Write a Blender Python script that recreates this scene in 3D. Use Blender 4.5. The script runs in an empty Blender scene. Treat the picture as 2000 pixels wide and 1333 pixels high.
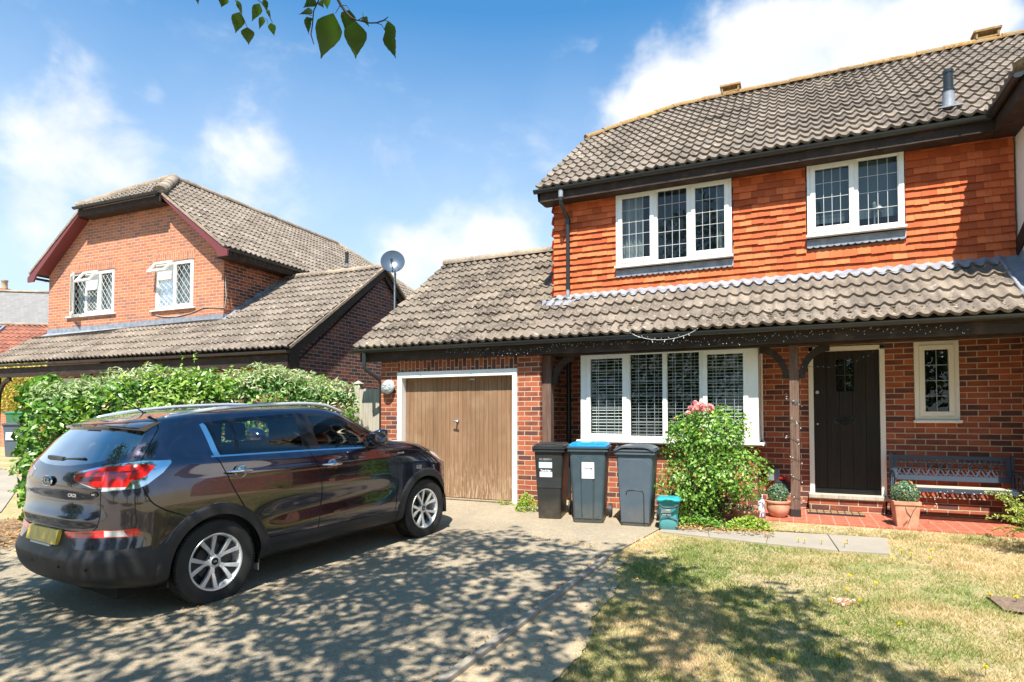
import bpy, bmesh, math, random
import numpy as np
from mathutils import Vector, Matrix
R = math.radians
random.seed(7); rng = np.random.default_rng(11)
sc = bpy.context.scene

# ------------------------------------------------------------------ camera
cam = bpy.data.objects.new('camera', bpy.data.cameras.new('camera'))
sc.collection.objects.link(cam); sc.camera = cam
cam.location = (0, 0, 1.36)
cam.rotation_euler = (R(90 + 1.736), 0, R(24.75))
cam.data.sensor_width = 36; cam.data.lens = 36 * 1185.1 / 2000
cam.data.shift_y = (775.8 - 666.5) / 2000
cam.data.clip_start = .05; cam.data.clip_end = 3000

# ------------------------------------------------------------------ light
SUN_DIR = Vector((-.30, 1.0, -1.755)).normalized()          # the way the light travels
sun = bpy.data.objects.new('sun', bpy.data.lights.new('sun', 'SUN'))
sc.collection.objects.link(sun)
sun.data.energy = 5.0; sun.data.angle = R(.53); sun.data.color = (1, .945, .86)
sun.rotation_euler = SUN_DIR.to_track_quat('-Z', 'Y').to_euler()
sc.view_settings.view_transform = 'Standard'; sc.view_settings.look = 'None'
sc.view_settings.exposure = 1.1; sc.view_settings.gamma = 1
sc.cycles.max_bounces = 8; sc.cycles.transparent_max_bounces = 24
sc.cycles.use_adaptive_sampling = True

# ------------------------------------------------------------------ node helper
class G:
    def __init__(s, nt): s.nt = nt
    def n(s, t, **k):
        nd = s.nt.nodes.new(t)
        for a, v in k.items():
            if a.startswith('_'): setattr(nd, a[1:], v); continue
            i = nd.inputs[int(a[1:])] if a[0] == 'i' and a[1:].isdigit() else nd.inputs[a.replace('__', ' ')]
            if isinstance(v, bpy.types.NodeSocket): s.nt.links.new(v, i)
            elif isinstance(v, (tuple, list)) and len(v) == 3 and i.type == 'RGBA': i.default_value = (*v, 1)
            else: i.default_value = v
        return nd
    def noise(s, vec, scale, detail=4, rough=.55, dist=0):
        return s.n('ShaderNodeTexNoise', Vector=vec, Scale=scale, Detail=detail, Roughness=rough, Distortion=dist).outputs['Fac']
    def ramp(s, fac, stops, interp='LINEAR'):
        r = s.n('ShaderNodeValToRGB', Fac=fac); cr = r.color_ramp; cr.interpolation = interp
        while len(cr.elements) < len(stops): cr.elements.new(.5)
        for e, (p, c) in zip(cr.elements, stops):
            e.position = p; e.color = (*c, 1) if isinstance(c, tuple) else (c, c, c, 1)
        return r.outputs['Color']
    def mix(s, f, a, b, mode='MIX'):
        m = s.n('ShaderNodeMix', _data_type='RGBA', _blend_type=mode)
        for i, v in ((0, f), (6, a), (7, b)):
            if isinstance(v, bpy.types.NodeSocket): s.nt.links.new(v, m.inputs[i])
            elif i == 0: m.inputs[i].default_value = v
            else: m.inputs[i].default_value = (*v, 1)
        return m.outputs[2]
    def math(s, op, a, b=0., c=None, clamp=False):
        m = s.n('ShaderNodeMath', _operation=op, _use_clamp=clamp)
        for i, v in enumerate((a, b, c)):
            if v is None: continue
            if isinstance(v, bpy.types.NodeSocket): s.nt.links.new(v, m.inputs[i])
            else: m.inputs[i].default_value = v
        return m.outputs[0]
    def vmath(s, op, a, b=(0, 0, 0)):
        m = s.n('ShaderNodeVectorMath', _operation=op)
        for i, v in enumerate((a, b)):
            if isinstance(v, bpy.types.NodeSocket): s.nt.links.new(v, m.inputs[i])
            else: m.inputs[i].default_value = v
        return m.outputs['Value'] if op in ('DISTANCE', 'DOT_PRODUCT', 'LENGTH') else m.outputs['Vector']
    def rng(s, v, a, b, c, d, smooth=False):
        m = s.n('ShaderNodeMapRange', i0=v, i1=a, i2=b, i3=c, i4=d)
        if smooth: m.interpolation_type = 'SMOOTHSTEP'
        return m.outputs[0]

# ------------------------------------------------------------------ sky with clouds
w = bpy.data.worlds.new('World'); sc.world = w; w.use_nodes = True
g = G(w.node_tree); w.node_tree.nodes.clear()
sky = g.n('ShaderNodeTexSky', _sky_type='NISHITA', _sun_disc=False, _sun_elevation=R(59.3),
          _sun_rotation=math.atan2(-SUN_DIR.x, -SUN_DIR.y), _air_density=1.0, _dust_density=.6, _ozone_density=1.6)
dirv = g.n('ShaderNodeTexCoord').outputs['Generated']
sep = g.n('ShaderNodeSeparateXYZ', i0=dirv)
# cloud banks: unit direction, angular radius, strength
CLOUDS = [(-0.792, 0.441, 0.422, 0.05, 0.75), (-0.747, 0.498, 0.441, 0.032, 0.6), (-0.812, 0.467, 0.35, 0.09, .9), (-0.847, 0.422, 0.323, 0.075, .85), (-0.7, 0.614, 0.365, 0.085, .9), (-0.879, 0.423, 0.219, 0.08, 1.05), (-0.455, 0.851, 0.263, 0.125, 1.25), (-0.395, 0.875, 0.279, 0.081, 1.0), (-0.549, 0.802, 0.237, 0.073, .85), (0.068, 0.888, 0.455, 0.118, 1.2), (-0.022, 0.863, 0.505, 0.081, 1.1), (0.176, 0.872, 0.458, 0.084, 1.1), (0.226, 0.856, 0.465, 0.056, 1.0), (-0.056, 0.885, 0.462, 0.072, 0.9), (-0.143, 0.865, 0.48, 0.062, .8), (-0.211, 0.87, 0.445, 0.069, .9), (-0.234, 0.82, 0.522, 0.025, 0.2), (-0.41, 0.773, 0.484, 0.04, 0.14), (-0.659, 0.693, 0.294, 0.09, 0.35), (-0.162, 0.886, 0.434, 0.071, .85), (0.126, 0.901, 0.414, 0.082, 0.9)]
tot = None
warp = g.n('ShaderNodeTexNoise', Vector=dirv, Scale=4.0, Detail=5, Roughness=.55)
wv = g.vmath('ADD', dirv, g.vmath('MULTIPLY', g.vmath('SUBTRACT', warp.outputs['Color'], (.5, .5, .5)), (.22, .22, .16)))
for cx, cy, cz, rad, st in CLOUDS:
    c = (cx, cy, cz)
    dd = g.vmath('DISTANCE', wv, c)
    b = g.math('MULTIPLY', g.rng(dd, 0, rad * 1.25, 1, 0, True), st)
    tot = b if tot is None else g.math('ADD', tot, b)
fine = g.noise(g.vmath('MULTIPLY', dirv, (1, 1, 1.5)), 7.5, 10, .60, .25)
dens = g.math('MULTIPLY_ADD', g.math('SUBTRACT', fine, .5), 2.1, g.math('MULTIPLY', tot, 1.05))
other = g.rng(g.noise(dirv, 2.6, 8, .6), .55, .72, 0, 1.3)           # scattered cloud in the rest of the sky
back = g.rng(sep.outputs['Y'], .25, -.05, 0, .25)
dens = g.math('ADD', dens, g.math('MULTIPLY', other, back))
haze = g.rng(sep.outputs['Z'], .56, .08, .0, .80)
cm = g.rng(dens, .10, 1.25, 0, 1, True)
cov = g.math('SUBTRACT', 1., g.math('MULTIPLY', g.math('SUBTRACT', 1., cm), g.math('SUBTRACT', 1., haze)), clamp=True)
# a haze veil toward the horizon and white cloud over the physical sky
shade = g.noise(wv, 6, 5, .5)
cloudcol = g.mix(g.rng(shade, .35, .65, 0, 1), (8.0, 8.4, 9.0), (9.6, 9.7, 9.8))
skyc = g.mix(1.0, sky.outputs[0], (.76, 1.72, 2.10), 'MULTIPLY')
bg = g.n('ShaderNodeBackground', Color=g.mix(cov, skyc, cloudcol), Strength=.056)
g.nt.links.new(bg.outputs[0], g.n('ShaderNodeOutputWorld').inputs[0])

# ------------------------------------------------------------------ materials
MATS = {}
def mat(name, base=(.5, .5, .5), rough=.6, metal=0, fn=None, **k):
    m = bpy.data.materials.new(name); m.use_nodes = True; nt = m.node_tree
    p = nt.nodes['Principled BSDF']; g = G(nt)
    p.inputs['Base Color'].default_value = (*base, 1); p.inputs['Roughness'].default_value = rough
    p.inputs['Metallic'].default_value = metal
    for a, v in k.items(): p.inputs[a.replace('__', ' ')].default_value = v
    if fn: fn(g, p, nt)
    MATS[name] = m; return m
def col(nt, p, c): nt.links.new(c, p.inputs['Base Color'])
def bump(g, p, h, dist, strength=1.):
    b = g.n('ShaderNodeBump', Height=h, Distance=dist, Strength=strength); g.nt.links.new(b.outputs[0], p.inputs['Normal'])
def obj(g): return g.n('ShaderNodeTexCoord').outputs['Object']
def uv(g): return g.n('ShaderNodeTexCoord').outputs['UV']

def brick(name, c1, c2, c3, mortar, tone=1.):
    def f(g, p, nt):
        u = uv(g)
        wob = g.vmath('ADD', u, g.vmath('MULTIPLY', g.vmath('SUBTRACT', g.n('ShaderNodeTexNoise', Vector=u, Scale=9., Detail=2).outputs['Color'], (.5, .5, .5)), (.006, .004, 0)))
        kw = dict(Scale=1., Mortar__Size=.0072, Mortar__Smooth=.25, Brick__Width=.225, Row__Height=.075, Vector=wob)
        b = g.n('ShaderNodeTexBrick', Color1=(0, 0, 0), Color2=(1, 1, 1), Mortar=(.5, .5, .5), Bias=0., **kw)
        per = g.noise(b.outputs['Color'], 40, 0) if False else b.outputs['Color']
        ns = g.noise(u, 16, 5, .65); nb = g.noise(g.vmath('MULTIPLY', u, (4.4, 13.3, 1)), 1.0, 1)
        v = g.math('ADD', g.math('MULTIPLY', per, .62), g.math('MULTIPLY', nb, .5))
        v = g.math('ADD', v, g.math('MULTIPLY', g.math('SUBTRACT', ns, .5), .35))
        c = g.ramp(v, [(.30, c3), (.50, c2), (.70, c1), (.9, tuple(min(1, x * 1.18) for x in c1))])
        c = g.mix(g.rng(g.noise(u, 70, 3), .35, .7, 0, .3), c, tuple(x * .55 for x in c2))
        mc = g.mix(g.rng(g.noise(u, 30, 4), .3, .7, 0, .6), mortar, tuple(x * .7 for x in mortar))
        c = g.mix(b.outputs['Fac'], c, mc)
        big = g.rng(g.noise(u, .9, 5, .6), .35, .7, .86, 1.08)
        c = g.mix(1., c, g.n('ShaderNodeCombineXYZ', i0=big, i1=big, i2=big).outputs[0], 'MULTIPLY')
        col(nt, p, c)
        h = g.math('ADD', g.math('MULTIPLY', b.outputs['Fac'], -1), g.math('MULTIPLY', ns, .5))
        bump(g, p, h, .006); p.inputs['Specular IOR Level'].default_value = .2
    return mat(name, rough=.88, fn=f)
brick('brick', (.41, .112, .056), (.28, .078, .046), (.11, .052, .048), (.56, .43, .29))
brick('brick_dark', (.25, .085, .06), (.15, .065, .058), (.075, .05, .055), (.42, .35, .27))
brick('brick_pale', (.58, .20, .105), (.52, .18, .10), (.36, .155, .115), (.64, .49, .33))

def tilemat(name, base, alt, lich, moss, red=False, mossy=.5):
    def f(g, p, nt):
        o = obj(g); u = uv(g)
        n1 = g.noise(o, 3.2, 6, .6); n2 = g.noise(o, 34, 5, .7); n3 = g.noise(o, 13, 6, .65)
        c = g.mix(g.rng(n1, .3, .7, 0, 1), base, alt)
        att = g.n('ShaderNodeAttribute', _attribute_name='tint').outputs['Fac']
        c = g.mix(1., c, g.ramp(att, [(0, .82), (1, 1.14)]), 'MULTIPLY')
        c = g.mix(g.rng(n2, .42, .72, 0, .55), c, tuple(x * .45 for x in base))
        c = g.mix(g.rng(n3, .60, .68, 0, .85), c, lich); c = g.mix(g.rng(g.noise(g.vmath('ADD', o, (9, 3, 1)), 9, 5, .6), .70, .76, 0, .7), c, (.48, .27, .08))
        mz = g.math('MULTIPLY', g.rng(g.noise(o, 1.6, 4), .40, .62, 0, 1), g.rng(g.noise(o, 22, 4, .7), .46, .58, 0, 1))
        c = g.mix(g.math('MULTIPLY', mz, mossy), c, moss)
        col(nt, p, c)
        bump(g, p, g.math('ADD', n2, g.math('MULTIPLY', mz, 1.2)), .012, .8)
    return mat(name, rough=.93, fn=f)
tilemat('roof_tile', (.25, .20, .155), (.205, .165, .128), (.52, .48, .41), (.085, .060, .042))
tilemat('roof_tile_mossy', (.245, .195, .145), (.19, .155, .12), (.48, .43, .34), (.050, .034, .024), mossy=1.)
tilemat('roof_tile_red', (.36, .13, .075), (.27, .10, .065), (.45, .33, .25), (.09, .05, .04))
tilemat('ridge_tile', (.30, .215, .12), (.44, .225, .045), (.60, .31, .045), (.13, .09, .055))
tilemat('ridge_pale', (.38, .29, .20), (.28, .23, .18), (.52, .38, .22), (.14, .10, .07))
def f(g, p, nt):
    o = obj(g); n1 = g.noise(o, 3, 5); n2 = g.noise(o, 60, 4, .7)
    att = g.n('ShaderNodeAttribute', _attribute_name='tint').outputs['Fac']
    c = g.ramp(att, [(0, (.37, .078, .030)), (.4, (.57, .125, .043)), (1, (.74, .195, .075))])
    c = g.mix(g.rng(n2, .5, .75, 0, .4), c, (.36, .10, .05)); c = g.mix(g.rng(n1, .5, .7, 0, .5), c, (.44, .12, .055)); c = g.mix(g.rng(g.noise(g.vmath('MULTIPLY', o, (9, 9, 1.2)), 1, 5, .6), .5, .7, 0, .4), c, (.34, .09, .045)); c = g.mix(g.rng(g.noise(o, 17, 6, .7), .66, .74, 0, .5), c, (.62, .36, .22))
    col(nt, p, c); bump(g, p, n2, .004)
mat('hung_tile', rough=.85, fn=f, Specular__IOR__Level=.15)
def f(g, p, nt):
    o = obj(g); n = g.noise(g.vmath('MULTIPLY', o, (4, 60, 60)), 1, 5, .6); n2 = g.noise(o, 6, 5)
    c = g.mix(g.rng(n, .35, .7, 0, 1), (.026, .017, .012), (.050, .034, .025)); c = g.mix(g.rng(n2, .52, .7, 0, .5), c, (.10, .065, .05))
    col(nt, p, c); bump(g, p, n, .004)
mat('dark_timber', rough=.65, fn=f, Specular__IOR__Level=.25)
def f(g, p, nt):
    o = obj(g); n = g.noise(g.vmath('MULTIPLY', o, (60, 60, 3)), 1, 6, .65); n2 = g.noise(o, 4, 5)
    c = g.mix(g.rng(n, .3, .7, 0, 1), (.085, .048, .036), (.21, .135, .10)); c = g.mix(g.rng(n2, .5, .7, 0, .5), c, (.12, .06, .05))
    col(nt, p, c); bump(g, p, n, .006)
mat('weathered_post', rough=.85, fn=f, Specular__IOR__Level=.2)
def f(g, p, nt):
    o = obj(g); s_ = g.n('ShaderNodeSeparateXYZ', i0=o)
    n = g.noise(g.vmath('MULTIPLY', o, (34, 34, 1.5)), 1, 7, .7); n2 = g.noise(o, 2.2, 5); n3 = g.noise(g.vmath('MULTIPLY', o, (40, 40, 5)), 1, 6, .7)
    att = g.n('ShaderNodeAttribute', _attribute_name='tint').outputs['Fac']
    c = g.mix(g.rng(n, .3, .7, 0, 1), (.185, .100, .052), (.30, .182, .105))
    c = g.mix(1., c, g.ramp(att, [(0, .88), (1, 1.10)]), 'MULTIPLY')
    c = g.mix(g.rng(n2, .5, .7, 0, .4), c, (.34, .235, .145))
    low = g.math('MULTIPLY', g.rng(s_.outputs['Z'], .75, .05, 0, 1), g.rng(n3, .50, .60, 0, 1))
    c = g.mix(g.math('MULTIPLY', low, .8), c, (.52, .38, .25)); col(nt, p, c); bump(g, p, n, .004)
mat('garage_wood', rough=.7, fn=f, Specular__IOR__Level=.2)
def f(g, p, nt):
    o = obj(g); n = g.noise(g.vmath('MULTIPLY', o, (30, 30, 2)), 1, 6, .65)
    c = g.mix(g.rng(n, .3, .7, 0, 1), (.30, .27, .21), (.50, .46, .38)); col(nt, p, c); bump(g, p, n, .005)
mat('grey_wood', rough=.85, fn=f)
def f(g, p, nt):
    o = obj(g); n = g.noise(g.vmath('MULTIPLY', o, (30, 30, 2)), 1, 6, .65)
    c = g.mix(g.rng(n, .3, .7, 0, 1), (.013, .010, .008), (.026, .020, .015)); col(nt, p, c); bump(g, p, n, .002)
mat('door_wood', rough=.5, fn=f, Specular__IOR__Level=.25)
def f(g, p, nt):
    o = obj(g); col(nt, p, g.mix(g.rng(g.noise(o, 5, 5), .45, .75, 0, .35), (.83, .82, .78), (.66, .63, .55)))
mat('upvc', rough=.32, fn=f)
mat('cream_frame', (.80, .76, .66), .4)
def f(g, p, nt):
    o = obj(g); n = g.noise(o, 8, 6, .65); col(nt, p, g.mix(g.rng(n, .35, .65, 0, 1), (.17, .185, .22), (.30, .32, .35))); bump(g, p, n, .01)
mat('lead', rough=.5, fn=f, metal=.0)
mat('black_plastic', (.022, .026, .027), .30)
mat('black_gloss', (.012, .012, .014), .08)
mat('maroon_paint', (.16, .035, .035), .4)
def f(g, p, nt):
    o = obj(g); col(nt, p, g.mix(g.rng(g.noise(o, 3, 6, .6), .4, .75, 0, .5), (.80, .77, .70), (.62, .58, .50)))
mat('render_white', rough=.85, fn=f)
mat('galv', (.45, .47, .48), .35, .9)
mat('lead_line', (.34, .36, .39), .4, .3)
mat('white_came', (.50, .50, .50), .4)
mat('blind_sky_blue', (.11, .16, .20), .8)  # blue-grey stands in for sky reflected in the right upstairs panes
mat('moss_brown', (.085, .060, .036), .95)
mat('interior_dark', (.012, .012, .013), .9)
mat('room_sky_tone', (.06, .085, .11), .9)  # room colour lifted to blue in place of sky reflected in the panes
mat('blind_white', (.80, .80, .78), .6)
mat('curtain', (.42, .45, .48), .9)
def glassmat(name, tint, trans, rough=.0, refl=1.0):
    m = bpy.data.materials.new(name); m.use_nodes = True; nt = m.node_tree; nt.nodes.clear(); g = G(nt)
    fr = g.n('ShaderNodeFresnel', IOR=1.5)
    gl = g.n('ShaderNodeBsdfGlossy', Color=(1, 1, 1), Roughness=rough)
    tr = g.n('ShaderNodeBsdfTransparent', Color=tint)
    f2 = g.math('MULTIPLY_ADD', fr.outputs[0], trans, refl, clamp=True)
    mx = g.n('ShaderNodeMixShader', i0=f2, i1=tr.outputs[0], i2=gl.outputs[0])
    nt.links.new(mx.outputs[0], g.n('ShaderNodeOutputMaterial').inputs[0]); MATS[name] = m
glassmat('window_glass', (.80, .86, .83), .65, 0, .015)
glassmat('car_glass', (.93, .97, .95), 1.0, 0, .02)
glassmat('privacy_glass', (.80, .84, .83), 1.1, .0, .03)
glassmat('rear_glass', (.06, .06, .07), 3.2, .0, .10)

# car
def f(g, p, nt):
    o = obj(g); v = g.n('ShaderNodeTexVoronoi', Vector=o, Scale=900.).outputs['Color']
    c = g.mix(g.rng(g.noise(v, 3, 0), .3, .7, 0, 1), (.030, .026, .042), (.074, .064, .100)); col(nt, p, c)
    p.inputs['Coat Weight'].default_value = 1.; p.inputs['Coat Roughness'].default_value = .015; p.inputs['Coat IOR'].default_value = 1.75
mat('car_paint', rough=.19, metal=.92, fn=f)
mat('cladding', (.019, .019, .021), .48)
mat('chrome', (.78, .79, .80), .06, 1.)
mat('alloy', (.74, .75, .76), .30, .6)
mat('alloy_dark', (.055, .055, .058), .4, .6)
mat('lamp_red', (.55, .012, .010), .08, fn=lambda g, p, nt: (setattr(p.inputs['Coat Weight'], 'default_value', 1.), setattr(p.inputs['Emission Strength'], 'default_value', 0)))
mat('lamp_dark_red', (.16, .008, .008), .08, Coat__Weight=1.)
mat('lamp_clear', (.70, .68, .66), .12, .3, Coat__Weight=1.)
def f(g, p, nt):
    o = obj(g); n = g.noise(o, 7, 5); col(nt, p, g.mix(g.rng(n, .35, .7, 0, 1), (.010, .010, .010), (.028, .026, .022)))
    p.inputs['Roughness'].default_value = .75
mat('tyre', fn=f)
mat('gap_black', (.004, .004, .004), .9)
mat('seat_fabric', (.018, .017, .020), .85)
mat('dash', (.10, .11, .11), .6)
def f(g, p, nt):
    o = obj(g); col(nt, p, g.mix(g.rng(g.noise(g.vmath('MULTIPLY', o, (12, 1, 12)), 1, 2), .45, .55, 0, 1), (.74, .52, .06), (.62, .42, .10)))
mat('plate_yellow', rough=.35, fn=f)
mat('white_label', (.75, .76, .78), .4)
mat('pale_blue_label', (.50, .64, .70), .4)
mat('silver_text', (.72, .73, .74), .2, .8)
mat('grey_print', (.30, .32, .34), .5)

# bins, pots and small things
def plastic(name, c, c2, rough):
    def f(g, p, nt):
        o = obj(g); n = g.noise(o, 5, 6, .65); n2 = g.noise(o, 55, 4, .8); s_ = g.n('ShaderNodeSeparateXYZ', i0=o)
        x = g.mix(g.rng(n, .35, .7, 0, .7), c, c2)
        x = g.mix(g.rng(n2, .66, .72, 0, .5), x, tuple(v * 3 + .06 for v in c2))
        dirt = g.math('MULTIPLY', g.rng(s_.outputs['Z'], .3, .0, 0, .8), g.rng(n, .35, .65, .2, 1))
        x = g.mix(dirt, x, (.16, .13, .09)); col(nt, p, x); bump(g, p, n2, .001)
    mat(name, rough=rough, fn=f)
plastic('bin_black', (.020, .022, .023), (.036, .038, .038), .42)
plastic('bin_slate', (.038, .064, .080), (.065, .090, .104), .45)
plastic('bin_grey', (.062, .090, .118), (.092, .116, .14), .5)
plastic('bin_lid_grey', (.07, .085, .105), (.12, .13, .15), .35)
plastic('bin_lid_blue', (.010, .22, .60), (.02, .29, .68), .3)
plastic('caddy_teal', (.02, .27, .31), (.04, .34, .37), .38)
plastic('bin_green', (.02, .16, .08), (.03, .2, .1), .4)
def f(g, p, nt):
    o = obj(g); n = g.noise(o, 9, 6, .6); col(nt, p, g.mix(g.rng(n, .35, .7, 0, 1), (.50, .20, .11), (.62, .33, .22))); bump(g, p, n, .002)
mat('terracotta', rough=.85, fn=f)
mat('bench_metal', (.038, .054, .080), .36, .0)
def f(g, p, nt):
    o = obj(g); n = g.noise(g.vmath('MULTIPLY', o, (3, 60, 60)), 1, 5); col(nt, p, g.mix(g.rng(n, .35, .7, 0, 1), (.38, .32, .25), (.56, .48, .38)))
mat('bench_slat', rough=.8, fn=f)
def f(g, p, nt):
    o = obj(g); b = g.n('ShaderNodeTexBrick', Vector=g.vmath('ADD', o, (0, .03, 0)), Color1=(.44, .105, .058), Color2=(.34, .080, .045), Mortar=(.50, .34, .26), Scale=1., Mortar__Size=.004, Brick__Width=.152, Row__Height=.152)
    b.offset = 0
    n = g.noise(o, 14, 6, .65); c = g.mix(g.rng(n, .45, .75, 0, .5), b.outputs['Color'], (.66, .27, .16)); col(nt, p, c)
    bump(g, p, g.math('MULTIPLY', b.outputs['Fac'], -1.), .003)
mat('quarry_tile', rough=.5, fn=f)
def f(g, p, nt):
    o = obj(g); n = g.noise(o, 120, 4, .8); col(nt, p, g.mix(g.rng(n, .35, .7, 0, 1), (.20, .11, .05), (.42, .26, .12))); bump(g, p, n, .006)
mat('coir', rough=1., fn=f)
mat('rubber', (.02, .02, .025), .6)
mat('red_plastic', (.45, .02, .02), .3)
mat('lamp_white', (.36, .40, .41), .3)
mat('bulb_clear', (.75, .80, .80), .12)
mat('wire_green', (.02, .03, .025), .5)
mat('clear_bottle', (.70, .72, .74), .1)
mat('number_metal', (.35, .36, .38), .25, .9)

# ground
def f(g, p, nt):
    o = obj(g); n = g.noise(o, 1.1, 6, .6); n2 = g.noise(o, 26, 6, .7); n3 = g.n('ShaderNodeTexVoronoi', Vector=o, Scale=115.).outputs['Distance']; n4 = g.noise(o, 5, 5, .6)
    v = g.n('ShaderNodeTexVoronoi', Vector=o, Scale=170.); s2 = g.n('ShaderNodeSeparateColor', i0=v.outputs['Color'])
    c = g.mix(g.rng(n, .35, .65, 0, 1), (.28, .22, .138), (.355, .28, .178))
    c = g.mix(g.rng(n2, .4, .68, 0, .6), c, (.16, .15, .13))
    c = g.mix(g.rng(n4, .58, .72, 0, .45), c, (.40, .36, .28))
    v3 = g.n('ShaderNodeTexVoronoi', Vector=o, Scale=75.); s3 = g.n('ShaderNodeSeparateColor', i0=v3.outputs['Color'])
    c = g.mix(g.rng(s2.outputs[0], .74, .97, 0, .42), c, (.50, .43, .31)); c = g.mix(g.rng(s2.outputs[1], .80, .98, 0, .45), c, (.11, .095, .075)); c = g.mix(g.rng(s3.outputs[0], .88, .96, 0, .4), c, (.13, .115, .09)); c = g.mix(g.rng(s3.outputs[1], .92, .98, 0, .4), c, (.52, .45, .34))
    c = g.mix(g.rng(g.noise(g.vmath('MULTIPLY', o, (1.6, .5, 1)), 1.3, 6, .6), .52, .66, 0, .5), c, (.20, .175, .135)); c = g.mix(g.rng(g.noise(o, 11, 5, .6), .68, .74, 0, .6), c, (.12, .10, .07))
    col(nt, p, c); bump(g, p, g.math('ADD', g.math('MULTIPLY', n3, .6), g.math('MULTIPLY', n2, .7)), .004)
mat('drive', rough=.92, fn=f)
def f(g, p, nt):
    o = obj(g); n = g.noise(o, 1.5, 6, .6); n2 = g.noise(o, 50, 5, .75)
    c = g.mix(g.rng(n, .35, .65, 0, 1), (.25, .22, .175), (.32, .28, .225)); c = g.mix(g.rng(n2, .45, .7, 0, .5), c, (.28, .25, .21)); col(nt, p, c); bump(g, p, n2, .003)
mat('paving', rough=.92, fn=f)
def f(g, p, nt):
    o = obj(g); n = g.noise(o, .9, 7, .62, .3); n2 = g.noise(o, 22, 6, .75); n3 = g.noise(o, 4.2, 6, .65, .3)
    c = g.mix(g.rng(n, .38, .62, 0, 1), (.50, .36, .225), (.23, .26, .08))
    c = g.mix(g.rng(n3, .42, .62, 0, .75), c, (.54, .37, .20)); c = g.mix(g.rng(n2, .4, .7, 0, .7), c, (.17, .16, .07))
    col(nt, p, c); bump(g, p, n2, .02)
mat('turf', rough=.97, fn=f)
def f(g, p, nt):
    o = obj(g); n = g.noise(o, 3, 6, .65); n2 = g.noise(o, 38, 6, .8)
    c = g.mix(g.rng(n, .35, .65, 0, 1), (.24, .155, .09), (.40, .28, .17)); c = g.mix(g.rng(n2, .42, .65, 0, .8), c, (.10, .065, .04)); col(nt, p, c); bump(g, p, n2, .02)
mat('soil', rough=.97, fn=f)
def f(g, p, nt):
    o = obj(g); n = g.noise(o, 40, 6, .75); n1 = g.noise(o, 2, 5)
    c = g.mix(g.rng(n, .4, .65, 0, 1), (.33, .25, .155), (.46, .37, .25)); c = g.mix(g.rng(n1, .5, .7, 0, .5), c, (.30, .24, .17)); col(nt, p, c); bump(g, p, n, .006)
mat('sandy', rough=.95, fn=f)
def f(g, p, nt):
    o = obj(g); n = g.noise(o, 30, 5, .7); col(nt, p, g.mix(g.rng(n, .35, .7, 0, 1), (.10, .07, .05), (.24, .16, .11))); bump(g, p, n, .006)
mat('rusty_iron', rough=.9, fn=f)
mat('slate', rough=.7, fn=lambda g, p, nt: col(nt, p, (lambda u: g.mix(g.rng(g.noise(u, 30, 5), .35, .7, 0, .6), g.n('ShaderNodeTexBrick', Vector=u, Color1=(.13, .13, .135), Color2=(.19, .18, .17), Mortar=(.07, .07, .07), Scale=1., Mortar__Size=.008, Brick__Width=.3, Row__Height=.2).outputs['Color'], (.24, .215, .19)))(uv(g))))

def leaf(name, stops, rough=.45, trans=.35, spec=.5):
    m = bpy.data.materials.new(name); m.use_nodes = True; nt = m.node_tree; g = G(nt); p = nt.nodes['Principled BSDF']
    att = g.n('ShaderNodeAttribute', _attribute_name='tint').outputs['Fac']
    c = g.ramp(att, stops); nt.links.new(c, p.inputs['Base Color']); p.inputs['Roughness'].default_value = rough
    p.inputs['Specular IOR Level'].default_value = spec
    tr = g.n('ShaderNodeBsdfTranslucent', Color=g.mix(1., c, (1.3, 1.5, .6), 'MULTIPLY'))
    mx = g.n('ShaderNodeMixShader', i0=trans, i1=p.outputs[0], i2=tr.outputs[0])
    nt.links.new(mx.outputs[0], nt.nodes['Material Output'].inputs[0]); MATS[name] = m
leaf('laurel_leaf', [(0, (.045, .13, .018)), (.40, (.12, .26, .032)), (.7, (.25, .40, .055)), (.93, (.36, .48, .09)), (.955, (.30, .36, .12)), (.985, (.45, .38, .20)), (1, (.50, .12, .06))], .35, .25)
leaf('grey_leaf', [(0, (.15, .23, .08)), (.5, (.30, .39, .16)), (.85, (.46, .50, .27)), (1, (.50, .46, .30))], .5, .25)
leaf('rose_leaf', [(0, (.06, .16, .022)), (.5, (.16, .32, .045)), (1, (.32, .46, .08))], .4, .3)
leaf('lime_leaf', [(0, (.12, .22, .03)), (.5, (.28, .40, .05)), (1, (.48, .52, .09))], .45, .35)
leaf('gold_leaf', [(0, (.20, .22, .03)), (.5, (.50, .42, .06)), (1, (.75, .50, .16))], .5, .3)
leaf('box_leaf', [(0, (.055, .13, .06)), (.6, (.13, .24, .12)), (1, (.28, .40, .26))], .4, .15)
leaf('tree_leaf', [(0, (.025, .06, .012)), (.5, (.045, .10, .018)), (1, (.085, .14, .024))], .4, .35)
leaf('fern_leaf', [(0, (.16, .24, .04)), (.5, (.33, .40, .06)), (1, (.50, .50, .10))], .5, .35)
leaf('grass_blade', [(0, (.09, .17, .035)), (.38, (.21, .27, .065)), (.68, (.54, .40, .235)), (1, (.76, .55, .36))], .7, .3, .2)
leaf('dead_leaf', [(0, (.22, .10, .04)), (.6, (.42, .22, .08)), (1, (.60, .40, .16))], .7, .15, .2)
leaf('pink_petal', [(0, (.80, .22, .28)), (.6, (.88, .42, .46)), (1, (.90, .50, .50))], .6, .3, .2)
leaf('orange_petal', [(0, (.70, .16, .10)), (.5, (.80, .28, .16)), (1, (.85, .45, .25))], .6, .3, .2)
leaf('yellow_petal', [(0, (.80, .60, .02)), (1, (.95, .78, .05))], .6, .2, .2)
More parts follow.
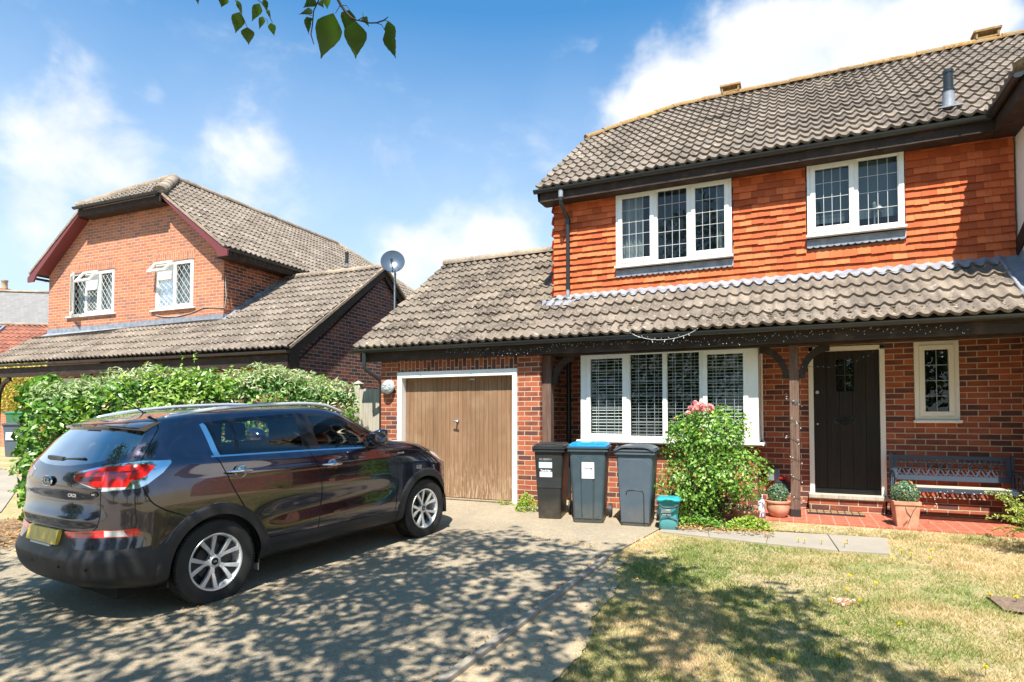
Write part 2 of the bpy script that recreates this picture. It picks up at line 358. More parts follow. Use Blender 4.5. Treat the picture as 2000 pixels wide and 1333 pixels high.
mat('bark', (.10, .075, .055), .95, fn=lambda g, p, nt: (col(nt, p, g.mix(g.rng(g.noise(obj(g), 14, 5), .4, .6, 0, 1), (.09, .065, .05), (.22, .18, .14))), bump(g, p, g.noise(obj(g), 20, 5), .02)))
mat('twig', (.045, .03, .02), .8)

mat('dish_grey', (.075, .10, .135), .25, .3)

# ------------------------------------------------------------------ scene-building helpers
COL = sc.collection; OFF = {}
def tag(o, label=None, cat=None, group=None, kind=None):
    if label: o['label'] = label
    if cat: o['category'] = cat
    if group: o['group'] = group
    if kind: o['kind'] = kind
    return o
def thing(name, label, cat, loc=(0, 0, 0), rot=(0, 0, 0), group=None, local=False):
    o = bpy.data.objects.new(name, None); COL.objects.link(o); o.empty_display_size = .1
    o.location = loc; o.rotation_euler = rot
    OFF[o.name] = Vector((0, 0, 0)) if local else Vector(loc)     # local=True: meshes are written in the thing's own frame
    return tag(o, label, cat, group)
def copy_tree(o, parent=None):
    c = o.copy(); COL.objects.link(c); c.parent = parent
    OFF[c.name] = OFF.get(o.name, Vector((0, 0, 0)))
    for ch in list(o.children): copy_tree(ch, c)
    return c
def boxuv(me, swap=False):
    uvl = me.uv_layers.new(name='UVMap'); n = len(me.loops)
    co = np.empty(len(me.vertices) * 3); me.vertices.foreach_get('co', co); co = co.reshape(-1, 3)
    vi = np.empty(n, int); me.loops.foreach_get('vertex_index', vi)
    nm = np.empty(len(me.polygons) * 3); me.polygons.foreach_get('normal', nm); nm = np.abs(nm.reshape(-1, 3))
    lt = np.empty(len(me.polygons), int); me.polygons.foreach_get('loop_total', lt)
    ax = np.repeat(nm.argmax(1), lt); c = co[vi]
    u = np.where((ax == 0), c[:, 1], c[:, 0]); v = np.where(ax == 2, c[:, 1], c[:, 2])
    u = u + np.where(ax == 0, .11, 0)
    if swap: u, v = v, u
    uvl.data.foreach_set('uv', np.stack([u, v], 1).ravel())
class MB:
    def __init__(s): s.v = []; s.f = []; s.t = []
    def add(s, vs, fs, tint=None):
        b = len(s.v); s.v += [tuple(x) for x in vs]; s.f += [tuple(i + b for i in f) for f in fs]
        s.t += [random.random() if tint is None else tint] * len(vs); return s
    def box(s, x0, x1, y0, y1, z0, z1, tint=None):
        return s.add([(x0, y0, z0), (x1, y0, z0), (x1, y1, z0), (x0, y1, z0), (x0, y0, z1), (x1, y0, z1), (x1, y1, z1), (x0, y1, z1)],
                     [(0, 3, 2, 1), (4, 5, 6, 7), (0, 1, 5, 4), (1, 2, 6, 5), (2, 3, 7, 6), (3, 0, 4, 7)], tint)
    def bar(s, a, b, w, h, up=(0, 0, 1)):                             # rectangular bar from a to b
        a = Vector(a); b = Vector(b); d = (b - a).normalized(); u = Vector(up); x = d.cross(u)
        if x.length < 1e-4: x = d.cross(Vector((1, 0, 0)))
        x.normalize(); u = x.cross(d).normalized(); vs = []
        for p in (a, b):
            for i, j in ((-1, -1), (1, -1), (1, 1), (-1, 1)): vs.append(p + x * w / 2 * i + u * h / 2 * j)
        return s.add(vs, [(0, 1, 2, 3), (7, 6, 5, 4), (0, 4, 5, 1), (1, 5, 6, 2), (2, 6, 7, 3), (3, 7, 4, 0)])
    def tube(s, pts, r, n=10, cap=True, tint=None):
        pts = [Vector(p) for p in pts]; rr = r if isinstance(r, (list, tuple)) else [r] * len(pts); vs = []; fs = []
        pu = None
        for i, p in enumerate(pts):
            d = (pts[min(i + 1, len(pts) - 1)] - pts[max(i - 1, 0)]).normalized()
            u = pu if pu is not None else (Vector((0, 0, 1)) if abs(d.z) < .9 else Vector((1, 0, 0)))
            x = d.cross(u).normalized(); u = x.cross(d).normalized(); pu = u
            for k in range(n):
                a = 2 * math.pi * k / n; vs.append(p + (x * math.cos(a) + u * math.sin(a)) * rr[i])
        for i in range(len(pts) - 1):
            for k in range(n):
                a = i * n + k; b = i * n + (k + 1) % n; fs.append((a, b, b + n, a + n))
        if cap: fs.append(tuple(range(n - 1, -1, -1))); fs.append(tuple((len(pts) - 1) * n + k for k in range(n)))
        return s.add(vs, fs, tint)
    def lathe(s, prof, c=(0, 0, 0), n=32, axis='Z', closed=False):      # prof: (radius, height)
        vs = []; fs = []
        for r, h in prof:
            for k in range(n):
                a = 2 * math.pi * k / n; x, y = r * math.cos(a), r * math.sin(a)
                vs.append((c[0] + x, c[1] + y, c[2] + h) if axis == 'Z' else (c[0] + h, c[1] + x, c[2] + y) if axis == 'X' else (c[0] + x, c[1] + h, c[2] + y))
        for i in range(len(prof) - 1):
            for k in range(n):
                a = i * n + k; b = i * n + (k + 1) % n; fs.append((a, b, b + n, a + n))
        if closed: fs.append(tuple(range(n))); fs.append(tuple((len(prof) - 1) * n + k for k in range(n)))
        return s.add(vs, fs)
    def prism(s, poly, a0, a1, axis='Y'):                              # outline in the two other axes, extruded a0..a1
        n = len(poly); P = lambda p, a: (p[0], a, p[1]) if axis == 'Y' else (a, p[0], p[1]) if axis == 'X' else (p[0], p[1], a)
        return s.add([P(p, a0) for p in poly] + [P(p, a1) for p in poly],
                     [tuple(range(n)), tuple(range(2 * n - 1, n - 1, -1))] + [(i, i + n, (i + 1) % n + n, (i + 1) % n) for i in range(n)])
    def wall(s, y, x0, x1, z0, z1, holes=(), depth=.1, axis='Y', flip=False):   # wall face with openings and reveals
        xs = sorted({x0, x1, *[h[0] for h in holes], *[h[1] for h in holes]}); zs = sorted({z0, z1, *[h[2] for h in holes], *[h[3] for h in holes]})
        P = (lambda x, yy, z: (x, yy, z)) if axis == 'Y' else (lambda x, yy, z: (yy, x, z))
        for a, b in zip(xs, xs[1:]):
            for c, d in zip(zs, zs[1:]):
                if any(h[0] <= (a + b) / 2 <= h[1] and h[2] <= (c + d) / 2 <= h[3] for h in holes): continue
                s.add([P(a, y, c), P(b, y, c), P(b, y, d), P(a, y, d)], [(0, 1, 2, 3)])
        for h in holes:
            a, b, c, d = h; s.add([P(a, y, c), P(b, y, c), P(b, y, d), P(a, y, d), P(a, y + depth, c), P(b, y + depth, c), P(b, y + depth, d), P(a, y + depth, d)],
                                  [(0, 4, 5, 1), (1, 5, 6, 2), (2, 6, 7, 3), (3, 7, 4, 0)])
        return s
    def build(s, name, m, parent=None, smooth=False, bevel=0, swap=False, origin=None, normals=True):
        root = parent
        while root is not None and root.name not in OFF: root = root.parent
        off = OFF[root.name] if root is not None else (Vector(origin) if origin else Vector((0, 0, 0)))
        me = bpy.data.meshes.new(name)
        me.from_pydata([(a - off.x, b - off.y, c - off.z) for a, b, c in s.v], [], s.f); me.update()
        if normals:
            bm = bmesh.new(); bm.from_mesh(me); bmesh.ops.recalc_face_normals(bm, faces=bm.faces)
            if bevel: bmesh.ops.bevel(bm, geom=[e for e in bm.edges if e.is_manifold and e.calc_face_angle(0) > .7], offset=bevel, segments=2, affect='EDGES', profile=.6)
            bm.to_mesh(me); bm.free()
        if not bevel:
            at = me.attributes.new('tint', 'FLOAT', 'POINT'); at.data.foreach_set('value', s.t)
        boxuv(me, swap); me.materials.append(MATS[m])
        if smooth:
            me.shade_smooth()
            if smooth is not True: me.set_sharp_from_angle(angle=R(smooth))
        o = bpy.data.objects.new(name, me); COL.objects.link(o)
        if parent is not None: o.parent = parent
        else: o.location = off
        return o
def npmesh(name, V, F, T, m, parent=None, off=(0, 0, 0), smooth=False, tri=3):
    me = bpy.data.meshes.new(name); V = np.asarray(V, np.float32) - np.asarray(off, np.float32); F = np.asarray(F, np.int32)
    me.vertices.add(len(V)); me.vertices.foreach_set('co', V.ravel())
    me.loops.add(F.size); me.loops.foreach_set('vertex_index', F.ravel())
    me.polygons.add(len(F)); k = F.shape[1]
    me.polygons.foreach_set('loop_start', np.arange(len(F), dtype=np.int32) * k); me.polygons.foreach_set('loop_total', np.full(len(F), k, np.int32))
    me.update(calc_edges=True); me.validate()
    at = me.attributes.new('tint', 'FLOAT', 'POINT'); at.data.foreach_set('value', np.asarray(T, np.float32))
    me.materials.append(MATS[m])
    if smooth: me.shade_smooth()
    o = bpy.data.objects.new(name, me); COL.objects.link(o)
    if parent is not None: o.parent = parent
    else: o.location = off
    return o
def text_mesh(name, txt, size, m, parent, loc, rot, depth=.001, align='CENTER', shear=0, bold=0, sx=1):
    cu = bpy.data.curves.new(name, 'FONT'); cu.body = txt; cu.size = size; cu.extrude = depth; cu.align_x = align; cu.align_y = 'CENTER'; cu.shear = shear; cu.offset = bold
    t = bpy.data.objects.new('tmp', cu); COL.objects.link(t); dg = bpy.context.evaluated_depsgraph_get()
    me = bpy.data.meshes.new_from_object(t.evaluated_get(dg)); bpy.data.objects.remove(t)
    M_ = Matrix.Translation(Vector(loc)) @ (rot if isinstance(rot, Matrix) else Matrix.Rotation(rot[2], 4, 'Z') @ Matrix.Rotation(rot[1], 4, 'Y') @ Matrix.Rotation(rot[0], 4, 'X')) @ Matrix.Diagonal((sx, 1, 1, 1))
    root = parent
    while root is not None and root.name not in OFF: root = root.parent
    me.transform(Matrix.Translation(-OFF[root.name]) @ M_); me.materials.clear(); me.materials.append(MATS[m])
    o = bpy.data.objects.new(name, me); COL.objects.link(o); o.parent = parent; return o

def leaves(n, pos, nrm, size, asp=.42, fold=.25, jit=.6, curl=.0):
    """n leaves: pos (n,3), preferred facing nrm (n,3), size (n,). Diamond leaf folded along its midrib: 6 points, 4 triangles."""
    d = rng.normal(size=(n, 3)); nn = nrm + jit * rng.normal(size=(n, 3)); nn /= np.linalg.norm(nn, axis=1)[:, None]
    ax = np.cross(nn, d); ax /= np.linalg.norm(ax, axis=1)[:, None]; sd = np.cross(nn, ax)
    L = size[:, None]; W = L * asp
    b = pos - ax * L * .5; t = pos + ax * L * .5 - nn * L * curl; m = pos + nn * L * curl * .5
    l1 = pos - ax * L * .08 + sd * W * .5 + nn * W * fold; r1 = pos - ax * L * .08 - sd * W * .5 + nn * W * fold
    V = np.stack([b, l1, t, r1, m], 1).reshape(-1, 3); k = np.arange(n)[:, None] * 5
    F = np.concatenate([k + [0, 4, 1], k + [4, 2, 1], k + [0, 3, 4], k + [4, 3, 2]])
    return V, F
def leafmesh(name, pos, nrm, size, m, parent=None, off=(0, 0, 0), tint=None, **k):
    n = len(pos); V, F = leaves(n, np.asarray(pos), np.asarray(nrm), np.asarray(size), **k)
    t = rng.random(n) if tint is None else tint
    return npmesh(name, V, F, np.repeat(t, 5), m, parent, off)
def vnoise(P, f, seed=0):                                              # cheap smooth value noise in [0,1]
    P = np.asarray(P) * f + seed * 17.3; i = np.floor(P).astype(int); u = P - i; u = u * u * (3 - 2 * u)
    def h(a): 
        n = (a[..., 0] * 73856093) ^ (a[..., 1] * 19349663) ^ (a[..., 2] * 83492791); n = (n ^ (n >> 13)) * 1274126177; return ((n ^ (n >> 16)) & 0xffff) / 65535.
    r = 0
    for dx in (0, 1):
        for dy in (0, 1):
            for dz in (0, 1):
                w_ = (u[..., 0] if dx else 1 - u[..., 0]) * (u[..., 1] if dy else 1 - u[..., 1]) * (u[..., 2] if dz else 1 - u[..., 2])
                r = r + w_ * h(i + np.array([dx, dy, dz]))
    return r
def fold_(v): return v

def tiled_roof(P0, U, Vv, L, W, lim=None, gauge=.315, wave=.150, amp=.0195, mb=None, top=None):
    """Rows of interlocking wavy tiles. P0 eave start, U along the eave, Vv up the slope, lim(v)->(u0,u1)."""
    P0 = Vector(P0); U = Vector(U).normalized(); Vv = Vector(Vv).normalized(); N = U.cross(Vv).normalized()
    if N.z < 0: N = -N
    mb = mb or MB(); rows = int(math.ceil(W / gauge)); sub = 8; st = wave / sub
    for k in range(rows):
        v0 = k * gauge; v1 = min(v0 + gauge + .03, W); shift = random.uniform(-.004, .004)
        u00, u10 = lim(v0) if lim else (0, L); u01, u11 = lim(v1) if lim else (0, L)
        lo, hi = min(u00, u01), max(u10, u11); n0 = math.floor(lo / st); n1 = math.ceil(hi / st)
        vs = []; tn = []; rowj = random.uniform(-.004, .004)
        for j in range(n0, n1 + 1):
            u = j * st; ph = (u / wave) % 1.
            hgt = amp * (math.cos(2 * math.pi * ph) + .28 * math.cos(4 * math.pi * ph + .6)); ti = int((u) // (wave * 2)); rd = random.Random(ti * 7919 + k * 104729)
            jit = rd.uniform(-.005, .005) + (.012 if rd.random() < .012 else 0); tint = rd.random()
            for (v, base, a0, a1) in ((v0, .010 + jit, u00, u10), (v0, .047 + jit, u00, u10), (v0 + .5 * (v1 - v0), .031 + jit, (u00 + u01) / 2, (u10 + u11) / 2), (v1, .010, u01, u11)):
                uu = min(max(u, a0), a1); dv = -abs(shift) + (rowj if v == v0 else 0)
                vs.append(P0 + U * uu + Vv * (v + (dv if v == v0 else 0)) + N * (base + hgt)); tn.append(tint)
        m = len(vs) // 4; b = len(mb.v); mb.v += [tuple(x) for x in vs]; mb.t += tn
        for j in range(m - 1):
            for q in range(3): mb.f.append((b + j * 4 + q, b + j * 4 + 4 + q, b + j * 4 + 5 + q, b + j * 4 + 1 + q))
    return mb

# ------------------------------------------------------------------ ground and hard surfaces
def gz(y): return -.035 * max(0., 8.5 - y)                            # the plot falls gently toward the street
def sheet(name, poly, m, dz, step=None, label=None):
    """flat sheet following the fall of the plot, split along y=8.5"""
    mb = MB()
    for half in (0, 1):
        bm = bmesh.new(); f = bm.faces.new([bm.verts.new((x, y, 0)) for x, y in poly])
        g_ = bm.verts[:] + bm.edges[:] + bm.faces[:]
        bmesh.ops.bisect_plane(bm, geom=g_, plane_co=(0, 8.5, 0), plane_no=(0, 1 if half else -1, 0), clear_inner=True)
        bm.verts.ensure_lookup_table()
        if bm.faces:
            bm.verts.index_update(); mb.add([(v.co.x, v.co.y, gz(v.co.y) + dz) for v in bm.verts], [tuple(v.index for v in fc.verts) for fc in bm.faces])
        bm.free()
    o = mb.build(name, m); return tag(o, label, None, None, 'structure')
sheet('ground', [(-900, -700), (900, -700), (900, 900), (-900, 900)], 'turf', -.012)
DX = lambda y: -1.86 + (y - 3.2) * .048                               # right edge of the drive
sheet('driveway', [(-9.4, -12), (-2.5, -12), (-2.02, 1.0), (DX(3.2), 3.2), (DX(6.2), 6.2), (-1.53, 7.35), (-1.45, 7.9), (-1.25, 8.0), (-1.25, 8.75), (-6.45, 8.75), (-7.3, 7.6), (-8.3, 4.7), (-9.2, 3.6)], 'drive', 0)
sheet('soil_bed', [(-9.3, 3.0), (-8.55, 3.55), (-8.2, 4.3), (-7.25, 7.6), (-6.45, 8.8), (-7.6, 9.6), (-9.3, 6.0), (-10.6, 4.4), (-9.9, 3.5)], 'soil', .008)
sheet('road', [(-10.2, -12), (-9.35, -12), (-9.35, 3.2), (-9.9, 3.9), (-11.0, 5.2), (-15.2, 7.6), (-40, 16), (-40, 6)], 'paving', .004)
sheet('sand_strip', [(-1.95, 1.0), (-1.15, .6)] + [(-1.18 - .34 * ((y - 2.) / 4.) ** 1.6 + random.uniform(-.018, .018) + .03 * math.sin(y * 5.3), y) for y in [2. + .05 * i for i in range(81)]] + [ (DX(6.0) + .05, 6.0), (DX(3.2) + .05, 3.2)], 'sandy', .004)
sheet('planting_bed', [(-1.28, 7.52), (-.25, 7.98), (-.45, 8.8), (-1.25, 8.8)], 'soil', .01)
# concrete edging between drive and lawn
for a_, b_ in ((-1.2, .3), (.3, 1.6), (1.6, 2.5), (2.5, 3.4), (3.42, 4.3), (4.32, 5.2), (5.22, 5.95)):
    mb = MB(); mb.bar((DX(max(a_, 1)) + .02, a_ + .01, gz(a_) + .012), (DX(max(b_, 1)) + .02, b_, gz(b_) + .012), .06, .055)
    tag(mb.build('kerb', 'paving', None, bevel=.008, origin=(DX(a_), a_, 0)), None, None, None, 'structure')
# paving slabs of the path
slabs = [[(-1.47, 7.40), (-.89, 7.33), (-.94, 7.66), (-1.46, 7.55)], [(-.88, 7.33), (-.275, 7.23), (-.265, 7.84), (-.93, 7.66)], [(-.267, 7.23), (.417, 7.17), (.352, 7.93), (-.257, 7.84)], [(.427, 7.17), (.88, 7.22), (.95, 7.96), (.36, 7.93)]]
for s_ in slabs:
    mb = MB(); n_ = 4; zt = [gz(y) + .010 for x, y in s_]
    mb.add([(x, y, z) for (x, y), z in zip(s_, zt)] + [(x, y, z - .06) for (x, y), z in zip(s_, zt)], [(0, 1, 2, 3)] + [(i, i + 4, (i + 1) % 4 + 4, (i + 1) % 4) for i in range(4)])
    tag(mb.build('path_slab', 'paving', bevel=.006, origin=(s_[0][0], s_[0][1], 0)), None, None, None, 'structure')
mb = MB(); mb.box(-.42, 2.56, 8.27, 9.42, -.1, .062)
mb2 = MB(); mb2.add([(-.44, 8.268, .040), (2.56, 8.268, .040), (2.56, 8.05, -.02), (-.30, 7.98, -.02)], [(0, 1, 2, 3)]); tag(mb2.build('turf_edge', 'turf', origin=(0, 8, 0)), None, None, None, 'structure')
tag(mb.build('porch_floor', 'quarry_tile', origin=(0, 8.38, 0), bevel=.004), None, None, None, 'structure')

# ------------------------------------------------------------------ windows
def window(parent, y, x0, x1, z0, z1, lights, dirn=1, lead=(4, 6), style='rect', m='upvc', blinds=False, sill=(.03, .05), bars='lead_line', back=.55, depth=.07, frame=.055, name='window', curtains=False, glass='window_glass', lining=True, room='interior_dark'):
    """lights: (x0,x1,z0,z1,is_sash) for each glazed light; the wall faces -y"""
    mb = MB(); fr = frame
    # frame = bars round every light (grid minus lights)
    xs = sorted({x0, x1, *[l[0] for l in lights], *[l[1] for l in lights]}); zs = sorted({z0, z1, *[l[2] for l in lights], *[l[3] for l in lights]})
    for a, b in zip(xs, xs[1:]):
        for c, d in zip(zs, zs[1:]):
            if any(l[0] - 1e-6 <= a and b <= l[1] + 1e-6 and l[2] - 1e-6 <= c and d <= l[3] + 1e-6 for l in lights): continue
            mb.box(a, b, y, y + depth, c, d, .5)
    wn = mb.build(name, m, parent)
    for i, (a, b, c, d, sash) in enumerate(lights):
        t = .045 if sash else .012; yy = y - .018 if sash else y + .012
        ov = .014 if sash else 0
        mb = MB(); A, B, C_, D = a - ov, b + ov, c - ov, d + ov
        mb.box(A, B, yy, yy + .05, D - t - ov, D); mb.box(A, B, yy, yy + .05, C_, C_ + t + ov); mb.box(A, A + t + ov, yy, yy + .05, C_ + t + ov, D - t - ov); mb.box(B - t - ov, B, yy, yy + .05, C_ + t + ov, D - t - ov)
        mb.build('sash' if sash else 'bead', m, wn, bevel=.004)
        ga, gb, gc, gd = a + t, b - t, c + t, d - t; gy = yy + .03
        mb = MB(); mb.add([(ga, gy, gc), (gb, gy, gc), (gb, gy, gd), (ga, gy, gd)], [(0, 1, 2, 3)]); mb.build('pane', glass, wn)
        mb = MB(); cc, rr = lead; by = gy - .004
        if style == 'rect':
            for k in range(1, cc): xx = ga + (gb - ga) * k / cc; mb.box(xx - .0033, xx + .0033, by - .003, by + .003, gc, gd)
            for k in range(1, rr): zz = gc + (gd - gc) * k / rr; mb.box(ga, gb, by - .0035, by + .0035, zz - .0033, zz + .0033)
        else:
            W_ = gb - ga; H_ = gd - gc; st = W_ / cc; sl_ = (H_ / rr) / st                      # diamonds
            for s_ in (1, -1):
                for k in range(-rr * 2, cc * 2 + rr * 2):
                    u0 = ga + k * st; pts = []
                    # x = u0 + s*(z-gc)/sl
                    za, zb = gc, gd; xa = u0; xb = u0 + s_ * (zb - gc) / sl_
                    tt = [0., 1.]
                    if xa == xb: continue
                    t0 = (ga - xa) / (xb - xa); t1 = (gb - xa) / (xb - xa); lo, hi = max(0, min(t0, t1)), min(1, max(t0, t1))
                    if hi - lo < .01: continue
                    p = lambda t: (xa + (xb - xa) * t, by - .001 * s_, za + (zb - za) * t)
                    mb.bar(p(lo), p(hi), .0042, .006, up=(0, 1, 0))
        mb.build('glazing_bars', bars, wn)
        if blinds:
            mb = MB(); zz = gc + .02
            while zz < gd - .02: mb.add([(ga + .004, gy + .05, zz), (gb - .004, gy + .05, zz), (gb - .004, gy + .052, zz + .0075), (ga + .004, gy + .052, zz + .0075)], [(0, 1, 2, 3)]); zz += .046
            for xx in (ga + (gb - ga) * .15, ga + (gb - ga) * .85): mb.box(xx - .002, xx + .002, gy + .047, gy + .05, gc, gd)
            mb.build('blind', 'blind_white', wn)
    if curtains:
        mb = MB()
        for cx0, cx1 in curtains:
            n_ = 14
            for k in range(n_):
                xa = cx0 + (cx1 - cx0) * k / n_; xb = cx0 + (cx1 - cx0) * (k + 1) / n_; ya = y + .16 + .02 * math.sin(k * 2.1); yb = y + .16 + .02 * math.sin((k + 1) * 2.1)
                mb.add([(xa, ya, z0 + .05), (xb, yb, z0 + .05), (xb, yb, z1 - .03), (xa, ya, z1 - .03)], [(0, 1, 2, 3)])
        mb.build('curtain', 'curtain', wn)
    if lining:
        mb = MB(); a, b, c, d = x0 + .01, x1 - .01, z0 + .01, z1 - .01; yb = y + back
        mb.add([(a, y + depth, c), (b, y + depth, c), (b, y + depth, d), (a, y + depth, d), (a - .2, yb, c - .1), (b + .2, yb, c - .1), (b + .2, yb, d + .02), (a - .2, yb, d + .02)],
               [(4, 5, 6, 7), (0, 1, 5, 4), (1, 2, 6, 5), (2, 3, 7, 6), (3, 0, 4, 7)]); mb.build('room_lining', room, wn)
    if sill: mb = MB(); mb.box(x0 - sill[0], x1 + sill[0], y - sill[1], y + .03, z0 - .035, z0 - .002); mb.build('sill', m, wn, bevel=.006)
    return wn
def gutter(parent, p, q, r=.056, clips=.9, name='gutter'):
    mb = MB(); p = Vector(p); q = Vector(q); d = (q - p).normalized(); sd = d.cross(Vector((0, 0, 1))); n = 12
    def half(rad, base):
        out = []
        for k in range(n + 1): a = math.pi * k / n; out.append(base + sd * math.cos(a) * rad - Vector((0, 0, 1)) * math.sin(a) * rad)
        return out
    for rad, a, b in [(r, p, q)]:
        vs = half(rad, a) + half(rad, b) + half(rad - .004, a) + half(rad - .004, b); m = n + 1
        fs = [(i, i + 1, m + i + 1, m + i) for i in range(n)] + [(2 * m + i, 3 * m + i, 3 * m + i + 1, 2 * m + i + 1) for i in range(n)] + [(0, m, 3 * m, 2 * m), (n, 2 * m + n, 3 * m + n, m + n)]
        fs += [tuple(range(n, -1, -1)), tuple(range(m, 2 * m))]
        mb.add(vs, fs)
    L_ = (q - p).length; k = clips * .4
    while k < L_:
        c = p + d * k
        for e in (-.012,):
            vs = half(r + .006, c + d * e) + half(r + .006, c + d * (e + .028)); m = n + 1
            mb.add(vs, [(i, i + 1, m + i + 1, m + i) for i in range(n)])
        k += clips
    return mb.build(name, 'black_plastic', parent, smooth=40)
def ridge(parent, p, q, r=.115, m='ridge_tile', name='ridge', seg=.42):
    p = Vector(p); q = Vector(q); L_ = (q - p).length; d = (q - p) / L_; sd = d.cross(Vector((0, 0, 1))).normalized(); up = sd.cross(d); mb = MB(); k = 0; n = 10
    while k < L_ - .02:
        a, b = k, min(k + seg, L_); j = random.uniform(-.006, .006); vs = []
        for t, rr in ((a, r + .008), (b + .015, r - .004)):
            for i in range(n + 1): an = -.25 + (math.pi + .5) * i / n; vs.append(p + d * t + sd * math.cos(an) * rr + up * (math.sin(an) * rr * .85 + j))
        m_ = n + 1; mb.add(vs, [(i, i + 1, m_ + i + 1, m_ + i) for i in range(n)] + [tuple(range(n, -1, -1)), tuple(range(m_, 2 * m_))]); k += seg
    return mb.build(name, m, parent, smooth=50)

# ------------------------------------------------------------------ the house with the orange tile-hung front
house = thing('brick_house', 'brick house with orange hung tiles upstairs, long dark porch beam and wooden garage door', 'house', (0, 8.5, 0))
YW, YD = 8.516, 9.425; SL = math.atan(.70); CS, SN = math.cos(SL), math.sin(SL)
mb = MB()
mb.wall(YW, -6.40, -3.458, 0, 2.42, [(-6.047, -3.834, 0, 2.086)], .13)
mb.wall(-3.458, YW, YD, 0, 2.5, axis='X')
mb.wall(YD, -3.458, 3.2, 0, 3.25, [(.216, 1.133, 0, 2.307), (1.462, 1.944, 1.273, 2.319), (-2.82, -.46, .95, 2.34)], .10)
mb.build('brick_wall', 'brick', house)
mb = MB(); mb.wall(-6.40, YW, 14., 0, 2.5, axis='X'); mb.add([(-6.40, YW, 2.5), (-6.40, 14.1, 2.5), (-6.40, 11.3, 4.5)], [(0, 1, 2)])
mb.wall(-3.52, 9.43, 17.0, 2.4, 4.95, axis='X'); mb.add([(-3.52, 9.43, 4.95), (-3.52, 17., 4.95), (-3.52, 14.35, 7.0), (-3.52, 11.77, 7.0)], [(0, 1, 2, 3)])
mb.wall(17.0, -3.52, 8, 0, 5); mb.wall(14., -6.4, -3.5, 0, 2.5); mb.build('side_wall', 'brick', house)
mb = MB(); mb.box(-2.86, -.43, 8.80, 9.42, 0, .94); mb.build('bay_plinth', 'brick', house)
mb = MB(); mb.box(-6.047, -3.834, YW - .003, YW + .1, 2.088, 2.29); mb.build('soldier_course', 'brick', house, swap=True)
mb = MB(); mb.wall(9.43, -3.53, 2.56, 3.0, 4.95, [(-2.50, -.76, 3.68, 4.87), (.23, 1.39, 3.83, 4.87)], .12); mb.build('upper_wall', 'brick_dark', house)
# individually hung clay tiles
mb = MB(); zc = 3.235; k = 0
holes = [(-2.505, -.755, 3.53, 4.9), (.215, 1.40, 3.68, 4.9)]
def hung(mb, zrow, k, xa, xb, ypl=9.425, tw=.166, gauge=.099):
    x = xa + (-.083 if k % 2 else 0)
    while x < xb:
        a, b = max(x, xa), min(x + tw - .0025, xb)
        for h in holes:
            if h[2] < zrow + .05 < h[3]:
                if a < h[0] < b: b = h[0]
                if a < h[1] < b: a = h[1]
                if a >= h[0] - 1e-4 and b <= h[1] + 1e-4: a = b
        if b - a > .012:
            j = random.gauss(0, .0045); jy = random.uniform(0, .007); ti = random.random(); zt = zrow + gauge + .035; sg = random.uniform(-.002, .002)
            yb = ypl - .043 - jy; yt = ypl - .008; z0_ = zrow + j
            mb.add([(a, yb, z0_ + sg), (b, yb, z0_ - sg), (b, yt, zt), (a, yt, zt), (a, yb + .013, z0_ + sg), (b, yb + .013, z0_ - sg)],
                   [(0, 1, 2, 3), (4, 5, 1, 0), (0, 3, 4), (1, 5, 2)], ti)
        x += tw
while zc < 4.86: hung(mb, zc, k, -3.565, 2.55); zc += .099; k += 1
zc = 3.235; k = 0
while zc < 4.86:                                                     # returned round the left corner
    for q in range(3):
        a = 9.40 + q * .16 - (.08 if k % 2 else 0); xo = -3.575
        mb.add([(xo - .004, a, zc), (xo - .004, a + .158, zc), (xo + .02, a + .158, zc + .13), (xo + .02, a, zc + .13)], [(0, 1, 2, 3)])
    zc += .099; k += 1
mb.build('hung_tiles', 'hung_tile', house)

# main roof
S2 = math.atan(.72); C2, N2 = math.cos(S2), math.sin(S2); ye, ze = 9.06, 5.045; vr = (13.05 - ye) / C2; vk = (11.77 - ye) / C2
def lim(v):
    y = ye + v * C2
    l = 0 if v < vk else (v - vk) / (vr - vk) * 1.72
    return (l, min(2.30 + (y - 9.06) + 3.74, 10.2))
r_ = tiled_roof((-3.74, ye, ze), (1, 0, 0), (0, C2, N2), 10.2, vr, lim); roof = r_.build('main_roof', 'roof_tile', house, smooth=50, normals=False)
zr = ze + vr * N2; zk = ze + vk * N2
mb = MB(); mb.add([(-3.74, 11.77, zk - .02), (-2.02, 13.05, zr - .01), (-3.74, 14.35, zk - .02)], [(0, 1, 2)]); mb.add([(-2.02, 13.06, zr - .02), (10, 13.06, zr - .02), (10, 17.2, ze - .02), (-3.74, 17.2, ze), (-3.74, 14.35, zk)], [(0, 1, 2, 3, 4)])
mb.add([(-3.73, ye + .02, ze - .012), (6.4, ye + .02, ze - .012), (6.4, 13.04, zr - .03), (-2.0, 13.04, zr - .03), (-3.73, 11.77, zk - .02)], [(0, 1, 2, 3, 4)]); mb.build('roof_underside', 'roof_tile', roof)
ridge(roof, (-2.05, 13.05, zr + .02), (8.5, 13.05, zr + .02), .095); ridge(roof, (-3.76, 11.76, zk + .03), (-2.04, 13.04, zr + .03), .085, name='hip_ridge')
for x_ in (-1.06, 3.2):
    mb = MB(); mb.box(x_ - .17, x_ + .17, 12.96, 13.14, zr + .06, zr + .09); mb.box(x_ - .17, x_ - .14, 12.95, 13.15, zr + .06, zr + .18); mb.box(x_ + .14, x_ + .17, 12.95, 13.15, zr + .06, zr + .18); mb.box(x_ - .20, x_ + .20, 12.93, 13.17, zr + .18, zr + .215)
    mb.build('ridge_vent', 'ridge_tile', roof)
mb = MB(); mb.lathe([(.085, -.10), (.07, .02), (.065, .17), (.066, .18)], (1.91, 9.47, 5.42), 20); mb.box(1.78, 2.04, 9.33, 9.5, 5.33, 5.345)
sp = mb.build('pipe_sleeve', 'lead', roof, smooth=40)
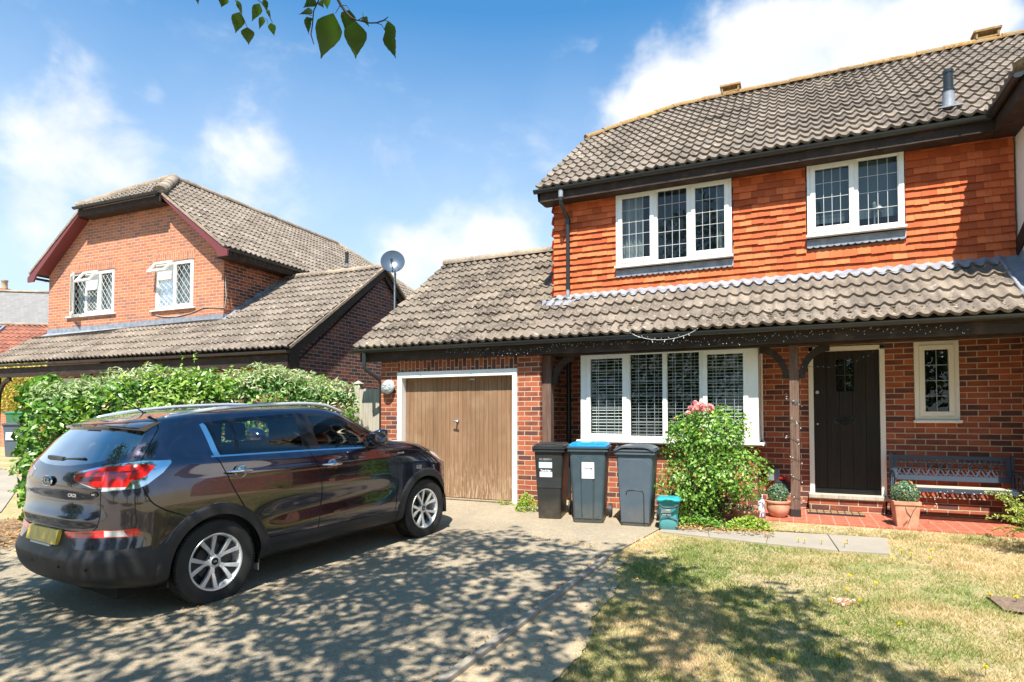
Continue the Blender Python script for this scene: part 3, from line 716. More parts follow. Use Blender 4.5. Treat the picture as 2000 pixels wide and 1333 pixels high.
mb = MB(); mb.lathe([(.072, .165), (.072, .19), (.056, .20), (.056, .40), (.063, .405), (.063, .44), (.05, .455), (.0, .455)], (1.91, 9.47, 5.42), 20); mb.build('vent_pipe', 'black_plastic', sp, smooth=40)
mb = MB(); mb.box(-3.70, 2.60, 9.115, 9.14, 4.84, 5.03); mb.box(-3.70, 2.60, 9.14, 9.42, 4.845, 4.87); mb.add([(-3.71, 9.10, 4.84), (-3.71, 9.40, 4.84), (-3.71, 9.42, 5.2), (-3.71, 9.10, 5.03)], [(0, 1, 2, 3)])
mb.build('fascia', 'dark_timber', house)
mb = MB(); mb.add([(-3.74, 9.08, 5.03), (-3.74, 11.77, zk - .05), (-3.74, 11.77, zk - .22), (-3.74, 9.14, 4.86), (-3.70, 9.08, 5.03), (-3.70, 11.77, zk - .05), (-3.70, 11.77, zk - .22), (-3.70, 9.14, 4.86)], [(0, 1, 2, 3), (7, 6, 5, 4), (0, 4, 5, 1), (2, 6, 7, 3)]); mb.build('bargeboard', 'dark_timber', house)
gutter(house, (-3.79, 9.085, 5.03), (2.26, 9.085, 5.02))
mb = MB(); mb.tube([(-3.325, 9.085, 5.0), (-3.325, 9.085, 4.80)], .038, 14); mb.tube([(-3.325, 9.085, 4.84), (-3.325, 9.09, 4.77), (-3.312, 9.22, 4.665), (-3.30, 9.33, 4.60), (-3.30, 9.345, 4.54)], .034, 14); mb.tube([(-3.30, 9.345, 4.60), (-3.30, 9.345, 3.42)], .034, 14); mb.tube([(-3.30, 9.345, 4.60), (-3.30, 9.345, 4.50)], .041, 14); mb.tube([(-3.30, 9.345, 3.50), (-3.30, 9.345, 3.42)], .041, 14)
dp = mb.build('downpipe', 'black_plastic', house, smooth=40)
mb = MB(); mb.tube([(-3.30, 9.345, 3.43), (-3.30, 9.33, 3.22)], .032, 14); mb.build('lead_spout', 'lead', dp, smooth=40); mb = MB(); mb.tube([(-3.325, 9.083, 4.965), (-3.325, 9.083, 4.86)], .0395, 14); mb.build('outlet', 'lead', dp, smooth=40)

# lower roof over porch and garage
mb = MB(); py, pz = 8.245, 2.49
tiled_roof((-6.77, py, pz), (1, 0, 0), (0, CS, SN), 3.2, 3.72, lambda v: (0, 3.22 if v < 1.30 else 3.17), mb=mb); ga = mb.build('garage_roof', 'roof_tile_mossy', house, smooth=50, normals=False)
mb = MB(); tiled_roof((-6.77, py, pz), (1, 0, 0), (0, CS, SN), 3.2, 1.40, lambda v: (3.22, 9.15), mb=mb); pr_ = mb.build('porch_roof', 'roof_tile', house, smooth=50, normals=False)
zg = pz + 3.72 * SN; yg = py + 3.72 * CS
mb = MB(); mb.add([(-6.75, py, pz - .012), (2.45, py, pz - .012), (2.45, 9.40, pz + 1.41 * SN - .02), (-3.55, 9.40, pz + 1.41 * SN - .02), (-3.55, yg, zg - .02), (-6.75, yg, zg - .02)], [(0, 1, 2, 3, 4, 5)]); mb.add([(-6.78, yg + .01, zg), (-3.5, yg + .01, zg), (-3.5, 14.2, 2.5), (-6.78, 14.2, 2.5)], [(0, 1, 2, 3)])
mb.build('roof_underside', 'dark_timber', pr_)
ridge(ga, (-6.80, yg, zg + .02), (-3.55, yg, zg + .02), m='ridge_pale')
mb = MB()                                                             # moss and debris clods on the lower roofs
for k in range(900):
    x = random.uniform(-6.6, 2.2); v = abs(random.gauss(0, .22)) if x > -3.2 else random.uniform(0, 2.6); v = min(v, 1.25 if x > -3.6 else 2.9); s_ = random.uniform(.008, .034)
    ph = ((x + 6.77) / .150) % 1; xx = x + (.5 - ph) * .158
    c = Vector((xx + random.uniform(-.03, .03), py + v * CS, pz + v * SN + .012)); pts = [c + Vector((math.cos(a) * s_ * random.uniform(.6, 1.5), math.sin(a) * s_ * random.uniform(.6, 1.3), 0)) for a in [i * 1.047 for i in range(6)]]
    mb.add([c + Vector((0, -.2 * s_, s_ * .8))] + pts, [(0, i + 1, (i + 1) % 6 + 1) for i in range(6)])
tag(mb.build('moss', 'moss_brown', pr_, smooth=True), kind='stuff')
mb = MB(); n_ = 300                                                    # lead flashing, dressed over the tile waves
for k in range(n_):
    xa = -3.50 + 5.95 * k / n_; xb = -3.50 + 5.95 * (k + 1) / n_
    for p_, q_ in ((xa, xb),):
        def zz(x, v): return pz + v * SN + .070 * CS + .010 * math.cos(2 * math.pi * (x + 6.77) / .150)
        lo = lambda x: 1.215 + 1. * .012 * math.sin(x * 9) + .012 * math.cos(2 * math.pi * (x + 6.77) / .150)
        vs = []
        for x in (p_, q_): vs += [(x, py + lo(x) * CS, zz(x, lo(x)) - .012), (x, 9.383, zz(x, 1.39)), (x, 9.384, 3.262)]
        mb.add(vs, [(0, 3, 4, 1), (1, 4, 5, 2)])
mb.build('flashing', 'lead', pr_, smooth=60)
mb = MB(); mb.add([(-3.66, 9.10, 3.135), (-3.16, 9.06, 3.11), (-3.10, 9.26, 3.25), (-3.2, 9.38, 3.30), (-3.60, 9.38, 3.31), (-3.72, 9.27, 3.25)], [(0, 1, 2, 3, 4, 5)])
mb.build('lead_soaker', 'lead', pr_, smooth=50)
mb = MB(); mb.add([(-3.575, 9.45, 3.25), (-3.575, 9.95, 3.28), (-3.575, 9.95, 3.80)], [(0, 1, 2)]); mb.add([(-3.58, 9.42, 3.27), (-3.58, 11.2, 4.54), (-3.58, 11.2, 4.66), (-3.58, 9.42, 3.40)], [(0, 1, 2, 3)]); mb.build('step_flashing', 'black_gloss', pr_)
mb = MB(); mb.add([(2.36, 8.25, 2.53), (2.565, 8.25, 2.56), (2.565, 9.40, 3.36), (2.36, 9.40, 3.335)], [(0, 1, 2, 3)]); mb.add([(2.565, 8.25, 2.56), (2.566, 9.41, 3.36), (2.566, 9.41, 3.50), (2.566, 8.25, 2.70)], [(0, 1, 2, 3)]); mb.tube([(2.37, 8.25, 2.55), (2.37, 9.4, 3.355)], .02, 8); mb.build('side_flashing', 'lead', pr_, smooth=50)
gutter(house, (-6.84, 8.295, 2.475), (2.52, 8.295, 2.465), clips=.95)
mb = MB(); mb.box(-6.74, 2.7, 8.37, 8.48, 2.275, 2.475); mb.box(-6.74, 2.7, 8.48, 8.515, 2.43, 2.47); mb.box(-3.45, 2.7, 8.60, 8.72, 2.26, 2.43); mb.build('beam', 'dark_timber', house, bevel=.006)
mb = MB(); mb.add([(-6.70, 8.48, 2.44), (2.6, 8.48, 2.44), (2.6, 9.42, 2.46), (-3.45, 9.42, 2.46), (-3.45, 8.6, 2.45), (-6.70, 8.52, 2.45)], [(0, 1, 2, 3, 4, 5)]); mb.build('porch_ceiling', 'dark_timber', house)
mb = MB(); mb.tube([(-6.59, 8.30, 2.44), (-6.59, 8.30, 2.20)], .036, 14); mb.tube([(-6.59, 8.30, 2.24), (-6.59, 8.30, 2.17), (-6.52, 8.38, 2.08), (-6.43, 8.50, 1.98), (-6.43, 8.56, 1.9), (-6.43, 8.56, .1)], .034, 14); mb.build('downpipe', 'black_plastic', house, smooth=40)
mb = MB(); mb.tube([(-3.30, 9.37, 2.45), (-3.30, 9.37, .02)], .036, 14); mb.build('downpipe', 'black_plastic', house, smooth=40)
# posts with curved braces
def brace(parent, x, sgn, ztop=2.275, w=.36, h=.44, y=8.66):
    mb = MB(); n = 10; th = .095; pin = []; pout = []
    for i in range(n + 1):
        a = math.pi / 2 * i / n; cx = x + sgn * w; cz = ztop - h
        pin.append((cx - sgn * (w) * math.cos(a), cz + h * math.sin(a)));
        pout.append((cx - sgn * (w + th * .2 - th) * math.cos(a), cz + (h - th) * math.sin(a)))
    for i in range(n): mb.prism([pin[i], pin[i + 1], pout[i + 1], pout[i]], y - .03, y + .03)
    mb.build('brace', 'dark_timber', parent)
def post(parent, x, z0, sides, w=.11, m='weathered_post', y=8.66):
    mb = MB(); mb.box(x - w / 2, x + w / 2, y - w / 2, y + w / 2, z0 + .09, 2.275); p = mb.build('porch_post', m, parent, bevel=.006)
    mb = MB(); mb.box(x - w / 2 - .006, x + w / 2 + .006, y - w / 2 - .006, y + w / 2 + .006, z0, z0 + .09); mb.build('post_shoe', 'black_plastic', p, bevel=.004)
    for s_ in sides: brace(p, x + s_ * w / 2, s_, y=y)
    return p
post(house, -3.385, 0, [1], .14)
p2_ = post(house, .031, .062, [-1, 1]); post(house, 2.84, .0, [-1])
text_mesh('house_number', '4', .115, 'number_metal', p2_, (.031, 8.66 - .0555 - .006, 1.54), (R(90), 0, 0), .003, shear=.15, bold=.004)

# garage door
mb = MB(); mb.box(-6.047, -5.965, 8.49, 8.64, 0, 1.985); mb.box(-3.912, -3.834, 8.49, 8.64, 0, 1.985); mb.box(-6.047, -3.834, 8.488, 8.64, 1.985, 2.086)
gf = mb.build('garage_door_frame', 'upvc', house, bevel=.004)
mb = MB(); nb_ = 26; x = -5.96; bw = (5.96 - 3.917) / nb_
for k in range(nb_): mb.box(x + .0024, x + bw - .0024, 8.62 + (.002 if k % 3 else 0), 8.645, .03, 1.98, random.random()); x += bw
gd_ = mb.build('garage_door', 'garage_wood', house)
mb = MB(); mb.box(-5.96, -3.917, 8.640, 8.66, .03, 1.98); mb.build('door_backing', 'interior_dark', gd_)
mb = MB(); mb.lathe([(.0, -.09), (.014, -.088), (.014, -.012), (.03, -.010), (.03, 0)], (-4.947, 8.62, 1.274), 16, 'Y'); mb.tube([(-5.00, 8.535, 1.278), (-4.96, 8.53, 1.272), (-4.93, 8.53, 1.272), (-4.90, 8.535, 1.26)], .011, 10); mb.build('handle', 'galv', gd_, smooth=40)
mb = MB(); mb.box(-4.72, -4.63, 8.61, 8.622, 1.93, 1.95); mb.build('latch_plate', 'galv', gd_)
mb = MB(); mb.box(-5.97, -3.9, 8.58, 8.75, -.01, .018); mb.build('threshold', 'sandy', gd_)

# windows of the front
window(house, 9.355, -2.498, -.765, 3.715, 4.865, [(-2.44, -1.915, 3.775, 4.82, 1), (-1.855, -1.40, 3.745, 4.83, 0), (-1.325, -.82, 3.775, 4.82, 1)], lead=(4, 5), curtains=[(-2.42, -2.1), (-1.0, -.86)], room='room_sky_tone', sill=(.02, .05), bars='white_came')
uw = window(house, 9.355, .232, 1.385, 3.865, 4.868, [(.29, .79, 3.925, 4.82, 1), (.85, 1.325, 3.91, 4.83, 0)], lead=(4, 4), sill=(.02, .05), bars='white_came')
mb = MB(); mb.box(.27, 1.35, 9.50, 9.505, 4.05, 4.84); mb.build('sky_tone_blind', 'blind_sky_blue', uw)  # added sheet behind the glass, its colour standing in for mirrored sky
mb = MB(); mb.lathe([(0, 0), (.05, .0), (.055, .01), (.012, .02), (.01, .2), (.03, .3), (.01, .33)], (1.05, 9.44, 3.92), 16); mb.lathe([(.02, .26), (.06, .21), (.065, .20)], (1.10, 9.44, 3.94), 20); mb.build('desk_lamp', 'lead_line', uw, smooth=40)
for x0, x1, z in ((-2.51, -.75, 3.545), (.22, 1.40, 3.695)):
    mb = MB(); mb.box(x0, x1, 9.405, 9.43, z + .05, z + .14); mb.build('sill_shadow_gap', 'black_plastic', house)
    mb = MB(); n_ = int(round((x1 - x0) / .083)); w_ = (x1 - x0) / n_
    for k in range(n_):
        a = x0 + k * w_; vs = [(a, 9.385, z + .085), (a + w_, 9.385, z + .085)]; arc = [(a + w_ / 2 + w_ / 2 * math.cos(t), 9.372, z + .02 - .028 * math.sin(t)) for t in [i * math.pi / 8 for i in range(9)]]
        mb.add(vs + arc, [tuple([0, 1] + list(range(2, 11)))])
    mb.add([(x0, 9.384, z + .08), (x1, 9.384, z + .08), (x1, 9.395, z + .12), (x0, 9.395, z + .12)], [(0, 1, 2, 3)]); mb.build('lead_apron', 'lead', house)
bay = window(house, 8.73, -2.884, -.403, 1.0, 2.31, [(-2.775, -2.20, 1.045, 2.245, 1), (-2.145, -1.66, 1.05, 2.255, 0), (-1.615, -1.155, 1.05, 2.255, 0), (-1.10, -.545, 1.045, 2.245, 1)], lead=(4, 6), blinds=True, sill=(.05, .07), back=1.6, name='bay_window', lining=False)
mb = MB(); mb.box(-.47, -.403, 8.80, 9.42, 1.0, 2.31); mb.box(-2.884, -2.82, 8.80, 9.42, 1.0, 2.31); mb.box(-2.86, -.45, 8.80, 9.42, .94, 1.0); mb.box(-2.90, -.39, 8.735, 9.42, 2.31, 2.34)
mb.tube([(-.385, 9.36, 2.28), (-.385, 9.36, 1.02), (-.36, 9.28, .985)], .015, 8); mb.build('bay_cheek', 'upvc', bay)
mb = MB(); mb.box(-.45, -.34, 8.70, 9.40, .955, .985); mb.build('bay_sill_return', 'upvc', bay)
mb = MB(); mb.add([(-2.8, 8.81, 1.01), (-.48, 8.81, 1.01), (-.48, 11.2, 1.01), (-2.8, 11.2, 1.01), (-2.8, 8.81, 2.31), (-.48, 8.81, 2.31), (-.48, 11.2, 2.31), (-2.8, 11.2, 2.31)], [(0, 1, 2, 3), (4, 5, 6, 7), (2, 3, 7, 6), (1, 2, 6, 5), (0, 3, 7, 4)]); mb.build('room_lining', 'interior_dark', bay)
window(house, 9.40, 1.462, 1.944, 1.30, 2.319, [(1.53, 1.876, 1.365, 2.255, 1)], lead=(2, 4), m='cream_frame', sill=(.02, .05), glass='window_glass')
mb = MB(); mb.box(1.45, 1.955, 9.36, 9.42, 1.262, 1.298); mb.build('lower_sill', 'upvc', house)

# front door
mb = MB(); mb.box(.216, .278, 9.405, 9.5, .285, 2.307); mb.box(1.071, 1.133, 9.405, 9.5, .285, 2.307); mb.box(.216, 1.133, 9.405, 9.5, 2.245, 2.307); df = mb.build('door_frame', 'cream_frame', house, bevel=.005)
mb = MB(); nb_ = 5; x = .282; bw = (1.067 - .282) / nb_
gl = (.56, .775, 1.69, 2.13)
for k in range(nb_):
    a, b = x + .002, x + bw - .002
    if b < gl[0] or a > gl[1]: mb.box(a, b, 9.445, 9.49, .30, 2.24, random.random())
    else:
        mb.box(a, b, 9.445, 9.49, .30, gl[2], .4); mb.box(a, b, 9.445, 9.49, gl[3], 2.24, .4)
        if a < gl[0]: mb.box(a, gl[0], 9.445, 9.49, gl[2], gl[3], .4)
        if b > gl[1]: mb.box(gl[1], b, 9.445, 9.49, gl[2], gl[3], .4)
    x += bw
fd = mb.build('front_door', 'door_wood', house)
mb = MB(); mb.box(.28, 1.07, 9.43, 9.485, .30, .36); mb.build('weather_bar', 'black_gloss', fd, bevel=.01)
mb = MB(); mb.add([(gl[0], 9.47, gl[2]), (gl[1], 9.47, gl[2]), (gl[1], 9.47, gl[3]), (gl[0], 9.47, gl[3])], [(0, 1, 2, 3)]); mb.build('pane', 'window_glass', fd)
mb = MB(); xm = (gl[0] + gl[1]) / 2; zm = (gl[2] + gl[3]) / 2; mb.box(xm - .006, xm + .006, 9.455, 9.468, gl[2], gl[3]); mb.box(gl[0], gl[1], 9.455, 9.468, zm - .006, zm + .006)
for cx, cz in ((xm - .055, zm - .11), (xm + .055, zm - .11), (xm - .055, zm + .11), (xm + .055, zm + .11)): mb.tube([(cx + .032 * math.cos(a), 9.462, cz + .075 * math.sin(a)) for a in [i * math.pi / 8 for i in range(17)]], .0035, 6)
mb.build('glazing_bars', 'black_plastic', fd)
mb = MB(); mb.box(.3, 1.05, 9.9, 9.92, .3, 2.2); mb.build('hall_lining', 'interior_dark', fd)
mb = MB(); mb.box(.53, .795, 9.437, 9.447, 1.235, 1.335); mb.tube([(.56, 9.435, 1.30), (.57, 9.415, 1.28), (.62, 9.405, 1.268), (.70, 9.405, 1.268), (.75, 9.415, 1.28), (.765, 9.435, 1.30)], .008, 8); mb.build('letter_plate', 'black_gloss', fd, bevel=0)
mb = MB(); mb.lathe([(0, -.02), (.012, -.02), (.014, 0)], (.325, 9.445, 1.24), 14, 'Y'); mb.lathe([(0, -.012), (.022, -.012), (.024, 0)], (.325, 9.445, 1.68), 14, 'Y'); mb.build('lock', 'galv', fd, smooth=40)
mb = MB(); mb.box(.20, 1.14, 9.27, 9.5, .235, .29); mb.build('door_sill', 'grey_wood', fd, bevel=.008)
mb = MB(); mb.box(.20, 1.10, 9.30, 9.42, .062, .235); mb.build('door_step', 'brick', house)
# small fittings on the front wall
mb = MB(); mb.box(-.325, -.165, 9.33, 9.425, .44, .61); tag(mb.build('meter_box', 'lead', None, bevel=.008, origin=(-.245, 9.42, .44)), 'small grey plastic meter box on the brick wall behind the bowl pot', 'meter box')

# projecting wing of the next house at the right edge
wing = thing('rendered_house', 'white rendered wing with dark timber joining the brick house beyond the bench', 'house', (2.57, 8.2, 0))
mb = MB(); mb.wall(2.575, 8.2, 16, 3.0, 5.0, axis='X'); mb.wall(8.2, 2.575, 8.4, 2.9, 5.0); mb.add([(2.575, 8.2, 5.0), (8.4, 8.2, 5.0), (5.49, 8.2, 7.1)], [(0, 1, 2)]); mb.build('rendered_wall', 'render_white', wing)
mb = MB(); mb.wall(2.59, 8.2, 16, 0, 3.0, axis='X'); mb.wall(8.21, 2.59, 8.4, 0, 2.9); mb.build('brick_wall', 'brick', wing)
mb = MB(); mb.bar((2.572, 9.46, 3.40), (2.572, 8.5, 3.86), .04, .20); mb.bar((2.572, 8.3, 3.0), (2.572, 8.3, 5), .04, .2, up=(0, 1, 0)); mb.build('timber_brace', 'dark_timber', wing)
mb = MB(); mb.box(2.30, 2.325, 8.05, 9.12, 4.83, 5.02); mb.box(2.325, 2.60, 8.05, 9.40, 4.835, 4.86); mb.build('fascia', 'dark_timber', wing)
gutter(wing, (2.245, 9.03, 5.02), (2.245, 8.06, 5.03), .056, .8)
mb = MB(); tiled_roof((2.22, 8.0, 5.04), (0, 1, 0), (C2, 0, N2), 8, 4.0, lambda v: (0, 1.06 + v * C2 if v * C2 < 4.0 else 5), mb=mb); mb.build('roof', 'roof_tile', wing, smooth=50, normals=False)
mb = MB(); mb.add([(5.49, 8.0, 7.35), (5.49, 16, 7.35), (8.8, 16, 5.0), (8.8, 8.0, 5.0)], [(0, 1, 2, 3)]); mb.build('far_roof', 'roof_tile', wing)

# ------------------------------------------------------------------ the neighbour's brick gabled house
nb = thing('gabled_house', 'brick gabled house with maroon bargeboards and two open white windows behind the hedge', 'house', (-11.833, 9.825, 0), (0, 0, R(2.2)), local=True)
mb = MB(); GX0 = -6.38
mb.wall(0, GX0, 0, 0, 5.0, [(-5.49, -3.755, 3.96, 5.12 - .12 + .1), (-2.27, -.975, 3.92, 5.0)], .1)
gz_ = [(GX0, 0, 5.0), (-6.0, 0, 5.20), (-4.85, 0, 6.60), (-1.90, 0, 6.60), (-.2, 0, 5.15), (0, 0, 5.0)]
# gable top with the window heads let in
mb = MB()
mb.wall(0, GX0, 0, 0, 5.12, [(-5.49, -3.755, 3.96, 5.10), (-2.27, -.975, 3.92, 5.08)], .1)
mb.add([(GX0, 0, 5.12), (0, 0, 5.12), (-.35, 0, 5.4), (-1.85, 0, 6.62), (-4.90, 0, 6.62), (-6.1, 0, 5.4)], [(0, 1, 2, 3, 4, 5)]); mb.build('gable_wall', 'brick_pale', nb)
mb = MB(); mb.wall(0, 0, 10.5, 0, 5.15, axis='X'); mb.wall(GX0, 0, 10.5, 0, 5.15, axis='X'); mb.wall(10.5, GX0, 0, 0, 5.15); mb.wall(-.95, -2.8, 2.99, 0, 2.62)
mb.build('side_wall', 'brick', nb)
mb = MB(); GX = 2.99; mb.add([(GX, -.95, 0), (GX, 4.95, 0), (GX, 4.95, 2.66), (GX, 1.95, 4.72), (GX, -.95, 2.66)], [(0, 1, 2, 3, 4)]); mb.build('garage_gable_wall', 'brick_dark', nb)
mb = MB(); mb.box(-2.7, 2.9, -.955, -.90, 2.33, 2.56); mb.build('soldier_course', 'brick', nb, swap=True)
for xa, xb, z in ((-5.55, -3.70, 5.10), (-2.34, -.92, 5.08)):
    mb = MB(); mb.box(xa, xb, -.003, .05, z, z + .22); mb.build('soldier_course', 'brick_pale', nb, swap=True)
# roofs
sl_ = .735; SA = math.atan(sl_); CA, NA = math.cos(SA), math.sin(SA); zE = 5.14; xE = .32; xR = -3.19; wR = (xE - xR) / CA; zR = zE + (xE - xR) * sl_
def limN(v):
    xx = (xE - xR) - v * CA                                            # distance below the ridge line
    a = -.30; zc_ = zE + v * NA
    if zc_ > 6.66: a = -.30 + (zc_ - 6.66) / (zR - 6.66) * 1.5
    b = 10.6 - v * CA * .75
    return (a, b)
mb = MB(); tiled_roof((xE, 0, zE), (0, 1, 0), (-CA, 0, NA), 10, wR, limN, mb=mb); nr = mb.build('main_roof', 'roof_tile', nb, smooth=50, normals=False)
mb = MB(); tiled_roof((2 * xR - xE, 0, zE), (0, 1, 0), (CA, 0, NA), 10, wR, limN, mb=mb, gauge=.315); mb.build('left_roof', 'roof_tile', nr, smooth=50, normals=False)
hh = math.hypot(1.5, zR - 6.66)
mb = MB(); hw = (zR - 6.66) / sl_
def limH(v): t = v / hh; return (hw * t, 2 * hw - hw * t)
tiled_roof((xR - hw - .02, -.34, 6.66), (1, 0, 0), (0, 1.5 / hh, (zR - 6.66) / hh), 2 * hw, hh, limH, mb=mb); mb.build('half_hip_roof', 'roof_tile', nr, smooth=50, normals=False)
ridge(nr, (xR, 1.15, zR + .02), (xR, 10.6 - (xE - xR) * .75, zR + .02), m='ridge_pale', r=.12)
ridge(nr, (xR + hw + .06, -.36, 6.66), (xR + .02, 1.18, zR + .03), m='ridge_pale', r=.14, name='hip_ridge'); ridge(nr, (xR - hw - .06, -.36, 6.66), (xR - .02, 1.18, zR + .03), m='ridge_pale', r=.14, name='hip_ridge')
ridge(nr, (xR, 10.6 - (xE - xR) * .75, zR + .02), (xE, 10.65, zE + .05), m='ridge_pale', r=.11, name='hip_ridge')
mb = MB(); mb.add([(xR, 7.97, zR), (xE, 10.6, zE), (2 * xR - xE, 10.6, zE)], [(0, 1, 2)]); mb.add([(xE, -.28, zE - .02), (xE, 10.5, zE - .02), (xR, 8, zR - .03), (xR, 1.2, zR - .03), (xR + hw, -.28, 6.62)], [(0, 1, 2, 3, 4)]); xm_ = 2 * xR
mb.add([(xm_ - xE, -.28, zE - .02), (xm_ - xE, 10.5, zE - .02), (xR, 8, zR - .03), (xR, 1.2, zR - .03), (xR - hw, -.28, 6.62)], [(0, 1, 2, 3, 4)]); mb.add([(xR - hw, -.3, 6.62), (xR + hw, -.3, 6.62), (xR, 1.2, zR - .02)], [(0, 1, 2)]); mb.build('roof_underside', 'dark_timber', nr)
for s_ in (1, -1):
    mb = MB()
    X_ = lambda x: xR + s_ * (x - xR)
    P_ = [(X_(.42), 5.06), (X_(.42), 4.93), (X_(.17), 4.93), (X_(.04), 5.12), (X_(-1.59), 6.44), (X_(xR + hw), 6.62), (X_(xR + hw - .02), 6.66), (X_(.30), 5.14)]
    mb.prism([P_[0], P_[1], P_[2], P_[3], P_[7]] if s_ > 0 else [P_[7], P_[3], P_[2], P_[1], P_[0]], -.30, -.26); mb.prism([P_[3], P_[4], P_[5], P_[6], P_[7]], -.30, -.26)
    mb.prism([P_[3], P_[4], (P_[4][0], P_[4][1] + .05), (P_[3][0], P_[3][1] + .05)], -.26, .0)
    mb.build('bargeboard', 'maroon_paint', nb)
    mb = MB(); mb.bar((X_(.34), -.28, 5.155), (X_(xR + hw + .0), -.28, 6.665), .08, .05); mb.build('verge_mortar', 'ridge_pale', nr)
mb = MB(); mb.box(xR - hw - .05, xR + hw + .05, -.33, -.29, 6.44, 6.62); mb.box(xR - hw, xR + hw, -.29, 0, 6.44, 6.47); mb.build('fascia', 'dark_timber', nb)
mb = MB(); mb.box(.30, .33, -.26, 10.5, 4.93, 5.10); mb.box(0, .30, -.26, 10.5, 4.93, 4.95); mb.build('eaves_board', 'dark_timber', nb)
gutter(nb, (xR - hw - .10, -.42, 6.65), (xR + hw + .02, -.42, 6.64)); gutter(nb, (.40, -.26, 5.10), (.40, 10.4, 5.09)); gutter(nb, (2 * xR - .40, 10.4, 5.10), (2 * xR - .40, -.26, 5.09), name='gutter')
# lean-to and garage roof
LS = math.atan(.70); CL, SLn = math.cos(LS), math.sin(LS)
mb = MB(); tiled_roof((-6.62, -1.27, 2.655), (1, 0, 0), (0, CL, SLn), 9.7, 3.9, lambda v: (0, 9.72) if v < 1.50 else (6.70, 9.72), mb=mb); lt = mb.build('lean_to_roof', 'roof_tile', nb, smooth=50, normals=False)
zl = 2.655 + 3.9 * SLn; yl = -1.27 + 3.9 * CL
mb = MB(); mb.add([(-6.6, -1.25, 2.63), (3.08, -1.25, 2.63), (3.08, yl, zl - .02), (.05, yl, zl - .02), (.05, .0, 3.52), (-6.6, .0, 3.52)], [(0, 1, 2, 3, 4, 5)]); mb.add([(0, yl, zl), (3.10, yl, zl), (3.10, 5.2, 2.66), (0, 5.2, 2.66)], [(0, 1, 2, 3)]); mb.build('roof_underside', 'dark_timber', lt)
mb = MB(); tiled_roof((3.10, 5.2, 2.62), (-1, 0, 0), (0, -CL, SLn), 3.1, 3.95, None, mb=mb); mb.build('back_roof', 'roof_tile', lt, smooth=50, normals=False)
ridge(lt, (0.1, yl, zl + .02), (3.12, yl, zl + .02), m='ridge_pale', r=.10)
mb = MB(); mb.bar((3.09, -1.24, 2.66), (3.09, yl, zl + .03), .07, .05); mb.bar((3.09, 5.2, 2.66), (3.09, yl, zl + .03), .07, .05); mb.build('verge_mortar', 'ridge_pale', lt)
mb = MB(); mb.add([(3.06, -1.22, 2.62), (3.06, yl, zl), (3.06, yl, zl - .21), (3.06, -.92, 2.60), (3.06, -.92, 2.25), (3.06, -1.22, 2.25)], [(0, 1, 2, 3, 4, 5)]); mb.add([(3.06, 5.2, 2.62), (3.06, yl, zl), (3.06, yl, zl - .21), (3.06, 5.0, 2.50)], [(0, 1, 2, 3)])
mb.add([(3.06, -1.22, 2.62), (3.06, yl, zl), (2.99, yl, zl), (2.99, -1.22, 2.62)], [(0, 1, 2, 3)]); mb.add([(3.06, yl, zl - .21), (3.06, -.92, 2.44), (2.99, -.92, 2.44), (2.99, yl, zl - .21)], [(0, 1, 2, 3)]); mb.build('bargeboard', 'dark_timber', lt)
mb = MB(); mb.box(-6.6, 3.04, -1.22, -1.13, 2.30, 2.53); mb.build('beam', 'dark_timber', nb); gutter(nb, (-6.9, -1.28, 2.61), (3.10, -1.28, 2.60))
mb = MB(); mb.add([(-6.40, -.01, 3.50), (.0, -.01, 3.50), (.0, -.012, 3.70), (-6.40, -.012, 3.68)], [(0, 1, 2, 3)]); mb.add([(-6.45, -.17, 3.46), (.08, -.17, 3.46), (.05, -.01, 3.56), (-6.40, -.01, 3.56)], [(0, 1, 2, 3)])
mb.add([(.012, -.05, 3.52), (.012, 1.95, 4.90), (.012, 1.95, 5.02)] + [(.012, 1.95 - k * .16, 5.04 - k * .112 - (.09 if k % 2 else 0)) for k in range(1, 13)], [tuple(range(15))]); mb.add([(.012, -.05, 3.56), (.17, -.05, 3.53), (.17, 1.7, 4.79), (.012, 1.7, 4.81)], [(0, 1, 2, 3)]); mb.build('flashing', 'lead', lt)
mb = MB(); mb.lathe([(.05, 0), (.05, .15)], (-.9, 5.6, 6.13), 14); s1_ = mb.build('pipe_sleeve', 'lead', nr, smooth=40); mb = MB(); mb.lathe([(.056, .12), (.056, .42), (.065, .42), (.065, .48), (0, .49)], (-.9, 5.6, 6.13), 14); mb.build('vent_pipe', 'black_plastic', s1_, smooth=40)
# windows, two of them with open casements
def open_vent(parent, x0, x1, z0, z1, y, ang=38):
    a = R(ang); H_ = z1 - z0; P_ = lambda u, v, t: (x0 + u, y - v * math.sin(a) - t * math.cos(a), z1 - v * math.cos(a) + t * math.sin(a))
    mb = MB(); W_ = x1 - x0; f_ = .065
    for (u0, u1, v0, v1) in ((0, W_, 0, f_), (0, W_, H_ - f_, H_), (0, f_, f_, H_ - f_), (W_ - f_, W_, f_, H_ - f_)):
        mb.add([P_(u0, v0, 0), P_(u1, v0, 0), P_(u1, v1, 0), P_(u0, v1, 0), P_(u0, v0, .04), P_(u1, v0, .04), P_(u1, v1, .04), P_(u0, v1, .04)], [(0, 3, 2, 1), (4, 5, 6, 7), (0, 1, 5, 4), (1, 2, 6, 5), (2, 3, 7, 6), (3, 0, 4, 7)])
    mb.build('open_vent', 'upvc', parent)
    mb = MB(); mb.add([P_(f_, f_, .02), P_(W_ - f_, f_, .02), P_(W_ - f_, H_ - f_, .02), P_(f_, H_ - f_, .02)], [(0, 1, 2, 3)]); mb.build('pane', 'window_glass', parent)
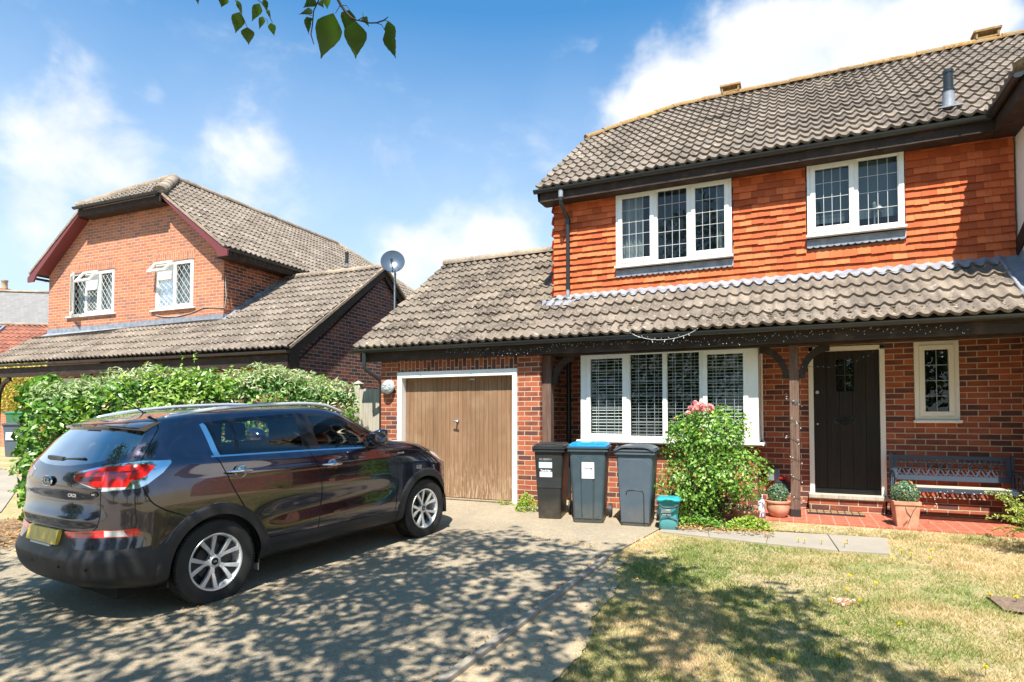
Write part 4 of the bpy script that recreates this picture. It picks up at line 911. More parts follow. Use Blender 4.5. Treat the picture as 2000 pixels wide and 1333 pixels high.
w1 = window(nb, .02, -5.49, -3.755, 3.96, 5.10, [(-5.44, -4.92, 4.02, 5.05, 0), (-4.87, -4.37, 4.02, 4.66, 1), (-4.32, -3.80, 4.02, 5.05, 1)], lead=(3, 5), style='diamond', bars='upvc', curtains=[(-5.44, -3.82)], sill=(.10, .08))
open_vent(w1, -4.92, -4.34, 4.70, 5.07, -.01)
mb = MB(); a_ = R(24); ux, uy = math.cos(a_), -math.sin(a_); W_ = .53                               # side-hung casement standing open on the left
def Pc(u, z, t): return (-5.46 + u * ux + t * uy * -1, -.0 + u * uy + t * ux * -1, z)
for (u0, u1, z0, z1) in ((0, W_, 3.99, 4.06), (0, W_, 5.0, 5.07), (0, .06, 4.06, 5.0), (W_ - .06, W_, 4.06, 5.0)):
    mb.add([Pc(u0, z0, 0), Pc(u1, z0, 0), Pc(u1, z1, 0), Pc(u0, z1, 0), Pc(u0, z0, .04), Pc(u1, z0, .04), Pc(u1, z1, .04), Pc(u0, z1, .04)], [(0, 3, 2, 1), (4, 5, 6, 7), (0, 1, 5, 4), (1, 2, 6, 5), (2, 3, 7, 6), (3, 0, 4, 7)])
mb.build('open_casement', 'upvc', w1); mb = MB(); mb.add([Pc(.06, 4.06, .02), Pc(W_ - .06, 4.06, .02), Pc(W_ - .06, 5.0, .02), Pc(.06, 5.0, .02)], [(0, 1, 2, 3)]); mb.build('pane', 'window_glass', w1)
w2 = window(nb, .02, -2.27, -.975, 3.92, 5.08, [(-2.21, -1.66, 3.98, 4.66, 0), (-1.60, -1.03, 3.98, 5.03, 1)], lead=(3, 5), style='diamond', bars='upvc', curtains=[(-2.22, -1.05)], sill=(.10, .08))
open_vent(w2, -2.25, -1.64, 4.72, 5.06, -.01)
w3 = window(nb, -.04, -5.75, -3.6, 1.0, 2.33, [(-5.65, -5.1, 1.1, 2.2, 1), (-5.05, -3.7, 1.1, 2.2, 0)], lead=(4, 6), m='cream_frame', back=.5)
for x_ in (-6.36, -2.85):
    mb = MB(); mb.box(x_ - .07, x_ + .07, -1.24, -1.10, 0, 2.30); p_ = mb.build('porch_post', 'dark_timber', nb, bevel=.005); brace(p_, x_ + .07, 1, 2.30, .5, .6, -1.17)
mb = MB(); mb.tube([(.03, .02, 4.55), (.03, .03, 4.3), (.05, .03, 4.1), (.02, .02, 3.85), (.01, -.012, 3.83), (-.3, -.012, 3.86), (-.6, -.012, 3.88), (-1.0, -.012, 3.78), (-1.5, -.012, 3.72), (-1.9, -.012, 3.74), (-2.2, -.012, 3.80)], .009, 6); mb.build('cable', 'grey_wood', nb)

# distant houses at the left edge
far = thing('slate_roofed_house', 'distant house with pale slate roof and two chimney pots', 'house', (-51.0, 26.0, 0), (0, 0, R(30)), local=True)
mb = MB(); mb.wall(-4.2, -14, 6, 0, 6.3); mb.wall(6, -4.2, 4.2, 0, 6.3, axis='X'); mb.build('wall', 'brick_pale', far)
mb = MB(); mb.add([(-14.3, -4.6, 6.1), (6.3, -4.6, 6.1), (6.3, 0, 10.45), (-14.3, 0, 10.7)], [(0, 1, 2, 3)]); mb.add([(-14.3, 0, 10.7), (6.3, 0, 10.45), (6.3, 4.6, 6.1), (-14.3, 4.6, 6.1)], [(0, 1, 2, 3)]); mb.build('roof', 'slate', far)
ridge(far, (-14.3, 0, 10.7), (6.3, 0, 10.46), m='ridge_pale', r=.14)
mb = MB(); mb.box(-3.6, -2.3, .2, 1.0, 9.6, 10.85); ch = mb.build('chimney', 'brick_pale', far)
for x_ in (-3.25, -2.65): mb = MB(); mb.lathe([(.22, 0), (.19, .1), (.18, .5), (.22, .55), (.22, .65), (.14, .66)], (x_, .6, 10.85), 14); mb.build('chimney_pot', 'sandy', ch, smooth=40)
far2 = thing('red_roofed_house', 'low house with red pantile roof and a rooflight below the slate roof', 'house', (-34.5, 17.1, 0), (0, 0, R(32)), local=True)
mb = MB(); mb.wall(-3.6, -8, 6, 0, 3.1); mb.wall(6, -3.6, 3, 0, 3.1, axis='X'); mb.build('wall', 'brick_pale', far2)
mb = MB(); tiled_roof((-8, -4.0, 2.85), (1, 0, 0), (0, .80, .60), 14, 5.0, None, mb=mb, gauge=.34, wave=.24, amp=.03); r2_ = mb.build('roof', 'roof_tile_red', far2, smooth=50, normals=False)
ridge(r2_, (-8, 0, 5.86), (6.2, 0, 5.86), m='ridge_pale')
mb = MB(); mb.bar((-1.9, -1.5, 4.82), (-1.9, -.3, 5.72), .08, .10); mb.bar((-.7, -1.5, 4.82), (-.7, -.3, 5.72), .08, .10); mb.bar((-1.9, -1.5, 4.82), (-.7, -1.5, 4.82), .08, .1); mb.bar((-1.9, -.3, 5.72), (-.7, -.3, 5.72), .08, .1); rl = mb.build('rooflight', 'lead', r2_)
mb = MB(); mb.add([(-1.9, -1.5, 4.86), (-.7, -1.5, 4.86), (-.7, -.3, 5.76), (-1.9, -.3, 5.76)], [(0, 1, 2, 3)]); mb.build('pane', 'rear_glass', rl)

# ---------- car body surface (s forward from rear bumper, x to the right, z up) ----------
def pchip(xk, yk, x):
    xk=np.asarray(xk,float); yk=np.asarray(yk,float); h=np.diff(xk); dl=np.diff(yk)/h
    m=np.zeros(len(xk)); m[0]=dl[0]; m[-1]=dl[-1]
    for i in range(1,len(xk)-1):
        if dl[i-1]*dl[i]>0:
            w1=2*h[i]+h[i-1]; w2=h[i]+2*h[i-1]; m[i]=(w1+w2)/(w1/dl[i-1]+w2/dl[i])
    x=np.clip(np.asarray(x,float),xk[0],xk[-1]); i=np.clip(np.searchsorted(xk,x)-1,0,len(xk)-2)
    t=(x-xk[i])/h[i]
    return ((1+2*t)*(1-t)**2*yk[i]+t*(1-t)**2*h[i]*m[i]+t*t*(3-2*t)*yk[i+1]+t*t*(t-1)*h[i]*m[i+1])
SK=[0,.5,1,2,3,3.8,4.4]
#      W    sR    sF    cR  cF   z at SK
LV=[(.80, .22, 4.22, .40,.55,[.25]*7),
    (.885,.08, 4.33, .45,.62,[.30]*7),
    (.918,.015,4.39, .46,.66,[.40]*7),
    (.925,.0,  4.42, .47,.68,[.50]*7),
    (.925,.03, 4.44, .47,.70,[.58]*7),
    (.926,.065,4.44, .47,.70,[.70]*7),
    (.926,.075,4.43, .47,.70,[.84]*7),
    (.922,.080,4.38, .47,.70,[.97,.97,.97,.96,.94,.90,.84]),
    (.905,.095,4.30, .46,.70,[1.08,1.08,1.08,1.06,1.03,.975,.90]),
    (.882,.125,4.18, .45,.72,[1.16,1.17,1.165,1.13,1.10,1.04,.96]),
    (.862,.155,3.96, .44,.70,[1.20,1.215,1.20,1.16,1.13,1.10,1.04]),
    (.843,.175,3.65, .43,.60,[1.225,1.24,1.222,1.18,1.155,1.145,1.13]),
    (.826,.195,3.42, .42,.55,[1.25,1.265,1.243,1.20,1.18,1.18,1.18]),
    (.770,.285,3.08, .40,.50,[1.35,1.375,1.375,1.36,1.325,1.32,1.32]),
    (.705,.400,2.78, .38,.42,[1.455,1.475,1.495,1.52,1.45,1.42,1.42]),
    (.662,.450,2.62, .38,.40,[1.490,1.515,1.548,1.568,1.51,1.5,1.5]),
    (.600,.510,2.52, .38,.40,[1.51,1.532,1.575,1.592,1.535,1.52,1.52]),
    (.330,.75, 2.38, .35,.36,[1.53,1.545,1.595,1.612,1.56,1.54,1.54]),
    (.0,  1.1, 2.20, .30,.30,[1.53,1.55,1.60,1.618,1.57,1.55,1.55])]
NSUB=8
def body_grid(nf=30,ns=96,nr=44):
    L=np.array([[*l[:5],*l[5]] for l in LV]); n=len(L); t=np.linspace(0,n-1,(n-1)*NSUB+1)
    P=np.stack([pchip(np.arange(n),L[:,k],t) for k in range(L.shape[1])],1)
    rows=[]
    for r in P:
        W,sR,sF,cR,cF=r[:5]; zk=r[5:]; nn=2.7
        sF=sF-.10*min(1.,max(0.,(sF-3.5)/.6)); cF=cF+.06
        a=np.linspace(0,np.pi/2,nf+1)
        xf=W*np.sin(a)**(2/nn); sf=sF-cF*(1-np.cos(a)**(2/nn))
        ss=np.linspace(sf[-1],sR+cR,ns+1)[1:-1]; xs=np.full(len(ss),W)
        b=np.linspace(np.pi/2,0,nr+1)
        xr=W*np.sin(b)**(2/nn); sr=sR+cR*(1-np.cos(b)**(2/nn))
        x=np.concatenate([xf,xs,xr]); s=np.concatenate([sf,ss,sr])
        x=x*(1-.022*np.clip((s-2.1)/2.2,-1,1)**2)
        z=pchip(SK,zk,s)
        # shoulder crease and lower door scoop
        side=np.clip((x-.75)/.1,0,1)
        dz=z-(.66+.03*(s-2)); sc=np.exp(-(dz/.085)**2)*np.clip((s-1.25)/.35,0,1)*np.clip((3.1-s)/.35,0,1)*side
        x=x-.016*sc
        zc=1.03-.02*(s-2); x=x+side*.008*np.exp(-((z-zc)/.03)**2)*np.clip((s-.6)/.5,0,1)*np.clip((3.6-s)/.6,0,1)
        # tailgate: soft hollow below the lamps, ledge above the plate
        rear=np.clip((.30-s)/.2,0,1)*np.clip((.72-x)/.15,0,1)
        s=s+rear*.022*np.exp(-((z-.93)/.07)**2)-rear*.020*np.exp(-((z-.80)/.035)**2)
        rows.append(np.stack([x,s,z],1))
    return np.array(rows)
def body_mesh():
    G=body_grid(); m,n,_=G.shape
    V=G.reshape(-1,3); i=np.arange(m-1)[:,None]*n+np.arange(n-1)[None]
    F=np.stack([i,i+n,i+n+1,i+1],-1).reshape(-1,4)
    return V,F

CAR = thing('parked_car', 'dark grey metallic five-door car parked on the driveway between hedge and lawn', 'car', (-5.223, 3.699, -.195), (0, 0, 0), local=True)
CAR.rotation_euler = (Matrix.Rotation(-R(7.378), 3, 'Z') @ Matrix.Rotation(.0373, 3, 'X')).to_euler()
SO = .92                                                              # s of the rear axle = local y 0
def carve(bm, proj, poly, cond, src, dst, layer):
    """cut faces tagged src along a convex outline (in projected coordinates) and retag the inside"""
    n = len(poly); cx = sum(p[0] for p in poly) / n; cy = sum(p[1] for p in poly) / n
    if dst == GAP: src = [t for t in src if t != GAP]
    mg = .07; lo = [min(p[i] for p in poly) - mg for i in (0, 1)]; hi = [max(p[i] for p in poly) + mg for i in (0, 1)]
    def P(co): return proj(co)
    fs = [f for f in bm.faces if (src is None or f[layer] in src) and cond(f.calc_center_median())]
    fs = [f for f in fs if any(lo[0] <= P(v.co)[0] <= hi[0] and lo[1] <= P(v.co)[1] <= hi[1] for v in f.verts)]
    for i in range(n):
        a, b = poly[i], poly[(i + 1) % n]; nx, ny = b[1] - a[1], a[0] - b[0]
        if (cx - a[0]) * nx + (cy - a[1]) * ny > 0: nx, ny = -nx, -ny
        if math.hypot(nx, ny) < 1e-7: continue
        # plane in 3D from the linear projection
        N3 = Vector((nx * proj.m[0][0] + ny * proj.m[1][0], nx * proj.m[0][1] + ny * proj.m[1][1], nx * proj.m[0][2] + ny * proj.m[1][2])); co = proj.inv(a)
        geom = list({v for f in fs for v in f.verts}) + list({e for f in fs for e in f.edges}) + fs
        r = bmesh.ops.bisect_plane(bm, geom=geom, dist=1e-5, plane_co=co, plane_no=N3)
        out = [g_ for g_ in r['geom'] if isinstance(g_, bmesh.types.BMFace)]
        fs = [f for f in out if f.is_valid and (P(f.calc_center_median())[0] - a[0]) * nx + (P(f.calc_center_median())[1] - a[1]) * ny < 0]
        if not fs: return
    for f in fs: f[layer] = dst
class Proj:
    def __init__(s, m, inv): s.m = m; s.inv = inv
    def __call__(s, c): return (sum(s.m[0][i] * c[i] for i in range(3)), sum(s.m[1][i] * c[i] for i in range(3)))
PS = Proj(((0, 1, 0), (0, 0, 1)), lambda a: Vector((0, a[0], a[1])))            # side view (s, z)
PQ = Proj(((1, 1, 0), (0, 0, 1)), lambda a: Vector((a[0], 0, a[1])))            # round the rear corner (x+s, z)
PX = Proj(((1, 0, 0), (0, 0, 1)), lambda a: Vector((a[0], 0, a[1])))            # rear view (x, z)
PT = Proj(((1, 0, 0), (0, 1, 0)), lambda a: Vector((a[0], a[1], 0)))            # top view
V_, F_ = body_mesh(); bm = bmesh.new(); vv = [bm.verts.new(v) for v in V_]; bm.verts.ensure_lookup_table()
lay = bm.faces.layers.int.new('part')
for f in F_:
    ids = list(dict.fromkeys(int(i) for i in f))
    try: bm.faces.new([vv[i] for i in ids])
    except ValueError: pass
bmesh.ops.remove_doubles(bm, verts=bm.verts, dist=1e-5)
PAINT, CLAD, GLASS_F, GLASS_R, QUART, REARG, RED, CHROME, CLEAR, TRIM, GAP, HOLE, DRED, HEADL, FOG, FCLEAR, GRILLE = range(17)
def circ(cx, cz, r, n=56, a0=0, a1=360): return [(cx + r * math.cos(R(a0 + (a1 - a0) * i / n)), cz + r * math.sin(R(a0 + (a1 - a0) * i / n))) for i in range(n)]
side = lambda c: c.x > .45
for sx in (.92, 3.56):
    carve(bm, PS, circ(sx, .345, .485), side, None, CLAD, lay)
    carve(bm, PS, circ(sx, .345, .395), side, [CLAD], HOLE, lay)
    carve(bm, PS, [(sx - .395, .1), (sx + .395, .1), (sx + .395, .345), (sx - .395, .345)], side, None, HOLE, lay)
    carve(bm, PS, [(sx - .485, .1), (sx + .485, .1), (sx + .485, .345), (sx - .485, .345)], side, [PAINT], CLAD, lay)
# sill and bumper cladding
carve(bm, PS, [(1.2, .0), (3.3, .0), (3.3, .40), (1.2, .45)], lambda c: c.x > .3, [PAINT], CLAD, lay)
carve(bm, PQ, [(-.1, .0), (1.31, .0), (1.31, .594), (-.1, .585)], lambda c: c.y < .75, [PAINT], CLAD, lay)
carve(bm, PS, [(.35, .0), (.70, .0), (.70, .765), (.455, .594), (.35, .594)], lambda c: c.x > .6, [PAINT], CLAD, lay)
carve(bm, PQ, [(-.1, .55), (.56, .55), (.495, .613), (.352, .707), (-.1, .707)], lambda c: c.y < .3, [PAINT], CLAD, lay)
carve(bm, PS, [(3.7, .0), (4.6, .0), (4.6, .44), (3.7, .44)], lambda c: True, [PAINT], CLAD, lay)
# lamps
rearc = lambda c: c.y < .75 and c.x > .2
carve(bm, PQ, [(.466, 1.147), (.477, 1.089), (.522, 1.045), (.722, 1.038), (.831, 1.014), (.862, 1.207)], rearc, [PAINT], CHROME, lay)
carve(bm, PQ, [(.831, 1.014), (1.193, 1.031), (1.27, 1.053), (1.39, 1.130), (1.447, 1.198), (1.434, 1.220), (1.203, 1.229), (.862, 1.207)], rearc, [PAINT], CHROME, lay)
carve(bm, PQ, [(.484, 1.133), (.490, 1.09), (.532, 1.056), (.713, 1.050), (.829, 1.030), (.850, 1.193)], rearc, [CHROME], RED, lay)
carve(bm, PQ, [(.836, 1.045), (1.085, 1.045), (1.119, 1.088), (1.2, 1.206), (.857, 1.195)], rearc, [CHROME], RED, lay)
carve(bm, PQ, [(1.119, 1.088), (1.19, 1.095), (1.264, 1.123), (1.325, 1.186), (1.2, 1.206)], rearc, [CHROME], RED, lay)
carve(bm, PQ, [(.84, 1.023), (1.07, 1.029), (1.085, 1.045), (.84, 1.045)], rearc, [CHROME], CLEAR, lay)
carve(bm, PQ, [(.56, 1.085), (.825, 1.090), (.825, 1.125), (.56, 1.118)], rearc, [RED], DRED, lay)
carve(bm, PQ, [(.90, 1.155), (1.13, 1.163), (1.11, 1.150), (.90, 1.142)], rearc, [RED], DRED, lay)
carve(bm, PQ, [(1.10, 1.095), (1.13, 1.10), (1.165, 1.163), (1.125, 1.163)], rearc, [RED], DRED, lay)
carve(bm, PQ, [(.367, .708), (.707, .724), (.846, .733), (.849, .678), (.422, .661)], lambda c: c.y < .6, [PAINT, CLAD], FOG, lay)
carve(bm, PQ, [(.846, .733), (1.194, .735), (1.237, .687), (1.122, .678), (.849, .678)], lambda c: c.y < .6, [PAINT, CLAD], FOG, lay)
carve(bm, PQ, [(.866, .728), (1.06, .728), (1.10, .684), (.870, .684)], lambda c: c.y < .6, [FOG], FCLEAR, lay)
# glass
carve(bm, PX, [(-.01, 1.187), (.2, 1.192), (.465, 1.216), (.655, 1.257), (.702, 1.297), (.690, 1.37), (.645, 1.440), (.413, 1.478), (.158, 1.485), (-.01, 1.487)], lambda c: c.y < .62, [PAINT], REARG, lay)
sg = lambda c: .60 < c.x and c.z > 1.05
D1 = [(.905, 1.480), (.951, 1.213), (1.89, 1.182), (1.89, 1.541), (1.30, 1.520), (.96, 1.497)]; D2 = [(1.89, 1.182), (2.86, 1.140), (2.93, 1.195), (2.88, 1.30), (2.70, 1.385), (2.39, 1.490), (2.01, 1.537), (1.89, 1.541)]
carve(bm, PS, D1, sg, [PAINT], TRIM, lay); carve(bm, PS, D2, sg, [PAINT], TRIM, lay)
carve(bm, PS, [(.905, 1.480), (.951, 1.213), (1.005, 1.211), (.955, 1.470), (.938, 1.490)], sg, [TRIM], CHROME, lay)
carve(bm, PS, [(1.035, 1.222), (1.172, 1.217), (1.165, 1.478), (.993, 1.468)], sg, [TRIM], QUART, lay)
carve(bm, PS, [(1.205, 1.215), (1.868, 1.190), (1.862, 1.512), (1.205, 1.480)], sg, [TRIM], GLASS_R, lay)
carve(bm, PS, [(2.065, 1.184), (2.80, 1.150), (2.80, 1.315), (2.66, 1.378), (2.36, 1.472), (2.02, 1.508)], sg, [TRIM], GLASS_F, lay)
carve(bm, PS, [(.92, 1.220), (.92, 1.207), (1.89, 1.174), (1.89, 1.187)], sg, [TRIM, PAINT], CHROME, lay); carve(bm, PS, [(1.89, 1.174), (2.83, 1.134), (2.83, 1.147), (1.89, 1.187)], sg, [TRIM, PAINT], CHROME, lay)
# windscreen, bonnet shut-line and headlamp
carve(bm, PT, [(-.01, 2.50), (.60, 2.42), (.66, 2.70), (.735, 3.0), (.735, 3.10), (.60, 3.30), (.30, 3.39), (-.01, 3.41)], lambda c: c.z > 1.19, [PAINT], GLASS_F, lay)
carve(bm, PS, [(3.72, 1.018), (3.74, .985), (3.90, .90), (4.1, .84), (4.1, .95)], lambda c: c.x > .5, [PAINT], HEADL, lay)
carve(bm, PX, [(-.01, .84), (.55, .84), (.50, .72), (-.01, .70)], lambda c: c.y > 4.0, [PAINT], GRILLE, lay)
carve(bm, PX, [(-.01, .45), (.60, .45), (.65, .58), (-.01, .58)], lambda c: c.y > 3.95, [PAINT, CLAD], TRIM, lay)
def gap(pr, pts, cond, wd=.0052, src=(PAINT, TRIM)):
    for a, b in zip(pts, pts[1:]):
        d = Vector((b[0] - a[0], b[1] - a[1])); L_ = d.length; d /= L_; n_ = Vector((-d.y, d.x)) * wd; e = d * wd * .6
        a_ = Vector(a) - e; b_ = Vector(b) + e
        carve(bm, pr, [tuple(a_ + n_), tuple(b_ + n_), tuple(b_ - n_), tuple(a_ - n_)], cond, list(src), GAP, lay)
sd = lambda c: c.x > .55
gap(PS, [(.953, 1.21), (.985, 1.15), (1.04, 1.00), (1.09, .90), (1.17, .76)], sd)
gap(PS, [(1.895, 1.18), (1.95, 1.09), (1.985, 1.0), (2.0, .9), (2.003, .71), (1.975, .56), (1.946, .43)], sd)
gap(PS, [(2.84, 1.135), (2.90, 1.12), (2.99, 1.05), (3.055, .93), (3.068, .78), (3.065, .65), (3.04, .48), (3.02, .40)], sd)
gap(PS, [(1.405, .46), (1.43, .447), (1.95, .432), (2.4, .425), (2.97, .405)], sd)
gap(PQ, [(1.02, 1.558), (1.20, 1.53), (1.235, 1.505), (1.262, 1.459), (1.241, 1.391), (1.216, 1.31), (1.183, 1.228)], lambda c: c.y < .9 and c.x > .2)
gap(PQ, [(.827, 1.013), (.82, .92), (.822, .83), (.79, .755), (.725, .712), (.30, .712), (-.05, .712)], lambda c: c.y < .4, src=(PAINT, CLAD))
gap(PQ, [(1.232, 1.04), (1.25, 1.0), (1.274, .973), (1.30, .93), (1.334, .898), (1.42, .844), (1.50, .805), (1.565, .775)], lambda c: .3 < c.y < .9 and c.x > .7)
gap(PS, [(2.95, 1.118), (3.2, 1.092), (3.41, 1.062), (3.72, 1.018)], lambda c: c.x > .7 and c.z > .98)
bmesh.ops.delete(bm, geom=[f for f in bm.faces if f[lay] == HOLE], context='FACES')
# wheel-arch lips stand slightly proud
for v in bm.verts:
    for sx in (.92, 3.56):
        r = math.hypot(v.co.y - sx, v.co.z - .345)
        if v.co.x > .6 and .39 < r < .4855 and all(f[lay] == CLAD for f in v.link_faces): v.co.x += .014
    if v.co.x < 1e-4: v.co.x = 0
for f in bm.faces:
    if f[lay] == GAP:
        pass
bm.normal_update()
for f in bm.faces:                                                    # outward normals
    pass
cen = Vector((0, 2.2, .9)); flip = [f for f in bm.faces if f.normal.dot(f.calc_center_median() - cen) < 0]
if len(flip) > len(bm.faces) / 2: bmesh.ops.reverse_faces(bm, faces=bm.faces[:])
bm.normal_update()
def car_part(name, tags, m, parent, sides=(1, -1), offset=0., thick=0.):
    """collect faces with a tag (mirrored for sides) into one mesh with the body's smooth normals"""
    vs, fs, ns = [], [], []
    for sgn in sides:
        idx = {}
        for f in bm.faces:
            if f[lay] not in tags: continue
            ids = []
            for v in f.verts:
                if v.index not in idx:
                    idx[v.index] = len(vs); c = v.co + v.normal * offset; vs.append((c.x * sgn, c.y - SO, c.z)); n = v.normal; ns.append((n.x * sgn if v.co.x > 1e-4 else 0, n.y, n.z))
                ids.append(idx[v.index])
            fs.append(ids if sgn > 0 else ids[::-1])
    me = bpy.data.meshes.new(name); me.from_pydata(vs, [], fs); me.validate(); me.update(); me.shade_smooth()
    me.normals_split_custom_set_from_vertices([Vector(n).normalized() for n in ns])
    boxuv(me); me.materials.append(MATS[m]); o = bpy.data.objects.new(name, me); COL.objects.link(o); o.parent = parent; return o
bm.verts.index_update()
body = car_part('body', [PAINT], 'car_paint', CAR)
cl_ = car_part('cladding', [CLAD], 'cladding', CAR); car_part('shut_lines', [GAP], 'gap_black', body, offset=-.002)
car_part('front_grille', [GRILLE], 'black_gloss', CAR)
for s_ in (1, -1): car_part('window_trim', [TRIM], 'black_gloss', body, (s_,)); car_part('chrome_trim', [CHROME], 'chrome', body, (s_,), offset=.001)
car_part('rear_window', [REARG], 'rear_glass', CAR)
for s_ in (1, -1):
    car_part('front_window', [GLASS_F], 'car_glass', CAR, (s_,)); car_part('rear_door_window', [GLASS_R], 'privacy_glass', CAR, (s_,)); car_part('quarter_window', [QUART], 'privacy_glass', CAR, (s_,))
    tl = car_part('tail_lamp', [RED], 'lamp_red', CAR, (s_,), .002); car_part('inner_lens', [DRED], 'lamp_dark_red', tl, (s_,), .002); car_part('clear_lens', [CLEAR], 'lamp_clear', tl, (s_,), .002)
    fg = car_part('rear_fog_lamp', [FOG], 'lamp_red', CAR, (s_,), .003); car_part('fog_lens', [FCLEAR], 'lamp_clear', fg, (s_,), .003)
    car_part('headlamp', [HEADL], 'lamp_clear', CAR, (s_,))
y_ = lambda s: s - SO
# underbody, arches, cabin
mb = MB(); mb.box(-.70, .70, y_(.25), y_(4.1), .20, .34); mb.box(-.80, .80, y_(1.35), y_(3.12), .24, .30)
for sx in (.92, 3.56):
    for s_ in (1, -1):
        n = 20; vs = []
        for k in range(n + 1): a = math.pi * k / n; vs += [(s_ * .90, y_(sx) + .40 * math.cos(a), .345 + .40 * math.sin(a)), (s_ * .56, y_(sx) + .40 * math.cos(a), .345 + .40 * math.sin(a))]
        mb.add(vs, [(2 * k, 2 * k + 1, 2 * k + 3, 2 * k + 2) for k in range(n)] + [tuple([2 * k + 1 for k in range(n + 1)])])
        for a in (-.40, .40): mb.add([(s_ * .90, y_(sx) + a, .345), (s_ * .56, y_(sx) + a, .345), (s_ * .56, y_(sx) + a, .2), (s_ * .90, y_(sx) + a, .24)], [(0, 1, 2, 3)])
mb.build('underbody', 'gap_black', CAR, normals=False)
mb = MB(); mb.box(-.78, .78, y_(.35), y_(3.3), .42, .50); mb.box(-.78, .78, y_(.30), y_(.34), .5, 1.05); mb.box(-.80, .80, y_(.34), y_(.95), .95, 1.02); mb.box(-.835, -.80, y_(.6), y_(3.0), .5, 1.12); mb.box(.80, .835, y_(.6), y_(3.0), .5, 1.12); mb.build('cabin_lining', 'seat_fabric', CAR)
mb = MB(); mb.box(-.76, .76, y_(2.95), y_(3.30), .75, 1.10); mb.build('dashboard', 'dash', CAR, bevel=.04)
mb = MB(); mb.tube([(.38 + .185 * math.cos(a), y_(2.80) + .04 * math.sin(a), 1.03 + .18 * math.sin(a)) for a in [i * math.pi / 12 for i in range(25)]], .016, 8, cap=False); mb.build('steering_wheel', 'seat_fabric', CAR, smooth=True)
for sx, yy in ((.38, 2.05), (-.38, 2.05), (.42, 1.15), (-.42, 1.15), (0, 1.15)):
    mb = MB(); wd = .24 if yy > 2 else .20
    mb.box(sx - wd, sx + wd, y_(yy), y_(yy + .5), .5, .68); mb.add([(sx - wd, y_(yy) - .12, 1.22), (sx + wd, y_(yy) - .12, 1.22), (sx + wd, y_(yy) + .02, 1.22), (sx - wd, y_(yy) + .02, 1.22), (sx - wd, y_(yy), .6), (sx + wd, y_(yy), .6), (sx + wd, y_(yy) + .14, .6), (sx - wd, y_(yy) + .14, .6)], [(0, 1, 2, 3), (4, 7, 6, 5), (0, 4, 5, 1), (1, 5, 6, 2), (2, 6, 7, 3), (3, 7, 4, 0)])
    st_ = mb.build('seat', 'seat_fabric', CAR, bevel=.05, smooth=40)
    mb = MB(); mb.box(sx - .125, sx + .125, y_(yy) - .16, y_(yy) - .05, 1.245, 1.44); mb.build('head_restraint', 'seat_fabric', st_, bevel=.04, smooth=40)
    mb = MB(); mb.tube([(sx - .05, y_(yy) - .1, 1.2), (sx - .05, y_(yy) - .1, 1.3)], .007, 6); mb.tube([(sx + .05, y_(yy) - .1, 1.2), (sx + .05, y_(yy) - .1, 1.3)], .007, 6); mb.build('restraint_rods', 'chrome', st_)
# spoiler
mb = MB(); n = 24; top = []; tip = []; low = []; glass_ = []
for k in range(n + 1):
    x = -.635 + 1.27 * k / n; t = abs(x) / .635; dr = .024 * t * t; fs_ = .075 * t ** 4
    top.append((x, y_(.64 + .03 * t), 1.548 - .028 * t * t)); tip.append((x, y_(.375 + .085 * t ** 3), 1.503 - .030 * t * t)); low.append((x, y_(.385 + .085 * t ** 3), 1.485 - .034 * t * t)); glass_.append((x, y_(.47 + .04 * t ** 2), 1.478 - .035 * t * t))
mid = [(a[0], (a[1] + b[1]) / 2, (a[2] + b[2]) / 2 + .012) for a, b in zip(top, tip)]
rows_ = [top, mid, tip, low, glass_]; vs = [p for r in rows_ for p in r]; m_ = n + 1
mb.add(vs, [(r * m_ + i, r * m_ + i + 1, (r + 1) * m_ + i + 1, (r + 1) * m_ + i) for r in range(4) for i in range(n)] + [tuple(r * m_ for r in range(5)), tuple(r * m_ + n for r in range(4, -1, -1))])
mb.build('spoiler', 'car_paint', CAR, smooth=35)
mb = MB(); mb.box(-.11, .11, y_(.372), y_(.378), 1.485, 1.497); mb.build('brake_lamp', 'lamp_dark_red', CAR)
# roof rails
for s_ in (1, -1):
    pts = []; n = 22
    for k in range(n + 1):
        s = .66 + (2.62 - .66) * k / n; t = k / n; x = .585 - .0 * t - (.03 * (1 - t) ** 6)
        zb = pchip([.66, 1.0, 1.5, 2.0, 2.3, 2.62], [1.535, 1.587, 1.622, 1.63, 1.612, 1.508], s); pts.append((s_ * x, y_(s), float(zb) + .004))
    mb = MB(); mb.tube(pts, [.012] + [.018] * (n - 1) + [.012], 10); mb.build('roof_rail', 'alloy', CAR, smooth=True)
mb = MB(); mb.tube([(-.02, y_(.84), 1.575), (-.02, y_(.72), 1.66), (-.02, y_(.60), 1.745)], [.006, .005, .003], 8); mb.tube([(-.02, y_(.62), 1.73), (-.02, y_(.59), 1.752)], .0055, 8)
mb.lathe([(0, .028), (.012, .026), (.028, .012), (.034, -.012)], (-.02, y_(.83), 1.565), 16); mb.build('aerial', 'black_plastic', CAR, smooth=40)
